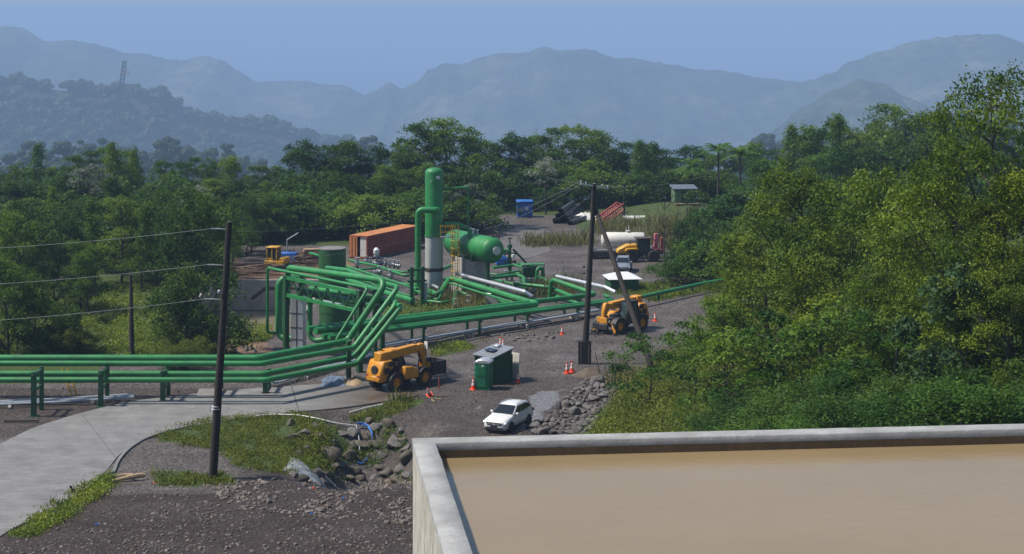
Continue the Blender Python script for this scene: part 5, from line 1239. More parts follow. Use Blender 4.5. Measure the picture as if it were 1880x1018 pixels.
# ---------------------------------------------------------------- cars
def loft(st, name, mat_, parent, close=True, ang=30):
    n = len(st[0]); vs = [v for s in st for v in s]; fs = []
    for i in range(len(st) - 1):
        for k in range(n - 1): fs.append((i * n + k, i * n + k + 1, (i + 1) * n + k + 1, (i + 1) * n + k))
    fs.append(tuple(range(n))); fs.append(tuple(range(len(vs) - n, len(vs))))
    mb = MB().add(vs, fs); return mb.build(name, mat_, parent, ang=ang)
def car(lab, p, rz, paint, name='parked_car', s=1.0):
    o = thing(name, lab, 'car', p, rz); o.scale = (s, s, s)
    #      x     zlow  zbelt  halfw
    ST = [(2.20, .36, .60, .52), (2.17, .30, .74, .70), (2.05, .24, .84, .82), (1.80, .24, .92, .88), (1.40, .25, .99, .91), (.95, .25, 1.06, .91), (.3, .25, 1.08, .91), (-.6, .25, 1.10, .915), (-1.4, .26, 1.13, .91), (-1.8, .30, 1.13, .89), (-2.05, .36, 1.10, .85), (-2.17, .42, .98, .74), (-2.20, .50, .84, .6)]
    st = []
    for (x, zl, zb, hw) in ST:
        h = [(0, zl), (hw * .86, zl), (hw * .97, zl + .10), (hw, zl + (zb - zl) * .45), (hw * .985, zl + (zb - zl) * .72), (hw * .93, zb - .05), (hw * .84, zb), (hw * .45, zb + .035), (0, zb + .045)]
        st.append([(x, y, z) for y, z in h] + [(x, -y, z) for y, z in h[::-1][1:-1]] + [(x, 0, zl)])
    loft(st, 'body', paint, o, ang=42)
    cab = [(1.0, 1.03, 1.06, .80), (.55, 1.08, 1.315, .745), (.12, 1.08, 1.585, .66), (-.3, 1.08, 1.645, .64), (-1.0, 1.1, 1.645, .63), (-1.6, 1.1, 1.585, .60), (-1.95, 1.1, 1.27, .68), (-2.1, 1.08, 1.12, .74)]
    st = []
    for (x, zl, zt, hw) in cab:
        hb = .845 if -1.9 < x < .9 else .80
        h = [(0, zl), (hb, zl), (hb * .5 + hw * .5 + .02, (zl + zt) / 2), (hw, zt - .03), (hw * .85, zt), (0, zt + .015)]
        st.append([(x, y, z) for y, z in h] + [(x, -y, z) for y, z in h[::-1][1:-1]] + [(x, 0, zl)])
    loft(st, 'cabin', paint, o, ang=50)
    # windows a few millimetres proud of the cabin skin
    def panel(nm, pts, mat_=M['glass']):
        c = sum((Vector(q) for q in pts), Vector()) / len(pts); nrm = (Vector(pts[1]) - Vector(pts[0])).cross(Vector(pts[2]) - Vector(pts[0])).normalized()
        if nrm.dot(c - Vector((-.5, 0, .9))) < 0: nrm = -nrm
        a = [Vector(q) + nrm * .026 for q in pts]; b_ = [Vector(q) - nrm * .05 for q in pts]; k = len(pts)
        MB().add(a + b_, [tuple(range(k)), tuple(range(2 * k - 1, k - 1, -1))] + [(i, (i + 1) % k, k + (i + 1) % k, k + i) for i in range(k)]).build(nm, mat_, o, smooth=False)
    panel('windscreen', [(.93, -.73, 1.12), (.93, .73, 1.12), (.17, .61, 1.555), (.17, -.61, 1.555)])
    panel('rear_window', [(-2.05, -.62, 1.2), (-2.05, .62, 1.2), (-1.68, .54, 1.53), (-1.68, -.54, 1.53)])
    for s_ in (-1, 1):
        def sy(x, z): return s_ * (.845 + (.655 - .845) * max(0, (z - 1.08) / .53) + .012)
        for pts in (((.70, 1.13), (-.22, 1.15), (-.22, 1.53), (.10, 1.52), (.38, 1.36)), ((-.29, 1.15), (-1.15, 1.18), (-1.10, 1.54), (-.29, 1.54)), ((-1.22, 1.19), (-1.80, 1.24), (-1.62, 1.46), (-1.18, 1.53))):
            panel('side_window', [(x, sy(x, z), z) for x, z in pts])
        MB().box((.62, s_ * .98, 1.14), (.14, .2, .15)).build('mirror', paint, o, bevel=.04)
        MB().prism([(1.80, .70), (2.12, .66), (2.05, .80), (1.62, .90)], *sorted((s_ * .60, s_ * .90))).build('headlight', M['alu'], o, bevel=.03)
        MB().prism([(-2.14, .82), (-1.92, .90), (-1.94, 1.10), (-2.12, 1.02)], *sorted((s_ * .62, s_ * .905))).build('tail_light', M['red'], o, bevel=.02)
        for x in (-.15, -1.02): MB().box((x, s_ * .925, .92), (.2, .03, .04)).build('door_handle', paint, o)
        MB().tube([(.1, s_ * .60, 1.655), (-.2, s_ * .58, 1.70), (-1.3, s_ * .57, 1.70), (-1.6, s_ * .57, 1.63)], .022, 6).build('roof_rail', M['alu'], o)
        for x in (1.34, -1.30):
            MB().lathe([(.40, -.02), (.40, .02)], (x, s_ * .915, .36), 'y', 26).build('wheel_arch', M['black'], o)
            wheel(o, (x, s_ * .83, .345), .345, .24, M['grey'], 0, s_)
        MB().box((0.02, s_ * .90, .33), (1.9, .06, .12)).build('sill', M['black'], o)
    MB().prism([(-.5, .56), (.5, .56), (.62, .75), (-.62, .75)], 2.12, 2.215, 'yz').build('grille', M['black'], o)
    MB().prism([(-.70, .27), (.70, .27), (.62, .44), (-.62, .44)], 2.08, 2.23, 'yz').build('lower_grille', M['black'], o)
    MB().box((2.22, 0, .64), (.02, 1.0, .035)).build('grille_bar', M['alu'], o)
    MB().lathe([(.05, 0), (.085, 0), (.085, .02), (.05, .02)], (2.215, 0, .66), 'x', 18).build('badge', M['alu'], o)
    MB().box((2.225, 0, .50), (.02, .5, .11)).build('number_plate', M['black'], o)
    MB().box((.2, 0, .2), (3.2, 1.5, .12)).build('underbody', M['black'], o)
    return o
a, b_ = Pz(938, 794, 0), Pz(969, 780, 0); d_ = a - b_; hd = math.atan2(d_.y, d_.x); n_ = Vector((-math.sin(hd), math.cos(hd), 0)); p = (a + b_) / 2 - n_ * .83; p.z = gz(p.x, p.y)
car('white compact SUV parked on the dark gravel near the tank wall', p, hd, M['white'])
p = Pz(1146, 503, 0); p.y += 1.9; p.z = 0; car('silver car facing the camera in the far gravel yard', p, R(-97), M['silver'], s=.97)
# ---------------------------------------------------------------- far machines
def tanker():
    p = Pz(1118, 474, 0); o = thing('tank_trailer', 'weathered white cylindrical tank on a low black trailer', 'trailer', p, R(-4))
    MB().lathe([(.02, -.35), (.5, -.3), (.82, -.14), (.9, 0), (.9, 4.6), (.82, 4.74), (.5, 4.85), (.02, 4.88)], (-.6, .5, 2.05), 'x', 32).build('tank', M['offwhite'], o, ang=50)
    mb = MB(); mb.lathe([(.25, 2.9), (.25, 3.08), (.3, 3.08), (.3, 3.14)], (2.2, .5, 0), 'z', 16); mb.tube([(2.3, .5, 3.1), (2.32, .5, 3.75)], .04, 8); mb.tube([(2.0, .5, 3.1), (2.0, .5, 3.5)], .03, 8); mb.build('hatch', M['offwhite'], o)
    MB().box((.8, 0, .85), (6.4, 2.3, .18)).build('bed', M['black'], o, bevel=.02)
    MB().box((.8, -1.1, .6), (6.4, .12, .55)).build('side_beam', M['black'], o)
    for x in (-1.6, -.5): 
        for s in (-1, 1): wheel(o, (x, s * .95, .42), .42, .3, M['black'], 0, s)
    mb = MB()
    for x in (.3, 3.2): mb.prism([(-.8, .94), (.8, .94), (.7, 1.5), (-.7, 1.5)], x - .1, x + .1, 'yz')
    cr = mb.build('cradle', M['offwhite'], o, loc=(0, .5, 0)); 
    MB().box((1.0, -.4, .99), (4.8, .16, .1)).build('pale_rail', M['offwhite'], o)
    mb = MB()
    for x in (1.1, 1.4): mb.lathe([(.05, -.42), (.05, -.40)], (x, 0, 2.15), 'y', 8)
    mb.build('bolt', M['black'], o)
tanker()
def loader():
    p = Pz(1172, 480, 0); o = thing('wheel_loader', 'yellow wheel loader with dark cab parked before the white tanker', 'wheel loader', p, R(186))
    for x in (.85, -1.6):
        for s in (-1, 1): wheel(o, (x, s * .85, .66), .66, .46, M['brown'], 14, s)
    MB().prism([(2.55, 1.0), (2.45, 1.45), (1.4, 1.95), (.2, 2.0), (.2, 1.1), (1.2, .95)], -.65, .65).build('hood', M['yellow2'], o, bevel=.08)
    MB().prism([(-2.4, .7), (-2.4, 1.25), (.2, 1.2), (1.8, 1.0), (1.8, .7)], -.55, .55).build('chassis', M['black'], o, bevel=.03)
    MB().prism([(.1, 1.2), (.25, 2.6), (-1.2, 2.6), (-1.3, 1.2)], -.6, .6).build('cab', M['glass2'], o, bevel=.03)
    MB().box((-.6, 0, 2.68), (2.0, 1.5, .12)).build('canopy', M['brown'], o, bevel=.03)
    mb = MB()
    for x in (.18, -.5, -1.22):
        for y in (-.62, .62): mb.box((x, y, 1.9), (.08, .08, 1.5))
    mb.build('cab_post', M['black'], o)
    for s in (-1, 1): MB().prism([(.1, 1.45), (.3, 1.62), (1.5, 1.58), (1.7, 1.3), (1.5, 1.42), (.4, 1.45)], *sorted((s * .55, s * 1.1))).build('mudguard', M['yellow2'], o, bevel=.02)
    MB().tube([(1.0, .3, 1.9), (1.0, .3, 2.5)], .05, 8).build('exhaust', M['black'], o)
loader()
p = Pz(1206, 474, 0); o = thing('drill_rig', 'red drilling machine with a faded pink panel beyond the wheel loader', 'drill rig', p, R(10))
MB().box((0, 0, .35), (2.2, 1.2, .3)).build('track_frame', M['offwhite'], o, bevel=.05)
MB().box((-.1, 0, 1.9), (.5, .3, 1.9), Matrix.Rotation(.06, 3, 'Y')).build('panel', M['pink'], o, bevel=.03)
MB().box((.65, .2, 1.6), (.3, .5, 1.5)).build('mast', M['red'], o, bevel=.03); MB().box((-.2, 0, .8), (1.9, 1.0, .5)).build('engine', M['red'], o, bevel=.08)
mb = MB(); mb.tube([(-.9, -.3, .5), (-.6, -.4, 1.3), (.1, -.5, 1.2), (.5, -.4, .7)], .05, 8); mb.tube([(-.3, -.5, .6), (.3, -.55, 1.5), (.7, -.4, .9)], .05, 8); mb.build('hydraulic_hose', M['black'], o)
# yellow tracked machine and blue generator on the far side
p = Pz(508, 492, .2); o = thing('excavator', 'small yellow tracked machine with a glazed cab by the timber pile', 'excavator', (p.x, p.y, gz(p.x, p.y)), R(-15))
for s in (-1, 1):
    pr = [(math.cos(a) * .35 + (1.2 if math.cos(a) > 0 else -1.2), .36 + math.sin(a) * .35) for a in [2 * math.pi * (i + .5) / 16 for i in range(16)]]
    MB().prism(pr, *sorted((s * .55, s * 1.0))).build('track', M['black'], o, bevel=.03)
MB().box((0, 0, .85), (2.3, 1.7, .45)).build('deck', M['yellow2'], o, bevel=.06)
MB().box((.85, 0, 1.2), (.9, 1.4, .5)).build('engine_cover', M['yellow2'], o, bevel=.08)
MB().prism([(-.85, 1.05), (-.8, 2.45), (.2, 2.45), (.35, 1.05)], -.75, .45).build('cab', M['glass2'], o, bevel=.03)
mb = MB()
for x, y in ((-.84, -.76), (-.84, .46), (.28, -.76), (.28, .46), (-.25, -.76)): mb.box((x, y, 1.75), (.1, .08, 1.45))
mb.build('cab_post', M['yellow2'], o); MB().box((-.3, -.15, 2.52), (1.35, 1.4, .14)).build('roof', M['yellow2'], o, bevel=.05); MB().box((-.5, -.15, 1.2), (.75, 1.25, .4)).build('door_panel', M['yellow2'], o)
p = Pz(530, 482, .2); o = thing('generator', 'blue box generator beside the yellow tracked machine', 'generator', (p.x, p.y, gz(p.x, p.y)), R(-12))
MB().box((0, 0, .75), (2.0, 1.1, 1.2)).build('body', M['blue'], o, bevel=.06); MB().box((0, -.56, .8), (.6, .02, .3)).build('panel', M['pvcgrey'], o); MB().box((0, 0, .1), (2.1, 1.2, .16)).build('skid', M['black'], o); MB().tube([(.6, .2, 1.3), (.6, .2, 1.7)], .06, 8).build('exhaust', M['black'], o)
p = Pz(521, 484, .2); o = thing('light_mast', 'thin grey cranked mast rising behind the blue generator', 'mast', (p.x, p.y + 2.5, 0))
MB().tube([(0, 0, 0), (.05, 0, 2.6)], .07, 8).build('post', M['grey'], o); MB().tube([(.05, 0, 2.55), (1.35, 0, 3.35)], .07, 8).build('arm', M['grey'], o)
# ================================================================ SHEDS, CONTAINER, POLES, SMALL THINGS
# rusty shipping container, its end open
p = Pz(674, 476, 0); ax = Vector((math.sin(R(27)), math.cos(R(27)), 0)); 
o = thing('shipping_container', 'rusty red shipping container with a roof coloured sunlit orange and one door open', 'container', p, math.atan2(ax.y, ax.x))
L, W, Hh = 12.2, 2.44, 2.62
def corr(x0, x1, y, z0, z1, n, dep, flip):
    v = []; f = []
    for i in range(n + 1):
        x = x0 + (x1 - x0) * i / n
        for q, yy in ((0, 0), (.25, 0), (.4, dep), (.85, dep)):
            if i == n and q > 0: continue
            xx = x + (x1 - x0) / n * q
            for z in (z0, z1): v.append((xx, y + yy, z))
    k = len(v) // 2
    for i in range(k - 1): f.append((2 * i, 2 * i + 2, 2 * i + 3, 2 * i + 1))
    return v, f
v_, f_ = corr(.12, L - .12, .03, .18, Hh - .1, 40, .04, 1); v2, f2 = corr(.12, L - .12, W - .03, .18, Hh - .1, 40, -.04, 1)
MB().add(v_, f_).build('side_panel', M['rust'], o, smooth=False); MB().add(v2, f2).build('side_panel', M['rust'], o, smooth=False)
MB().box((L - .05, W / 2, Hh / 2), (.06, W - .1, Hh - .2)).build('end_panel', M['rust'], o)
mb = MB()
for x in (.06, L - .06):
    for y in (.06, W - .06): mb.box((x, y, Hh / 2), (.14, .14, Hh))
for y in (.05, W - .05): mb.box((L / 2, y, .1), (L - .24, .1, .18)); mb.box((L / 2, y, Hh - .06), (L - .24, .1, .11))
for z in (.1, Hh - .06): mb.box((.06, W / 2, z), (.1, W - .24, .12))
mb.build('corner_frame', M['rust'], o)
MB().box((L / 2, W / 2, Hh + .012), (L - .04, W - .04, .03)).build('roof', M['rust_and_lit'], o)
MB().box((L / 2, W / 2, .2), (L - .2, W - .2, .04)).build('floor', M['timber'], o)
dr = MB().box((.0, W * .76, Hh / 2), (.06, W * .42, Hh - .26)).build('door', M['rust_and_lit'], o)
mb = MB()
for q in (.66, .84): mb.tube([(-.06, W * q, .2), (-.06, W * q, Hh - .15)], .025, 6)
mb.build('lock_rod', M['rust'], dr)
d2 = MB().box((.15, W * .235, Hh / 2), (.05, W * .36, Hh - .3)).build('door', M['offwhite'], o); d2['label'] = 'pale inner door leaf'
MB().box((3.0, W * .5, Hh / 2), (.05, W - .2, Hh - .3)).build('dark_inside_sheet', M['black'], o)  # black sheet stands in for the dark inside behind the open door
# blue shed
p = Pz(950, 400, 0); o = thing('site_cabin', 'small blue cabin with a pale notice on its door', 'shed', p, R(4))
MB().box((1.05, .9, 1.1), (2.1, 1.8, 2.1)).build('walls', M['blue'], o, bevel=.02); MB().box((1.05, .85, 2.24), (2.3, 2.1, .14), Matrix.Rotation(.04, 3, 'X')).build('roof', M['blue'], o, bevel=.02)
MB().box((1.3, -.02, 1.0), (.85, .05, 1.85)).build('door', M['blue'], o); MB().box((1.3, -.055, 1.25), (.5, .02, .5)).build('notice', M['cream'], o)
mb = MB()
for x in (.02, 2.08): mb.box((x, -.01, 1.1), (.08, .06, 2.1))
mb.build('corner_trim', M['blue'], o)
M['hutroof'] = mat('hut_roof', (.11, .13, .16), .6)
# green hut on the knoll
p = onG((1255 - CX) * 250 / F, 250); o = thing('hut', 'green timber hut with a grey sheet roof on the grassy knoll', 'hut', p, R(6))
MB().box((0, 0, 1.15), (3.0, 2.4, 2.0)).build('walls', M['house_green'], o, bevel=.02); MB().box((0, -.1, 2.3), (3.5, 3.2, .1), Matrix.Rotation(.1, 3, 'X')).build('roof', M['hutroof'], o)
wn = MB().box((.95, -1.21, 1.4), (.62, .04, 1.2)).build('window', M['glass'], o); mb = MB()
for x in (.64, 1.26, .95): mb.box((x, -1.24, 1.4), (.05, .04, 1.25))
for z in (.8, 1.4, 2.0): mb.box((.95, -1.245, z), (.66, .04, .05))
mb.build('frame', M['house_green'], wn); MB().box((-.2, -1.21, 1.0), (.7, .04, 1.7)).build('door', M['shed_green'], o); MB().box((0, -1.9, .1), (3.2, 1.4, .2)).build('porch', M['timber'], o)
o = thing('fence', 'weathered plank fence panel below the green hut', 'fence', onG(23.0, 236), R(35))
mb = MB()
for k in range(8): mb.box((k * .42, 0, 1.0 + .05 * (k % 2)), (.2, .05, 2.0))
mb.build('planks', M['timber'], o); mb = MB(); mb.box((1.5, .05, .6), (3.2, .05, .1)); mb.box((1.5, .05, 1.5), (3.2, .05, .1)); mb.build('rails', M['timber'], o)
# green shed with a white hipped roof
p = Pz(1121, 537, 0); o = thing('roofed_shed', 'low green shed with a pale hipped roof beside the brace pole', 'shed', p, R(8))
MB().box((1.5, 1.6, .65), (2.9, 3.0, 1.3)).build('walls', M['shed_green'], o, bevel=.02)
MB().add([(-.25, -.2, 1.3), (3.3, -.2, 1.3), (3.3, 3.4, 1.3), (-.25, 3.4, 1.3), (1.0, 1.6, 1.85), (2.1, 1.6, 1.85)], [(0, 1, 5, 4), (1, 2, 5), (2, 3, 4, 5), (3, 0, 4), (3, 2, 1, 0)]).build('roof', M['white'], o, smooth=False)
# portable toilet, guard shed, panel
p = Pz(872, 716, 0); p.z = .0; o = thing('portable_toilet', 'green portable toilet with a pale domed roof', 'portable toilet', p, R(-14)); W_ = 1.12
MB().box((W_ / 2, W_ / 2, 1.08), (W_, W_, 1.95)).build('body', M['toilet_green'], o, bevel=.05)
MB().box((W_ / 2, W_ / 2, .06), (W_ + .06, W_ + .06, .12)).build('base', M['toilet_green'], o, bevel=.02)
dp = [(-.06, 2.0), (W_ + .06, 2.0), (W_ + .06, 2.1), (W_ - .12, 2.2), (W_ * .7, 2.28), (W_ * .3, 2.28), (.12, 2.2), (-.06, 2.1)]
MB().prism(dp, -.06, W_ + .06).build('roof', M['alu'], o, bevel=.03)
d = MB().box((W_ * .47, -.02, 1.05), (.78, .05, 1.8)).build('door', M['toilet_green'], o, bevel=.015)
mb = MB(); mb.box((W_ * .47, -.05, .62), (.6, .02, .75)); mb.box((W_ * .47, -.05, 1.5), (.6, .02, .6)); mb.build('door_panel', M['toilet_green'], d, bevel=.008)
MB().box((W_ * .47, -.06, 1.06), (.62, .04, .05)).build('handle', M['shed_green'], d); MB().lathe([(.085, -.07), (.085, -.055)], (W_ * .55, 0, 1.83), 'y', 14).build('emblem', M['white'], d)
mb = MB()
for z in (1.65, 1.75, 1.85): mb.box((W_ + .005, W_ * .5, z), (.03, .6, .04))
mb.build('vent', M['shed_green'], o); MB().tube([(W_ - .15, W_ - .15, 2.0), (W_ - .15, W_ - .15, 2.4)], .05, 8).build('vent_pipe', M['offwhite'], o)
p = Pz(905, 707, 0); o = thing('guard_shed', 'dark green shed with a sloping grey roof and a solar panel', 'shed', p, R(45))
w_, l_ = 2.05, 1.95; h0, h1 = 2.05, 2.5
v_ = [(0, 0, 0), (w_, 0, 0), (w_, l_, 0), (0, l_, 0), (0, 0, h0), (w_, 0, h1), (w_, l_, h1), (0, l_, h0)]
MB().add(v_, [(0, 3, 2, 1), (4, 5, 6, 7), (0, 1, 5, 4), (1, 2, 6, 5), (2, 3, 7, 6), (3, 0, 4, 7)]).build('walls', M['shed_green'], o, smooth=False)
mb = MB(); rm_ = Matrix.Rotation(-math.atan2(h1 - h0, w_), 3, 'Y'); rc = Vector((w_ / 2, l_ / 2, (h0 + h1) / 2 + .05))
rf = MB().box(rc, (w_ + .4, l_ + .35, .06), rm_).build('roof', M['roof'], o)
for k in range(8): mb.box(rc + rm_ @ Vector((0, -l_ / 2 - .1 + k * .31, .035)), (w_ + .36, .03, .025), rm_)
mb.build('rib', M['roof'], rf)
MB().box(rc + rm_ @ Vector((-.15, .1, .15)), (.6, 1.0, .05), rm_ @ Matrix.Rotation(.1, 3, 'Y')).build('solar_panel', M['solar'], o, bevel=.01)
MB().box(rc + rm_ @ Vector((.75, .3, .14)), (.42, .5, .16), rm_).build('roof_light', M['alu'], o, bevel=.03)
mb = MB()
for y in (.6, .85, 1.1, 1.35): mb.box((-.02, y, 1.65), (.03, .05, .35))
mb.build('window_bar', M['offwhite'], o)
mb = MB()
for x in (0, w_):
    for y in (0, l_): mb.box((x, y, 1.02), (.08, .08, 2.04))
mb.build('corner_post', M['shed_green'], o)
mb = MB()
for k in range(7): mb.box((.15 + k * .29, -.008, 1.02), (.02, .02, 2.0))
mb.build('wall_batten', M['shed_green'], o)
p = Pz(937, 694, 0); o = thing('door_panel', 'white door panel leaning against the guard shed', 'door panel', p, R(-48))
pp = MB().box((.45, .1, 1.0), (.9, .06, 2.0), Matrix.Rotation(-.05, 3, 'X')).build('panel', M['offwhite'], o, bevel=.01); mb = MB()
for x in (.15, .45, .75): mb.box((x, .065, 1.0), (.03, .03, 1.8), Matrix.Rotation(-.05, 3, 'X'))
mb.build('batten', M['offwhite'], o)
o = thing('cloth_bundle', 'dark bundle lying at the foot of the leaning white panel', 'bundle', Pz(931, 699, 0)); MB().lathe([(.02, .3), (.2, .25), (.3, .1), (.28, 0)], (0, 0, 0), 'z', 10).build('bundle', M['black'], o)
# traffic cones
def cone(lab, px, py, tilt=None, s=1.0):
    p = G(px, py); o = thing('traffic_cone', lab, 'traffic cone', p, rt.random(), 'orange traffic cones')
    MB().box((0, 0, .025), (.4, .4, .05)).build('base', M['orange'], o, bevel=.015)
    MB().lathe([(.15, .05), (.035, .76), (.03, .78)], n=18).build('body', M['orange'], o)
    MB().lathe([(.112, .30), (.118, .30), (.094, .45), (.088, .45)], n=18).build('band', M['white'], o); MB().lathe([(.081, .52), (.086, .52), (.069, .63), (.064, .63)], n=18).build('band', M['white'], o)
    o.scale = (s, s, s)
    if tilt: o.rotation_euler = tilt; o.location.z += .12 * s
    return o
cone('orange cone knocked over beside the concrete road end', 789, 729, (R(38), R(-28), .3), 1.15)
cone('orange cone tucked behind the portable toilet, half hidden', 869, 716, None, 1.2); cone('orange cone behind the solar panel of the guard shed roof', 924, 640, None, 1.1); cone('orange cone hidden behind the roof light of the guard shed', 919, 637, None, 1.1)
cone('short wide orange cone at the foot of the leaning white panel', 951, 703, None, 1.05); cone('single orange cone on the gravel below the grey conduits', 1032, 615, None, .95); cone('orange cone standing beyond the black-cabbed boom handler', 1203, 590, None, 1.05)
cone('orange cone of the pair by the pole base, nearer the toilet', 1041, 686, None, 1.15); cone('orange cone of the pair by the pole base, nearer the dirt mound', 1050, 684, None, 1.15)
p = Pz(806, 714, 0); tag(MB().tube([p, p + Vector((0, 0, .85))], .05, 8).build('marker_post', M['red'], None), 'short dark red marker post beside the knocked-over cone', 'marker post')
# ---------------------------------------------------------------- poles
def pole_mesh(base, top, r0, r1, parent, name='shaft', m_='wood'):
    b_, t_ = Vector(base), Vector(top); n = 10; d = (t_ - b_)
    pts = [b_ + d * (i / n) + Vector((.03 * noise.noise((i * .7, b_.x, 1)), .03 * noise.noise((i * .7, b_.x, 4)), 0)) for i in range(n + 1)]
    return MB().tube(pts, [r0 + (r1 - r0) * i / n for i in range(n + 1)], 14).build(name, M[m_], parent, ang=60)
b_ = G(390, 880); dL = b_.y; tL = Pd(421, 408, dL)
o = thing('utility_pole', 'dark timber utility pole with two white bands by the concrete road', 'utility pole', b_); LP = o
pole_mesh((0, 0, -.3), tL - b_, .27, .19, o)
ins_L = []
for k, (px, py) in enumerate(((413, 421), (406, 487), (401, 550))):
    q = Pd(px, py, dL) - b_ + Vector((-.1, -.05, 0))
    mb = MB(); mb.tube([q + Vector((.25, .1, -.03)), q, q + Vector((-.35, 0, .02)), q + Vector((-.75, 0, .03))], [.035, .04, .05, .03], 8)
    for j in range(3): mb.lathe([(.03, -.03), (.075, 0), (.03, .03)], q + Vector((-.35 - j * .13, 0, .02)), 'x', 10)
    mb.build('insulator', M['wire'], o); ins_L.append(b_ + q + Vector((-.75, 0, .03)))
for z in (746, 750.5):
    q = Pd(397, z, dL) - b_; MB().lathe([(.275, -.03), (.29, -.03), (.29, .03), (.275, .03)], (q.x, q.y, q.z), 'z', 18).build('white_band', M['white'], o)
q = Pd(395, 748, dL) - b_; MB().box((q.x - .3, q.y - .05, q.z), (.05, .05, .6)).build('band_rod', M['white'], o)
q = Pd(381, 723, dL) - b_; MB().box((q.x + .1, q.y + .35, q.z), (1.5, .8, .05), Matrix.Rotation(.35, 3, 'X')).build('panel_tray', M['tankroof'], o, bevel=.01)
q = Pd(405, 535, dL) - b_; MB().lathe([(.02, -.12), (.09, -.08), (.1, .06), (.02, .14)], (q.x - .05, q.y - .25, q.z), 'z', 10).build('lamp_globe', M['pvcgrey'], o)
b2 = Pz(1073, 668, 0); b2.z = gz(b2.x, b2.y); dR = b2.y; tR = Pd(1091, 338, dR)
o = thing('utility_pole', 'dark timber utility pole with a crossarm, standing in a boxed base', 'utility pole', b2)
pole_mesh((0, 0, -.2), tR - b2, .27, .18, o)
qa = Pd(1066, 338, dR - .6) - b2; qb = Pd(1117, 346, dR + .5) - b2
MB().beam(qa, qb, .1, .12).build('crossarm', M['alu'], o)
ins_R = []
for t_ in (.02, .2, .5, .78, .98):
    q = qa.lerp(qb, t_) + Vector((0, 0, .08)); MB().lathe([(.02, 0), (.06, .04), (.035, .08), (.065, .11), (.025, .18)], q, 'z', 10).build('insulator', M['pvcgrey'], o); ins_R.append(b2 + q + Vector((0, 0, .2)))
for (zz, px) in ((560, 1077), (572, 1077)):
    q = Pd(px - 5, zz - 70, dR) - b2
    MB().lathe([(.12, -.06), (.12, .06)], (q.x, q.y - .05, q.z), 'z', 10).build('clamp', M['black'], o)
sw, sh = 1.0, 1.9
mb = MB()
for k in range(5): mb.box((-.42 + k * .21 + .02, -.32, sh / 2), (.19, .06, sh - .05 * (k % 2)))
mb.box((-.48, 0, sh / 2), (.06, .6, sh)); mb.box((.5, 0, sh / 2 - .1), (.06, .6, sh - .2)); mb.build('boxing', M['wood'], o, bevel=.01)
p = G(1203, 694); q = Pd(1094, 386, dR + .3)
o = thing('brace_pole', 'slanting dark timber brace pole leaning against the crossarm pole', 'brace pole', p); pole_mesh(-(q - p) * .04, q - p, .24, .17, o); MB().lathe([(.18, -.05), (.2, -.05), (.2, .05), (.18, .05)], q - p - Vector((0, 0, .4)), 'z', 12).build('strap', M['black'], o)
p = Pz(1085, 690, 0); o = thing('dirt_mound', 'pale mound of dug earth at the foot of the boxed pole', 'dirt mound', (p.x, p.y, gz(p.x, p.y) - .1))
v_ = []; f_ = []; n = 22
for j in range(9):
    for i in range(n):
        a = 2 * math.pi * i / n; rr = 1.45 * (j / 8) * (1 + .18 * noise.noise((math.cos(a), math.sin(a), 3))); h_ = .75 * (1 - (j / 8) ** 1.5) + .12 * noise.noise((rr * math.cos(a) * 2, rr * math.sin(a) * 2, 8)); v_.append((rr * math.cos(a) * 1.15, rr * math.sin(a), h_))
for j in range(8):
    for i in range(n): f_.append((j * n + i, j * n + (i + 1) % n, (j + 1) * n + (i + 1) % n, (j + 1) * n + i))
MB().add(v_, f_).build('mound', M['dirtpile'], o, ang=80)
for (px, py, d, lab, r) in ((1002, 322, 255, 'thin dark power pole between the blue shed and the stacked pipes', .13), (1146, 340, 243, 'dark power pole rising behind the red lattice boom', .15), (885, 352, 238, 'thin power pole by the access path, in front of silver leaves', .12), (1300, 318, 246, 'thin dark pole beside the green hut', .1)):
    x = (px - CX) * d / F; z0 = gz(x, d); zt_ = H - (py - YH) * d / F; o = thing('power_pole', lab, 'power pole', (x, d, z0)); pole_mesh((0, 0, 0), (0, 0, zt_ - z0), r, r * .7, o); MB().box((0, 0, zt_ - z0 - .35), (1.5, .1, .1)).build('crossarm', M['wood'], o)
b_ = Pz(242, 652, 0); o = thing('dead_trunk', 'bare brown upright trunk in front of the grassy bank', 'tree trunk', b_); pole_mesh((0, 0, -.1), Pd(240, 505, b_.y) - b_, .24, .13, o, 'trunk', 'bark')
# wires
def wire(lab, a, c, sag, r=.018, n=22):
    a, c = Vector(a), Vector(c); pts = [a.lerp(c, i / n) - Vector((0, 0, sag * 4 * (i / n) * (1 - i / n))) for i in range(n + 1)]
    tag(MB().tube(pts, r, 5, False).build('power_line', M['wire'], None), lab, 'power line')
for k, (a, py) in enumerate(zip(ins_L, (455, 521, 588))):
    c = Pd(-40, py + 3, dL + 4); wire(('topmost', 'middle', 'lowest')[k] + ' wire leading off the banded utility pole past the roadside rack', a, c, .12, .012)
wire('long sagging wire from the banded pole top to the crossarm', tL + Vector((.2, 0, -.6)), ins_R[2], .9, .009); wire('long sagging wire from the middle of the banded pole to the crossarm', ins_L[1] + Vector((1.2, 0, 0)), ins_R[1], 1.3, .009)
wire('wire slanting from the crossarm end down past the blue shed', ins_R[0], Pd(890, 408, 236), .4, .013); wire('wire slanting from the crossarm middle down past the blue shed', ins_R[1], Pd(880, 424, 236), .5, .013); wire('wire slanting from the pole top down to the stacked pipes', ins_R[3], Pd(1000, 412, 240), .5, .009)
wire('wire from the crossarm to the power pole behind the red boom', ins_R[4], Pd(1146, 345, 243), .4, .01); wire('faint wire high across the dark trees behind the blue shed', Pd(1002, 326, 255), Pd(1146, 343, 243), .3, .01); wire('faint wire from the power pole across the trees over the hut', Pd(1146, 343, 243), Pd(1300, 322, 246), .4, .01); wire('faint wire running behind the column through the trees', Pd(885, 355, 238), Pd(1002, 325, 255), .3, .01)
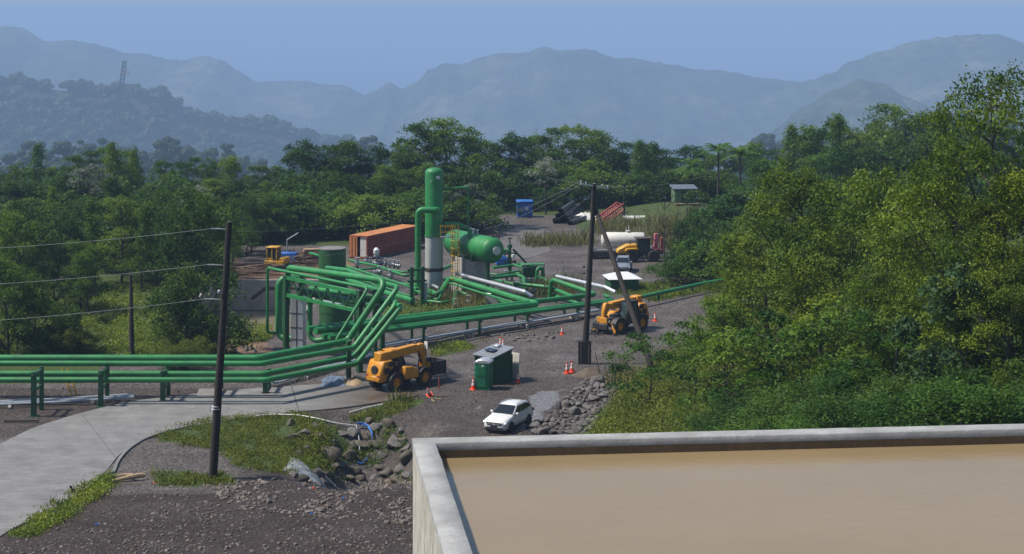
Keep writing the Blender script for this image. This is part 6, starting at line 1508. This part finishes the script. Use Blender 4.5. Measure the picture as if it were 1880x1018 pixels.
# ---------------------------------------------------------------- pipes stack, boom, cylinder
def dpipe(lab, a, c, r, grp='pipes stacked at the yard edge'):
    o = thing('culvert_pipe', lab, 'pipe', a); d = Vector(c) - Vector(a); n = 22; m_ = 6
    path = [d * (i / 5) for i in range(6)]
    MB().tube(path, r, n, False).build('shell', M['pipeblack'], o, ang=60); MB().tube(path, r * .9, n, False).build('bore', M['black'], o, ang=60)
    o['group'] = grp; return o
pa = Pz(1019, 406, .38); dv = Vector((2.5, 13.0, 0))
for k, (x, z, lab) in enumerate(((0, .38, 'black pipe at the outer end of the bottom layer in the pipe stack'), (.78, .38, 'black pipe second in the bottom layer of the pipe stack'), (1.56, .38, 'black pipe third in the bottom layer of the pipe stack'), (.39, 1.05, 'black pipe in the second layer of the stack, nearer the blue shed'), (1.17, 1.05, 'black pipe in the second layer of the stack, with a pale lit top'), (.78, 1.72, 'topmost black pipe of the stack'))):
    a = pa + Vector((x, -z * .1, 0)); a.z = z + .02; dpipe(lab, a, a + dv * (1 if k != 5 else .8), .37)
a = Pz(1046, 410, .34); dpipe('loose black pipe lying beside the stack', a, a + Vector((3.5, 9, 0)), .34)
a = Pz(1055, 402, .34); o = dpipe('loose grey-white wrapped pipe lying beside the stack', a, a + Vector((6, 6, 0)), .36); o.children[0].data.materials[0] = M['offwhite']
a, c = Pz(1100, 408, .5), Pd(1140, 379, 252); o = thing('lattice_boom', 'faded red lattice crane boom section lying among the reeds', 'crane boom', a)
d = c - a; L_ = d.length; ux = d.normalized(); uy = Vector((0, 0, 1)).cross(ux).normalized(); uz = ux.cross(uy); mb = MB(); cs = [(s * .55, t_ * .5) for s in (-1, 1) for t_ in (-1, 1)]
for (s, t_) in cs: mb.beam(uy * s + uz * t_, d + uy * s + uz * t_, .17, .17)
mb.build('chord', M['red'], o); mb = MB(); nn = 9
for i in range(nn):
    for (s1, t1), (s2, t2) in (((-.55, -.5), (-.55, .5)), ((.55, -.5), (.55, .5)), ((-.55, .5), (.55, .5)), ((-.55, -.5), (.55, -.5))): mb.beam(ux * L_ * i / nn + uy * s1 + uz * t1, ux * L_ * (i + 1) / nn + uy * s2 + uz * t2, .09, .09)
mb.build('lacing', M['red'], o)
a, c = Pz(1144, 409, .5), Pz(1184, 412, .5); a.y = c.y = 243; a.x, c.x = (1144 - CX) * 243 / F, (1184 - CX) * 243 / F; a.z = c.z = .75
o = thing('white_cylinder', 'long white cylinder lying on the ground beyond the reeds', 'cylinder', a); MB().tube([(0, 0, 0), c - a], .45, 18).build('shell', M['offwhite'], o, ang=60); mb = MB(); mb.box((.6, 0, -.5), (.2, .8, .5)); mb.box((2.3, 0, -.5), (.2, .8, .5)); mb.build('block', M['timber'], o)
# fence posts and gate by the access path
o = thing('gate_post', 'rusty gate post with a short rail where the access path meets the yard', 'gate post', Pz(966, 453, 0)); MB().tube([(0, 0, 0), (.05, 0, 1.75)], .07, 8).build('post', M['brown'], o); MB().tube([(0, 0, 1.2), (.9, .3, 1.0)], .04, 6).build('rail', M['brown'], o)
o = thing('fence_post', 'lone fence post in the dry grass of the yard edge', 'fence post', Pz(1050, 449, 0)); MB().tube([(0, 0, 0), (0, 0, 1.4)], .06, 8).build('post', M['brown'], o)
o = thing('barrier_rail', 'dark pipe barrier rail beside the access path', 'barrier', Pz(893, 432, 0)); a = Vector((0, 0, 0)); c = Pz(916, 441, 0) - Pz(893, 432, 0)
mb = MB()
for t_ in (0, .5, 1): mb.tube([c * t_, c * t_ + Vector((0, 0, 1.0))], .07, 8)
mb.build('post', M['brown'], o); MB().tube([Vector((0, 0, .95)), c + Vector((0, 0, .95))], .06, 8).build('rail', M['brown'], o)
# yellow ladder by the rack, timber heap, boards
a, c = Pz(116, 706, 1.0), Pz(137, 728, 0); o = thing('step_ladder', 'yellow ladder leaning under the roadside pipe rack', 'ladder', c)
d = a + Vector((-.2, 1.2, .9)) - c; u = Vector((.42, 0, 0)); mb = MB(); mb.beam(-u * .5, d - u * .5, .07, .1); mb.beam(u * .5, d + u * .5, .07, .1); mb.build('rail', M['railyellow'], o); mb = MB()
for k in range(7): mb.beam(d * ((k + .6) / 7.2) - u * .5, d * ((k + .6) / 7.2) + u * .5, .05, .06)
mb.build('rung', M['railyellow'], o)
def sticks(name, lab, cat, cx, n, Lr, wr, spread, hgt, m_, seed, ang0=0, angs=.5, kind='stuff'):
    rd = random.Random(seed); mb = MB()
    for k in range(n):
        a = ang0 + rd.gauss(0, angs); L_ = rd.uniform(*Lr); c = Vector((rd.gauss(0, spread[0]), rd.gauss(0, spread[1]), 0)); c.z = .05 + hgt * max(0, 1 - (c.x / (spread[0] * 2)) ** 2 - (c.y / (spread[1] * 2)) ** 2) * rd.random()
        e = rd.gauss(0, .06); dd = Vector((math.cos(a) * math.cos(e), math.sin(a) * math.cos(e), math.sin(e))) * L_ / 2; w_ = rd.uniform(*wr); mb.beam(c - dd, c + dd, w_, w_ * rd.uniform(.4, .9))
    o = mb.build(name, M[m_], None); o.location = cx; return stuff(o, lab, cat)
sticks('scrap_timber', 'tangled heap of scrap timber between the blue generator and the storage tank', 'scrap timber', Pz(560, 484, 0), 120, (1.2, 3.6), (.08, .2), (1.4, 1.6), 1.5, 'timber', 3, .1, .5)
sticks('scrap_timber', 'low stacks of brown timber behind the pool wall', 'scrap timber', Pz(440, 498, 0), 90, (2.5, 6), (.1, .22), (2.6, 3), .7, 'timber', 4, .1, .12)
sticks('scrap_sticks', 'pale sticks and boards on the rubble behind the pipes', 'scrap timber', Pz(432, 634, 0), 16, (1.2, 2.6), (.05, .1), (.7, 1.6), .3, 'drift', 5, 2.4, .2)
for k, (px, py, rz_, l_, w_, lab) in enumerate(((575, 458, .1, 2.2, 1.0, 'stack of pale boards on top of the scrap timber'),)):
    p = Pz(px, 462, 1.4); o = thing('board_stack', lab, 'boards', p, rz_); mb = MB()
    for j in range(4): mb.box((rt.uniform(-.1, .1), 0, j * .09), (l_, w_, .06), Matrix.Rotation(rt.uniform(-.1, .1), 3, 'Z'))
    mb.build('boards', M['drift'], o)
p = Pz(40, 776, 0); o = thing('plank', 'dark plank lying on the mud below the roadside rack', 'plank', (p.x, p.y, .12), .05); MB().box((0, 0, 0), (2.4, .2, .08)).build('board', M['wood'], o)
# ---------------------------------------------------------------- rocks
def rock_mesh(name, seed, mat_, sub=3, flat=.75):
    bm = bmesh.new(); bmesh.ops.create_icosphere(bm, subdivisions=sub, radius=1); rd = random.Random(seed)
    pl = [(Vector((rd.gauss(0, 1), rd.gauss(0, 1), rd.gauss(0, 1))).normalized(), rd.uniform(.42, .78)) for _ in range(15)]
    for v in bm.verts:
        p = v.co.copy()
        for n_, d in pl:
            q = p.dot(n_)
            if q > d: p -= n_ * (q - d) * .98
        p *= 1 + .09 * noise.noise(p * 1.8 + Vector((seed, 0, 0))) + .04 * noise.noise(p * 5 + Vector((seed, 3, 0)))
        v.co = Vector((p.x * 1.15, p.y, p.z * flat))
    for f in bm.faces: f.smooth = True
    for e in bm.edges:
        if e.calc_face_angle(0) > R(17): e.smooth = False
    me = bpy.data.meshes.new(name); bm.to_mesh(me); bm.free(); me.materials.append(mat_); return me
RK = [rock_mesh('boulder', s, M['rockA'], 3, .7) for s in range(6)]; RB = [rock_mesh('boulder', s + 20, M['rockB'], 3, .85) for s in range(5)]
def boulder(px, py, w_px, me, lab, grp, sink=.36):
    p = G(px, py); r = w_px * p.y / F / 2 / .82
    o = bpy.data.objects.new('boulder', me); COL.objects.link(o); o.location = p + Vector((0, r * .3, r * (.55 - sink))); o.scale = (r * rt.uniform(.9, 1.1), r * rt.uniform(.85, 1.15), r * rt.uniform(.8, 1.15)); o.rotation_euler = (rt.uniform(-.3, .3), rt.uniform(-.3, .3), rt.random() * 6.28)
    return tag(o, lab, 'boulder', grp)
big = [(722, 822, 42, 'tall pale-brown boulder at the side of the gully nearest the gravel'), (690, 822, 24, 'upright brown block standing under the blue hose end'), (660, 822, 30, 'shaded boulder behind the blue hose'), (690, 790, 28, 'dark boulder at the rim of the gully above the blue hose'), (716, 785, 30, 'rounded brown boulder on the gully rim beside the gravel'), (600, 840, 40, 'mossy sloping slab in the middle of the gully'), (560, 800, 28, 'grey angular boulder on the grassy gully side'), (537, 806, 24, 'small square block on the grassy gully side'), (534, 782, 22, 'grey stone capping the grassy gully side'), (562, 826, 18, 'upright grey stone in the gully grass'), (585, 804, 24, 'mossy stone half buried in the gully grass'), (740, 812, 20, 'flat stone between the gravel and the pale-brown boulder'), (580, 876, 34, 'purple-grey rounded rock beside the crumpled grey tarp'), (640, 845, 34, 'dark boulder at the bottom of the gully'), (745, 850, 36, 'big mossy boulder next to the tank wall'), (735, 868, 26, 'grey boulder at the foot of the tank wall'), (712, 872, 26, 'grey block in the row at the near lip of the gully'), (640, 882, 26, 'pointed grey rock at the near lip of the gully'), (615, 886, 22, 'small grey rock beside the white pipe end'), (665, 884, 20, 'low rock at the middle of the near gully lip')]
for i, (px, py, w_, lab) in enumerate(big): boulder(px, py, w_, RB[i % 5] if i % 3 else RK[i % 6], lab, 'boulders around the gully')
for i, (px, py, w_) in enumerate(((700, 842, 26), (672, 808, 22), (650, 800, 24), (612, 818, 22), (625, 858, 28), (600, 872, 22), (690, 880, 20), (728, 885, 24), (748, 878, 22), (655, 872, 24), (630, 800, 20), (575, 786, 18), (548, 835, 18), (705, 800, 20), (735, 796, 18), (675, 775, 18), (745, 828, 22), (700, 862, 22), (590, 888, 20), (555, 884, 22), (540, 876, 18), (610, 862, 20), (645, 825, 24), (683, 845, 24))):
    boulder(px, py, w_, RB[i % 5] if i % 2 else RK[i % 6], 'rough grey-brown rock wedged among the bigger boulders of the gully', 'smaller gully rocks')
def riprap_pts():
    poly = [(1085, 688), (1130, 690), (1140, 705), (1125, 725), (1110, 745), (1100, 765), (1085, 790), (1075, 798), (975, 798), (985, 780), (1010, 762), (1035, 738), (1060, 715)]
    out = []; tries = 0
    while len(out) < 150 and tries < 9000:
        tries += 1; px, py = rt.uniform(970, 1140), rt.uniform(686, 800)
        if not inpoly(px, py, poly): continue
        w_ = rt.choice((9, 11, 13, 16, 20, 24))
        if all((px - a) ** 2 + ((py - b_) * 1.5) ** 2 > ((w_ + c) * .33) ** 2 for a, b_, c in out): out.append((px, py, w_))
    return out
for i, (px, py, w_) in enumerate(sorted(riprap_pts(), key=lambda q: q[1])): boulder(px, py, w_, RK[i % 6], 'grey angular rock in the riprap slope behind the white SUV', 'riprap rocks', .3)
for i in range(26):
    px, py = rt.uniform(395, 470), rt.uniform(625, 660); boulder(px, py, rt.uniform(7, 13), RK[i % 6], 'grey rubble stone on the muddy ground beyond the roadside pipes', 'rubble stones')
for i in range(22):
    t_ = i / 21; boulder(1012 + rt.uniform(-90, 55) * 1.0, 0 + 628 - 0 if False else 622 + rt.uniform(-6, 6), rt.uniform(5, 9), RK[i % 6], 'small stone in the low row of stones along the gravel road', 'row of stones')
def stones(name, poly, n, smin, smax, lab, m_='rockA', seed=1):
    rd = random.Random(seed); base = [rock_mesh('tmp_stone', 50 + k, None, 1, .85) for k in range(4)]; V = []; Fc = []
    B = [(np.array([v.co[:] for v in me.vertices]), [tuple(p.vertices) for p in me.polygons]) for me in base]
    for me in base: bpy.data.meshes.remove(me)
    x0, x1 = min(p[0] for p in poly), max(p[0] for p in poly); y0, y1 = min(p[1] for p in poly), max(p[1] for p in poly); c = 0; vb = 0
    while c < n:
        px, py = rd.uniform(x0, x1), rd.uniform(y0, y1)
        if not inpoly(px, py, poly): continue
        p = G(px, py)
        if noise.noise((p.x * .35, p.y * .22, seed + .5)) < rd.uniform(-.55, .35): continue
        c += 1; s = smin + (smax - smin) * rd.random() ** 5; vv, ff = B[c % 4]; a = rd.random() * 6.28; ca, sa = math.cos(a), math.sin(a)
        q = vv * np.array([s * rd.uniform(.8, 1.3), s * rd.uniform(.7, 1.2), s * rd.uniform(.6, 1)]); q = np.stack([q[:, 0] * ca - q[:, 1] * sa, q[:, 0] * sa + q[:, 1] * ca, q[:, 2]], 1) + np.array(p) + np.array([0, 0, s * .12]); V.append(q); Fc += [tuple(i + vb for i in f) for f in ff]; vb += len(q)
    me = bpy.data.meshes.new(name); me.from_pydata(np.concatenate(V).tolist(), [], Fc); me.materials.append(M[m_]); o = bpy.data.objects.new(name, me); COL.objects.link(o); return stuff(o, lab, 'stones')
M['stone1'] = mat('gravel_stone', (.105, .094, .088), .9, var=.55, scale=.9, dirt=.5, dirtc=(.20, .175, .15)); M['stone2'] = mat('road_stone', (.085, .08, .08), .9, var=.5, scale=.8)
stones('gravel', [(0, 975), (120, 925), (290, 895), (520, 880), (755, 880), (760, 1040), (-20, 1040)], 4200, .022, .17, 'loose stones scattered over the dark gravel slope in front', 'stone1', 1)
stones('gravel', [(215, 868), (330, 815), (400, 828), (450, 862), (540, 875), (400, 880)], 900, .03, .10, 'loose grey gravel heaped around the banded utility pole', 'stone2', 2)
stones('gravel', [(700, 770), (770, 745), (800, 700), (950, 640), (1200, 590), (1320, 545), (1330, 570), (1200, 640), (1080, 670), (980, 720), (900, 750), (770, 800), (740, 800)], 1700, .03, .13, 'loose stones on the gravel road around the parked vehicles', 'stone2', 3)
stones('gravel', [(0, 765), (110, 745), (380, 715), (640, 700), (700, 660), (560, 640), (400, 640), (380, 690), (0, 700)], 900, .04, .22, 'loose stones and rubble under the roadside pipes', 'stone1', 4)
M['stone3'] = mat('rubble_stone', (.165, .138, .118), .9, var=.45, scale=.9, dirt=.4, dirtc=(.10, .08, .07))
stones('rubble', [(370, 888), (520, 880), (757, 878), (757, 965), (600, 950), (430, 935)], 1900, .035, .27, 'pale broken rubble strewn below the gully lip', 'stone3', 6)
stones('rubble', [(0, 985), (120, 935), (300, 900), (420, 930), (756, 960), (756, 1040), (-20, 1040)], 1300, .03, .17, 'pale stones dotted over the brown gravel slope', 'stone3', 7)
# hoses, tarp, driftwood, litter
def hose(lab, pxs, r, m_, z=.1, name='hose'):
    pts = [G(*q) + Vector((0, 0, z)) for q in pxs]; path = smooth(resample(pts, 40), 3); tag(MB().tube(path, r, 8).build(name, M[m_], None, ang=60), lab, name.replace('_', ' '))
hose('white plastic pipe following the edge of the concrete road into the gully', [(470, 768), (500, 765), (545, 766), (580, 772), (620, 782), (655, 786)], .05, 'pvc', .15, 'plastic_pipe')
hose('white plastic pipe beside the grass at the end of the concrete road', [(642, 760), (670, 752), (705, 745)], .05, 'pvc', .1, 'plastic_pipe')
hose('blue hose arching over the back of the gully', [(655, 786), (668, 786), (678, 793), (684, 806)], .06, 'hose', .35); hose('second blue hose hanging beside the first in the gully', [(660, 786), (674, 789), (682, 800), (683, 812)], .05, 'hose', .25); hose('blue hose curling in the dark bottom of the gully', [(656, 852), (664, 855), (672, 848), (677, 838)], .05, 'hose', .12)
hose('pale thin hose dangling straight down into the gully', [(654, 788), (658, 805), (660, 822), (660, 835)], .035, 'pvcgrey', .3)
a, c = G(585, 872), G(616, 896); tag(MB().tube([a + Vector((0, 0, .35)), a.lerp(c, .5) + Vector((0, 0, .2)), c + Vector((0, 0, .08))], .075, 8).build('white_pipe', M['pvc'], None), 'short white pipe sticking out of the grey tarp', 'plastic pipe')
M['sheetblue'] = mat('blue_sheeting', (.10, .14, .22), .35, var=.5, scale=1.5, dirt=.4, dirtc=(.3, .32, .34))
def crumple(lab, px, py, w_, h_, hgt, m_, seed, name='tarp', cat='tarp'):
    p = G(px, py); n = 22; v_ = []; f_ = []
    for j in range(n):
        for i in range(n):
            u, q = i / (n - 1) * 2 - 1, j / (n - 1) * 2 - 1; x, y = u * w_ * (1 + .25 * noise.noise((q * 1.5, seed, 0))), q * h_ * (1 + .25 * noise.noise((u * 1.5, seed, 5)))
            e = max(0, 1 - max(abs(u), abs(q)) ** 3); z = gz(p.x + x, p.y + y) - p.z + .03 + hgt * e * (.5 + .6 * abs(noise.noise((u * 2.2, q * 2.2, seed)))) + .1 * e * abs(noise.noise((u * 6, q * 6, seed)))
            v_.append((x, y, z))
    for j in range(n - 1):
        for i in range(n - 1): f_.append((j * n + i, j * n + i + 1, (j + 1) * n + i + 1, (j + 1) * n + i))
    o = MB().add(v_, f_).build(name, M[m_], None, loc=p, ang=35); return tag(o, lab, cat)
crumple('heap of crumpled white sheeting behind the loose pipes', 1075, 402, 2.0, 2.2, 1.0, 'offwhite', 11, 'sheeting', 'sheeting'); crumple('crumpled grey-white tarp over rocks at the near lip of the gully', 563, 872, 1.25, 2.2, .5, 'plastic', 2); crumple('dark blue and silver plastic sheeting under the climbing pipes', 615, 702, 1.0, 1.8, .4, 'sheetblue', 5); crumple('pale earth slab tipped beside the concrete road under the corner post', 646, 702, .8, 1.6, .45, 'drift', 8, 'earth_slab', 'slab')
o = thing('driftwood', 'pale sawn log and branch lying beside the road bend', 'log', G(238, 884)); mb = MB(); mb.tube([(-1.0, -.2, .08), (-.3, 0, .2), (.55, .25, .3), (.9, .35, .28)], [.06, .13, .17, .12], 9); mb.build('log', M['drift'], o); MB().tube([(.3, .2, .3), (-.4, .7, .25), (-1.0, .9, .12)], [.1, .08, .03], 7).build('branch', M['drift'], o)
a = G(135, 905); tag(MB().tube([a, a + Vector((-.18, -.05, .42))], .07, 8).build('stake', M['wood'], None), 'short dark stake in the grass at the edge of the concrete road', 'stake')
for k, (px, py, l_, an, lab) in enumerate(((800, 733, .9, 2.7, 'pale stick below the knocked-over cone'), (812, 728, .8, .1, 'thin pale batten on the gravel by the knocked-over cone'), (872, 616, .9, .5, 'pale offcut on the gravel below the grey conduits'), (795, 737, .7, 1.9, 'second pale stick crossing below the knocked-over cone'))):
    p = G(px, py); tag(MB().box((0, 0, 0), (l_, .08, .06)).build('batten', M['drift'], None, loc=p + Vector((0, 0, .05))), lab, 'stick'); bpy.context.scene.collection.objects[-1].rotation_euler = (0, 0, an)
for k, (px, py, m_, lab) in enumerate(((572, 944, 'hose', 'scrap of blue plastic on the gravel in front'), (178, 964, 'hose', 'scrap of blue plastic near the picture edge of the gravel slope'), (630, 916, 'hose', 'scrap of turquoise plastic below the white pipe end'), (575, 898, 'orange', 'orange scrap on the gravel below the grey tarp'), (284, 888, 'orange', 'orange scrap in the grass beside the driftwood'))):
    crumple(lab, px, py, .09, .08, .06, m_, 20 + k, 'litter', 'litter')
# ---------------------------------------------------------------- drilling mast and pylon on the ridge
def lattice_mast(o, a, b_, w0, w1, n, t, mat_, nm):
    a, b_ = Vector(a), Vector(b_); mb = MB(); d = b_ - a
    def c(i, s, q): w_ = w0 + (w1 - w0) * i / n; return a + d * (i / n) + Vector((s * w_ / 2, q * w_ / 2, 0))
    for s, q in ((-1, -1), (1, -1), (1, 1), (-1, 1)):
        for i in range(n): mb.beam(c(i, s, q), c(i + 1, s, q), t, t)
    for i in range(n):
        k = [(-1, -1), (1, -1), (1, 1), (-1, 1)]
        for j in range(4): mb.beam(c(i, *k[j]), c(i + 1, *k[(j + 1) % 4]), t * .7, t * .7)
    return mb.build(nm, mat_, o)
p = Pd(213, 236, 2955); o = thing('drilling_mast', 'leaning steel drilling mast on the hazy ridge', 'drilling mast', p); t_ = Pd(229, 112, 2955) - p
lattice_mast(o, (0, 0, 0), t_, 9.0, 4.6, 16, 1.45, M['black'], 'mast'); mb = MB(); q = Pd(226, 133, 2953) - p
for i in range(3): mb.box(q + Vector((5.5 - i, 0, -2.5 + i * 2.6)), (14 - i * 2.5, 5, 1.2))
mb.box(q + Vector((4, 0, 0)), (.9, .9, 8)); mb.build('monkey_board', M['rust_and_lit'], o); MB().tube([t_ + Vector((0, 0, 0)), q + Vector((4, 0, 2))], .2, 6).build('cable', M['grey'], o); MB().box(t_, (2.6, 2.6, 2.0)).build('crown_block', M['grey'], o)
p = Pd(307, 250, 2920); o = thing('pylon', 'steel power pylon with wide arms on the hazy ridge', 'pylon', p); h_ = (250 - 183) * 2920 / F
lattice_mast(o, (0, 0, 0), (0, 0, h_), 6.0, 2.8, 9, 1.0, M['black'], 'tower'); mb = MB()
for s in (-1, 1): mb.beam((0, 0, h_ * .8), (s * 13, 0, h_ * .76), 1, 1); mb.beam((0, 0, h_ * .9), (s * 13, 0, h_ * .77), .6, .6)
mb.build('arm', M['black'], o)
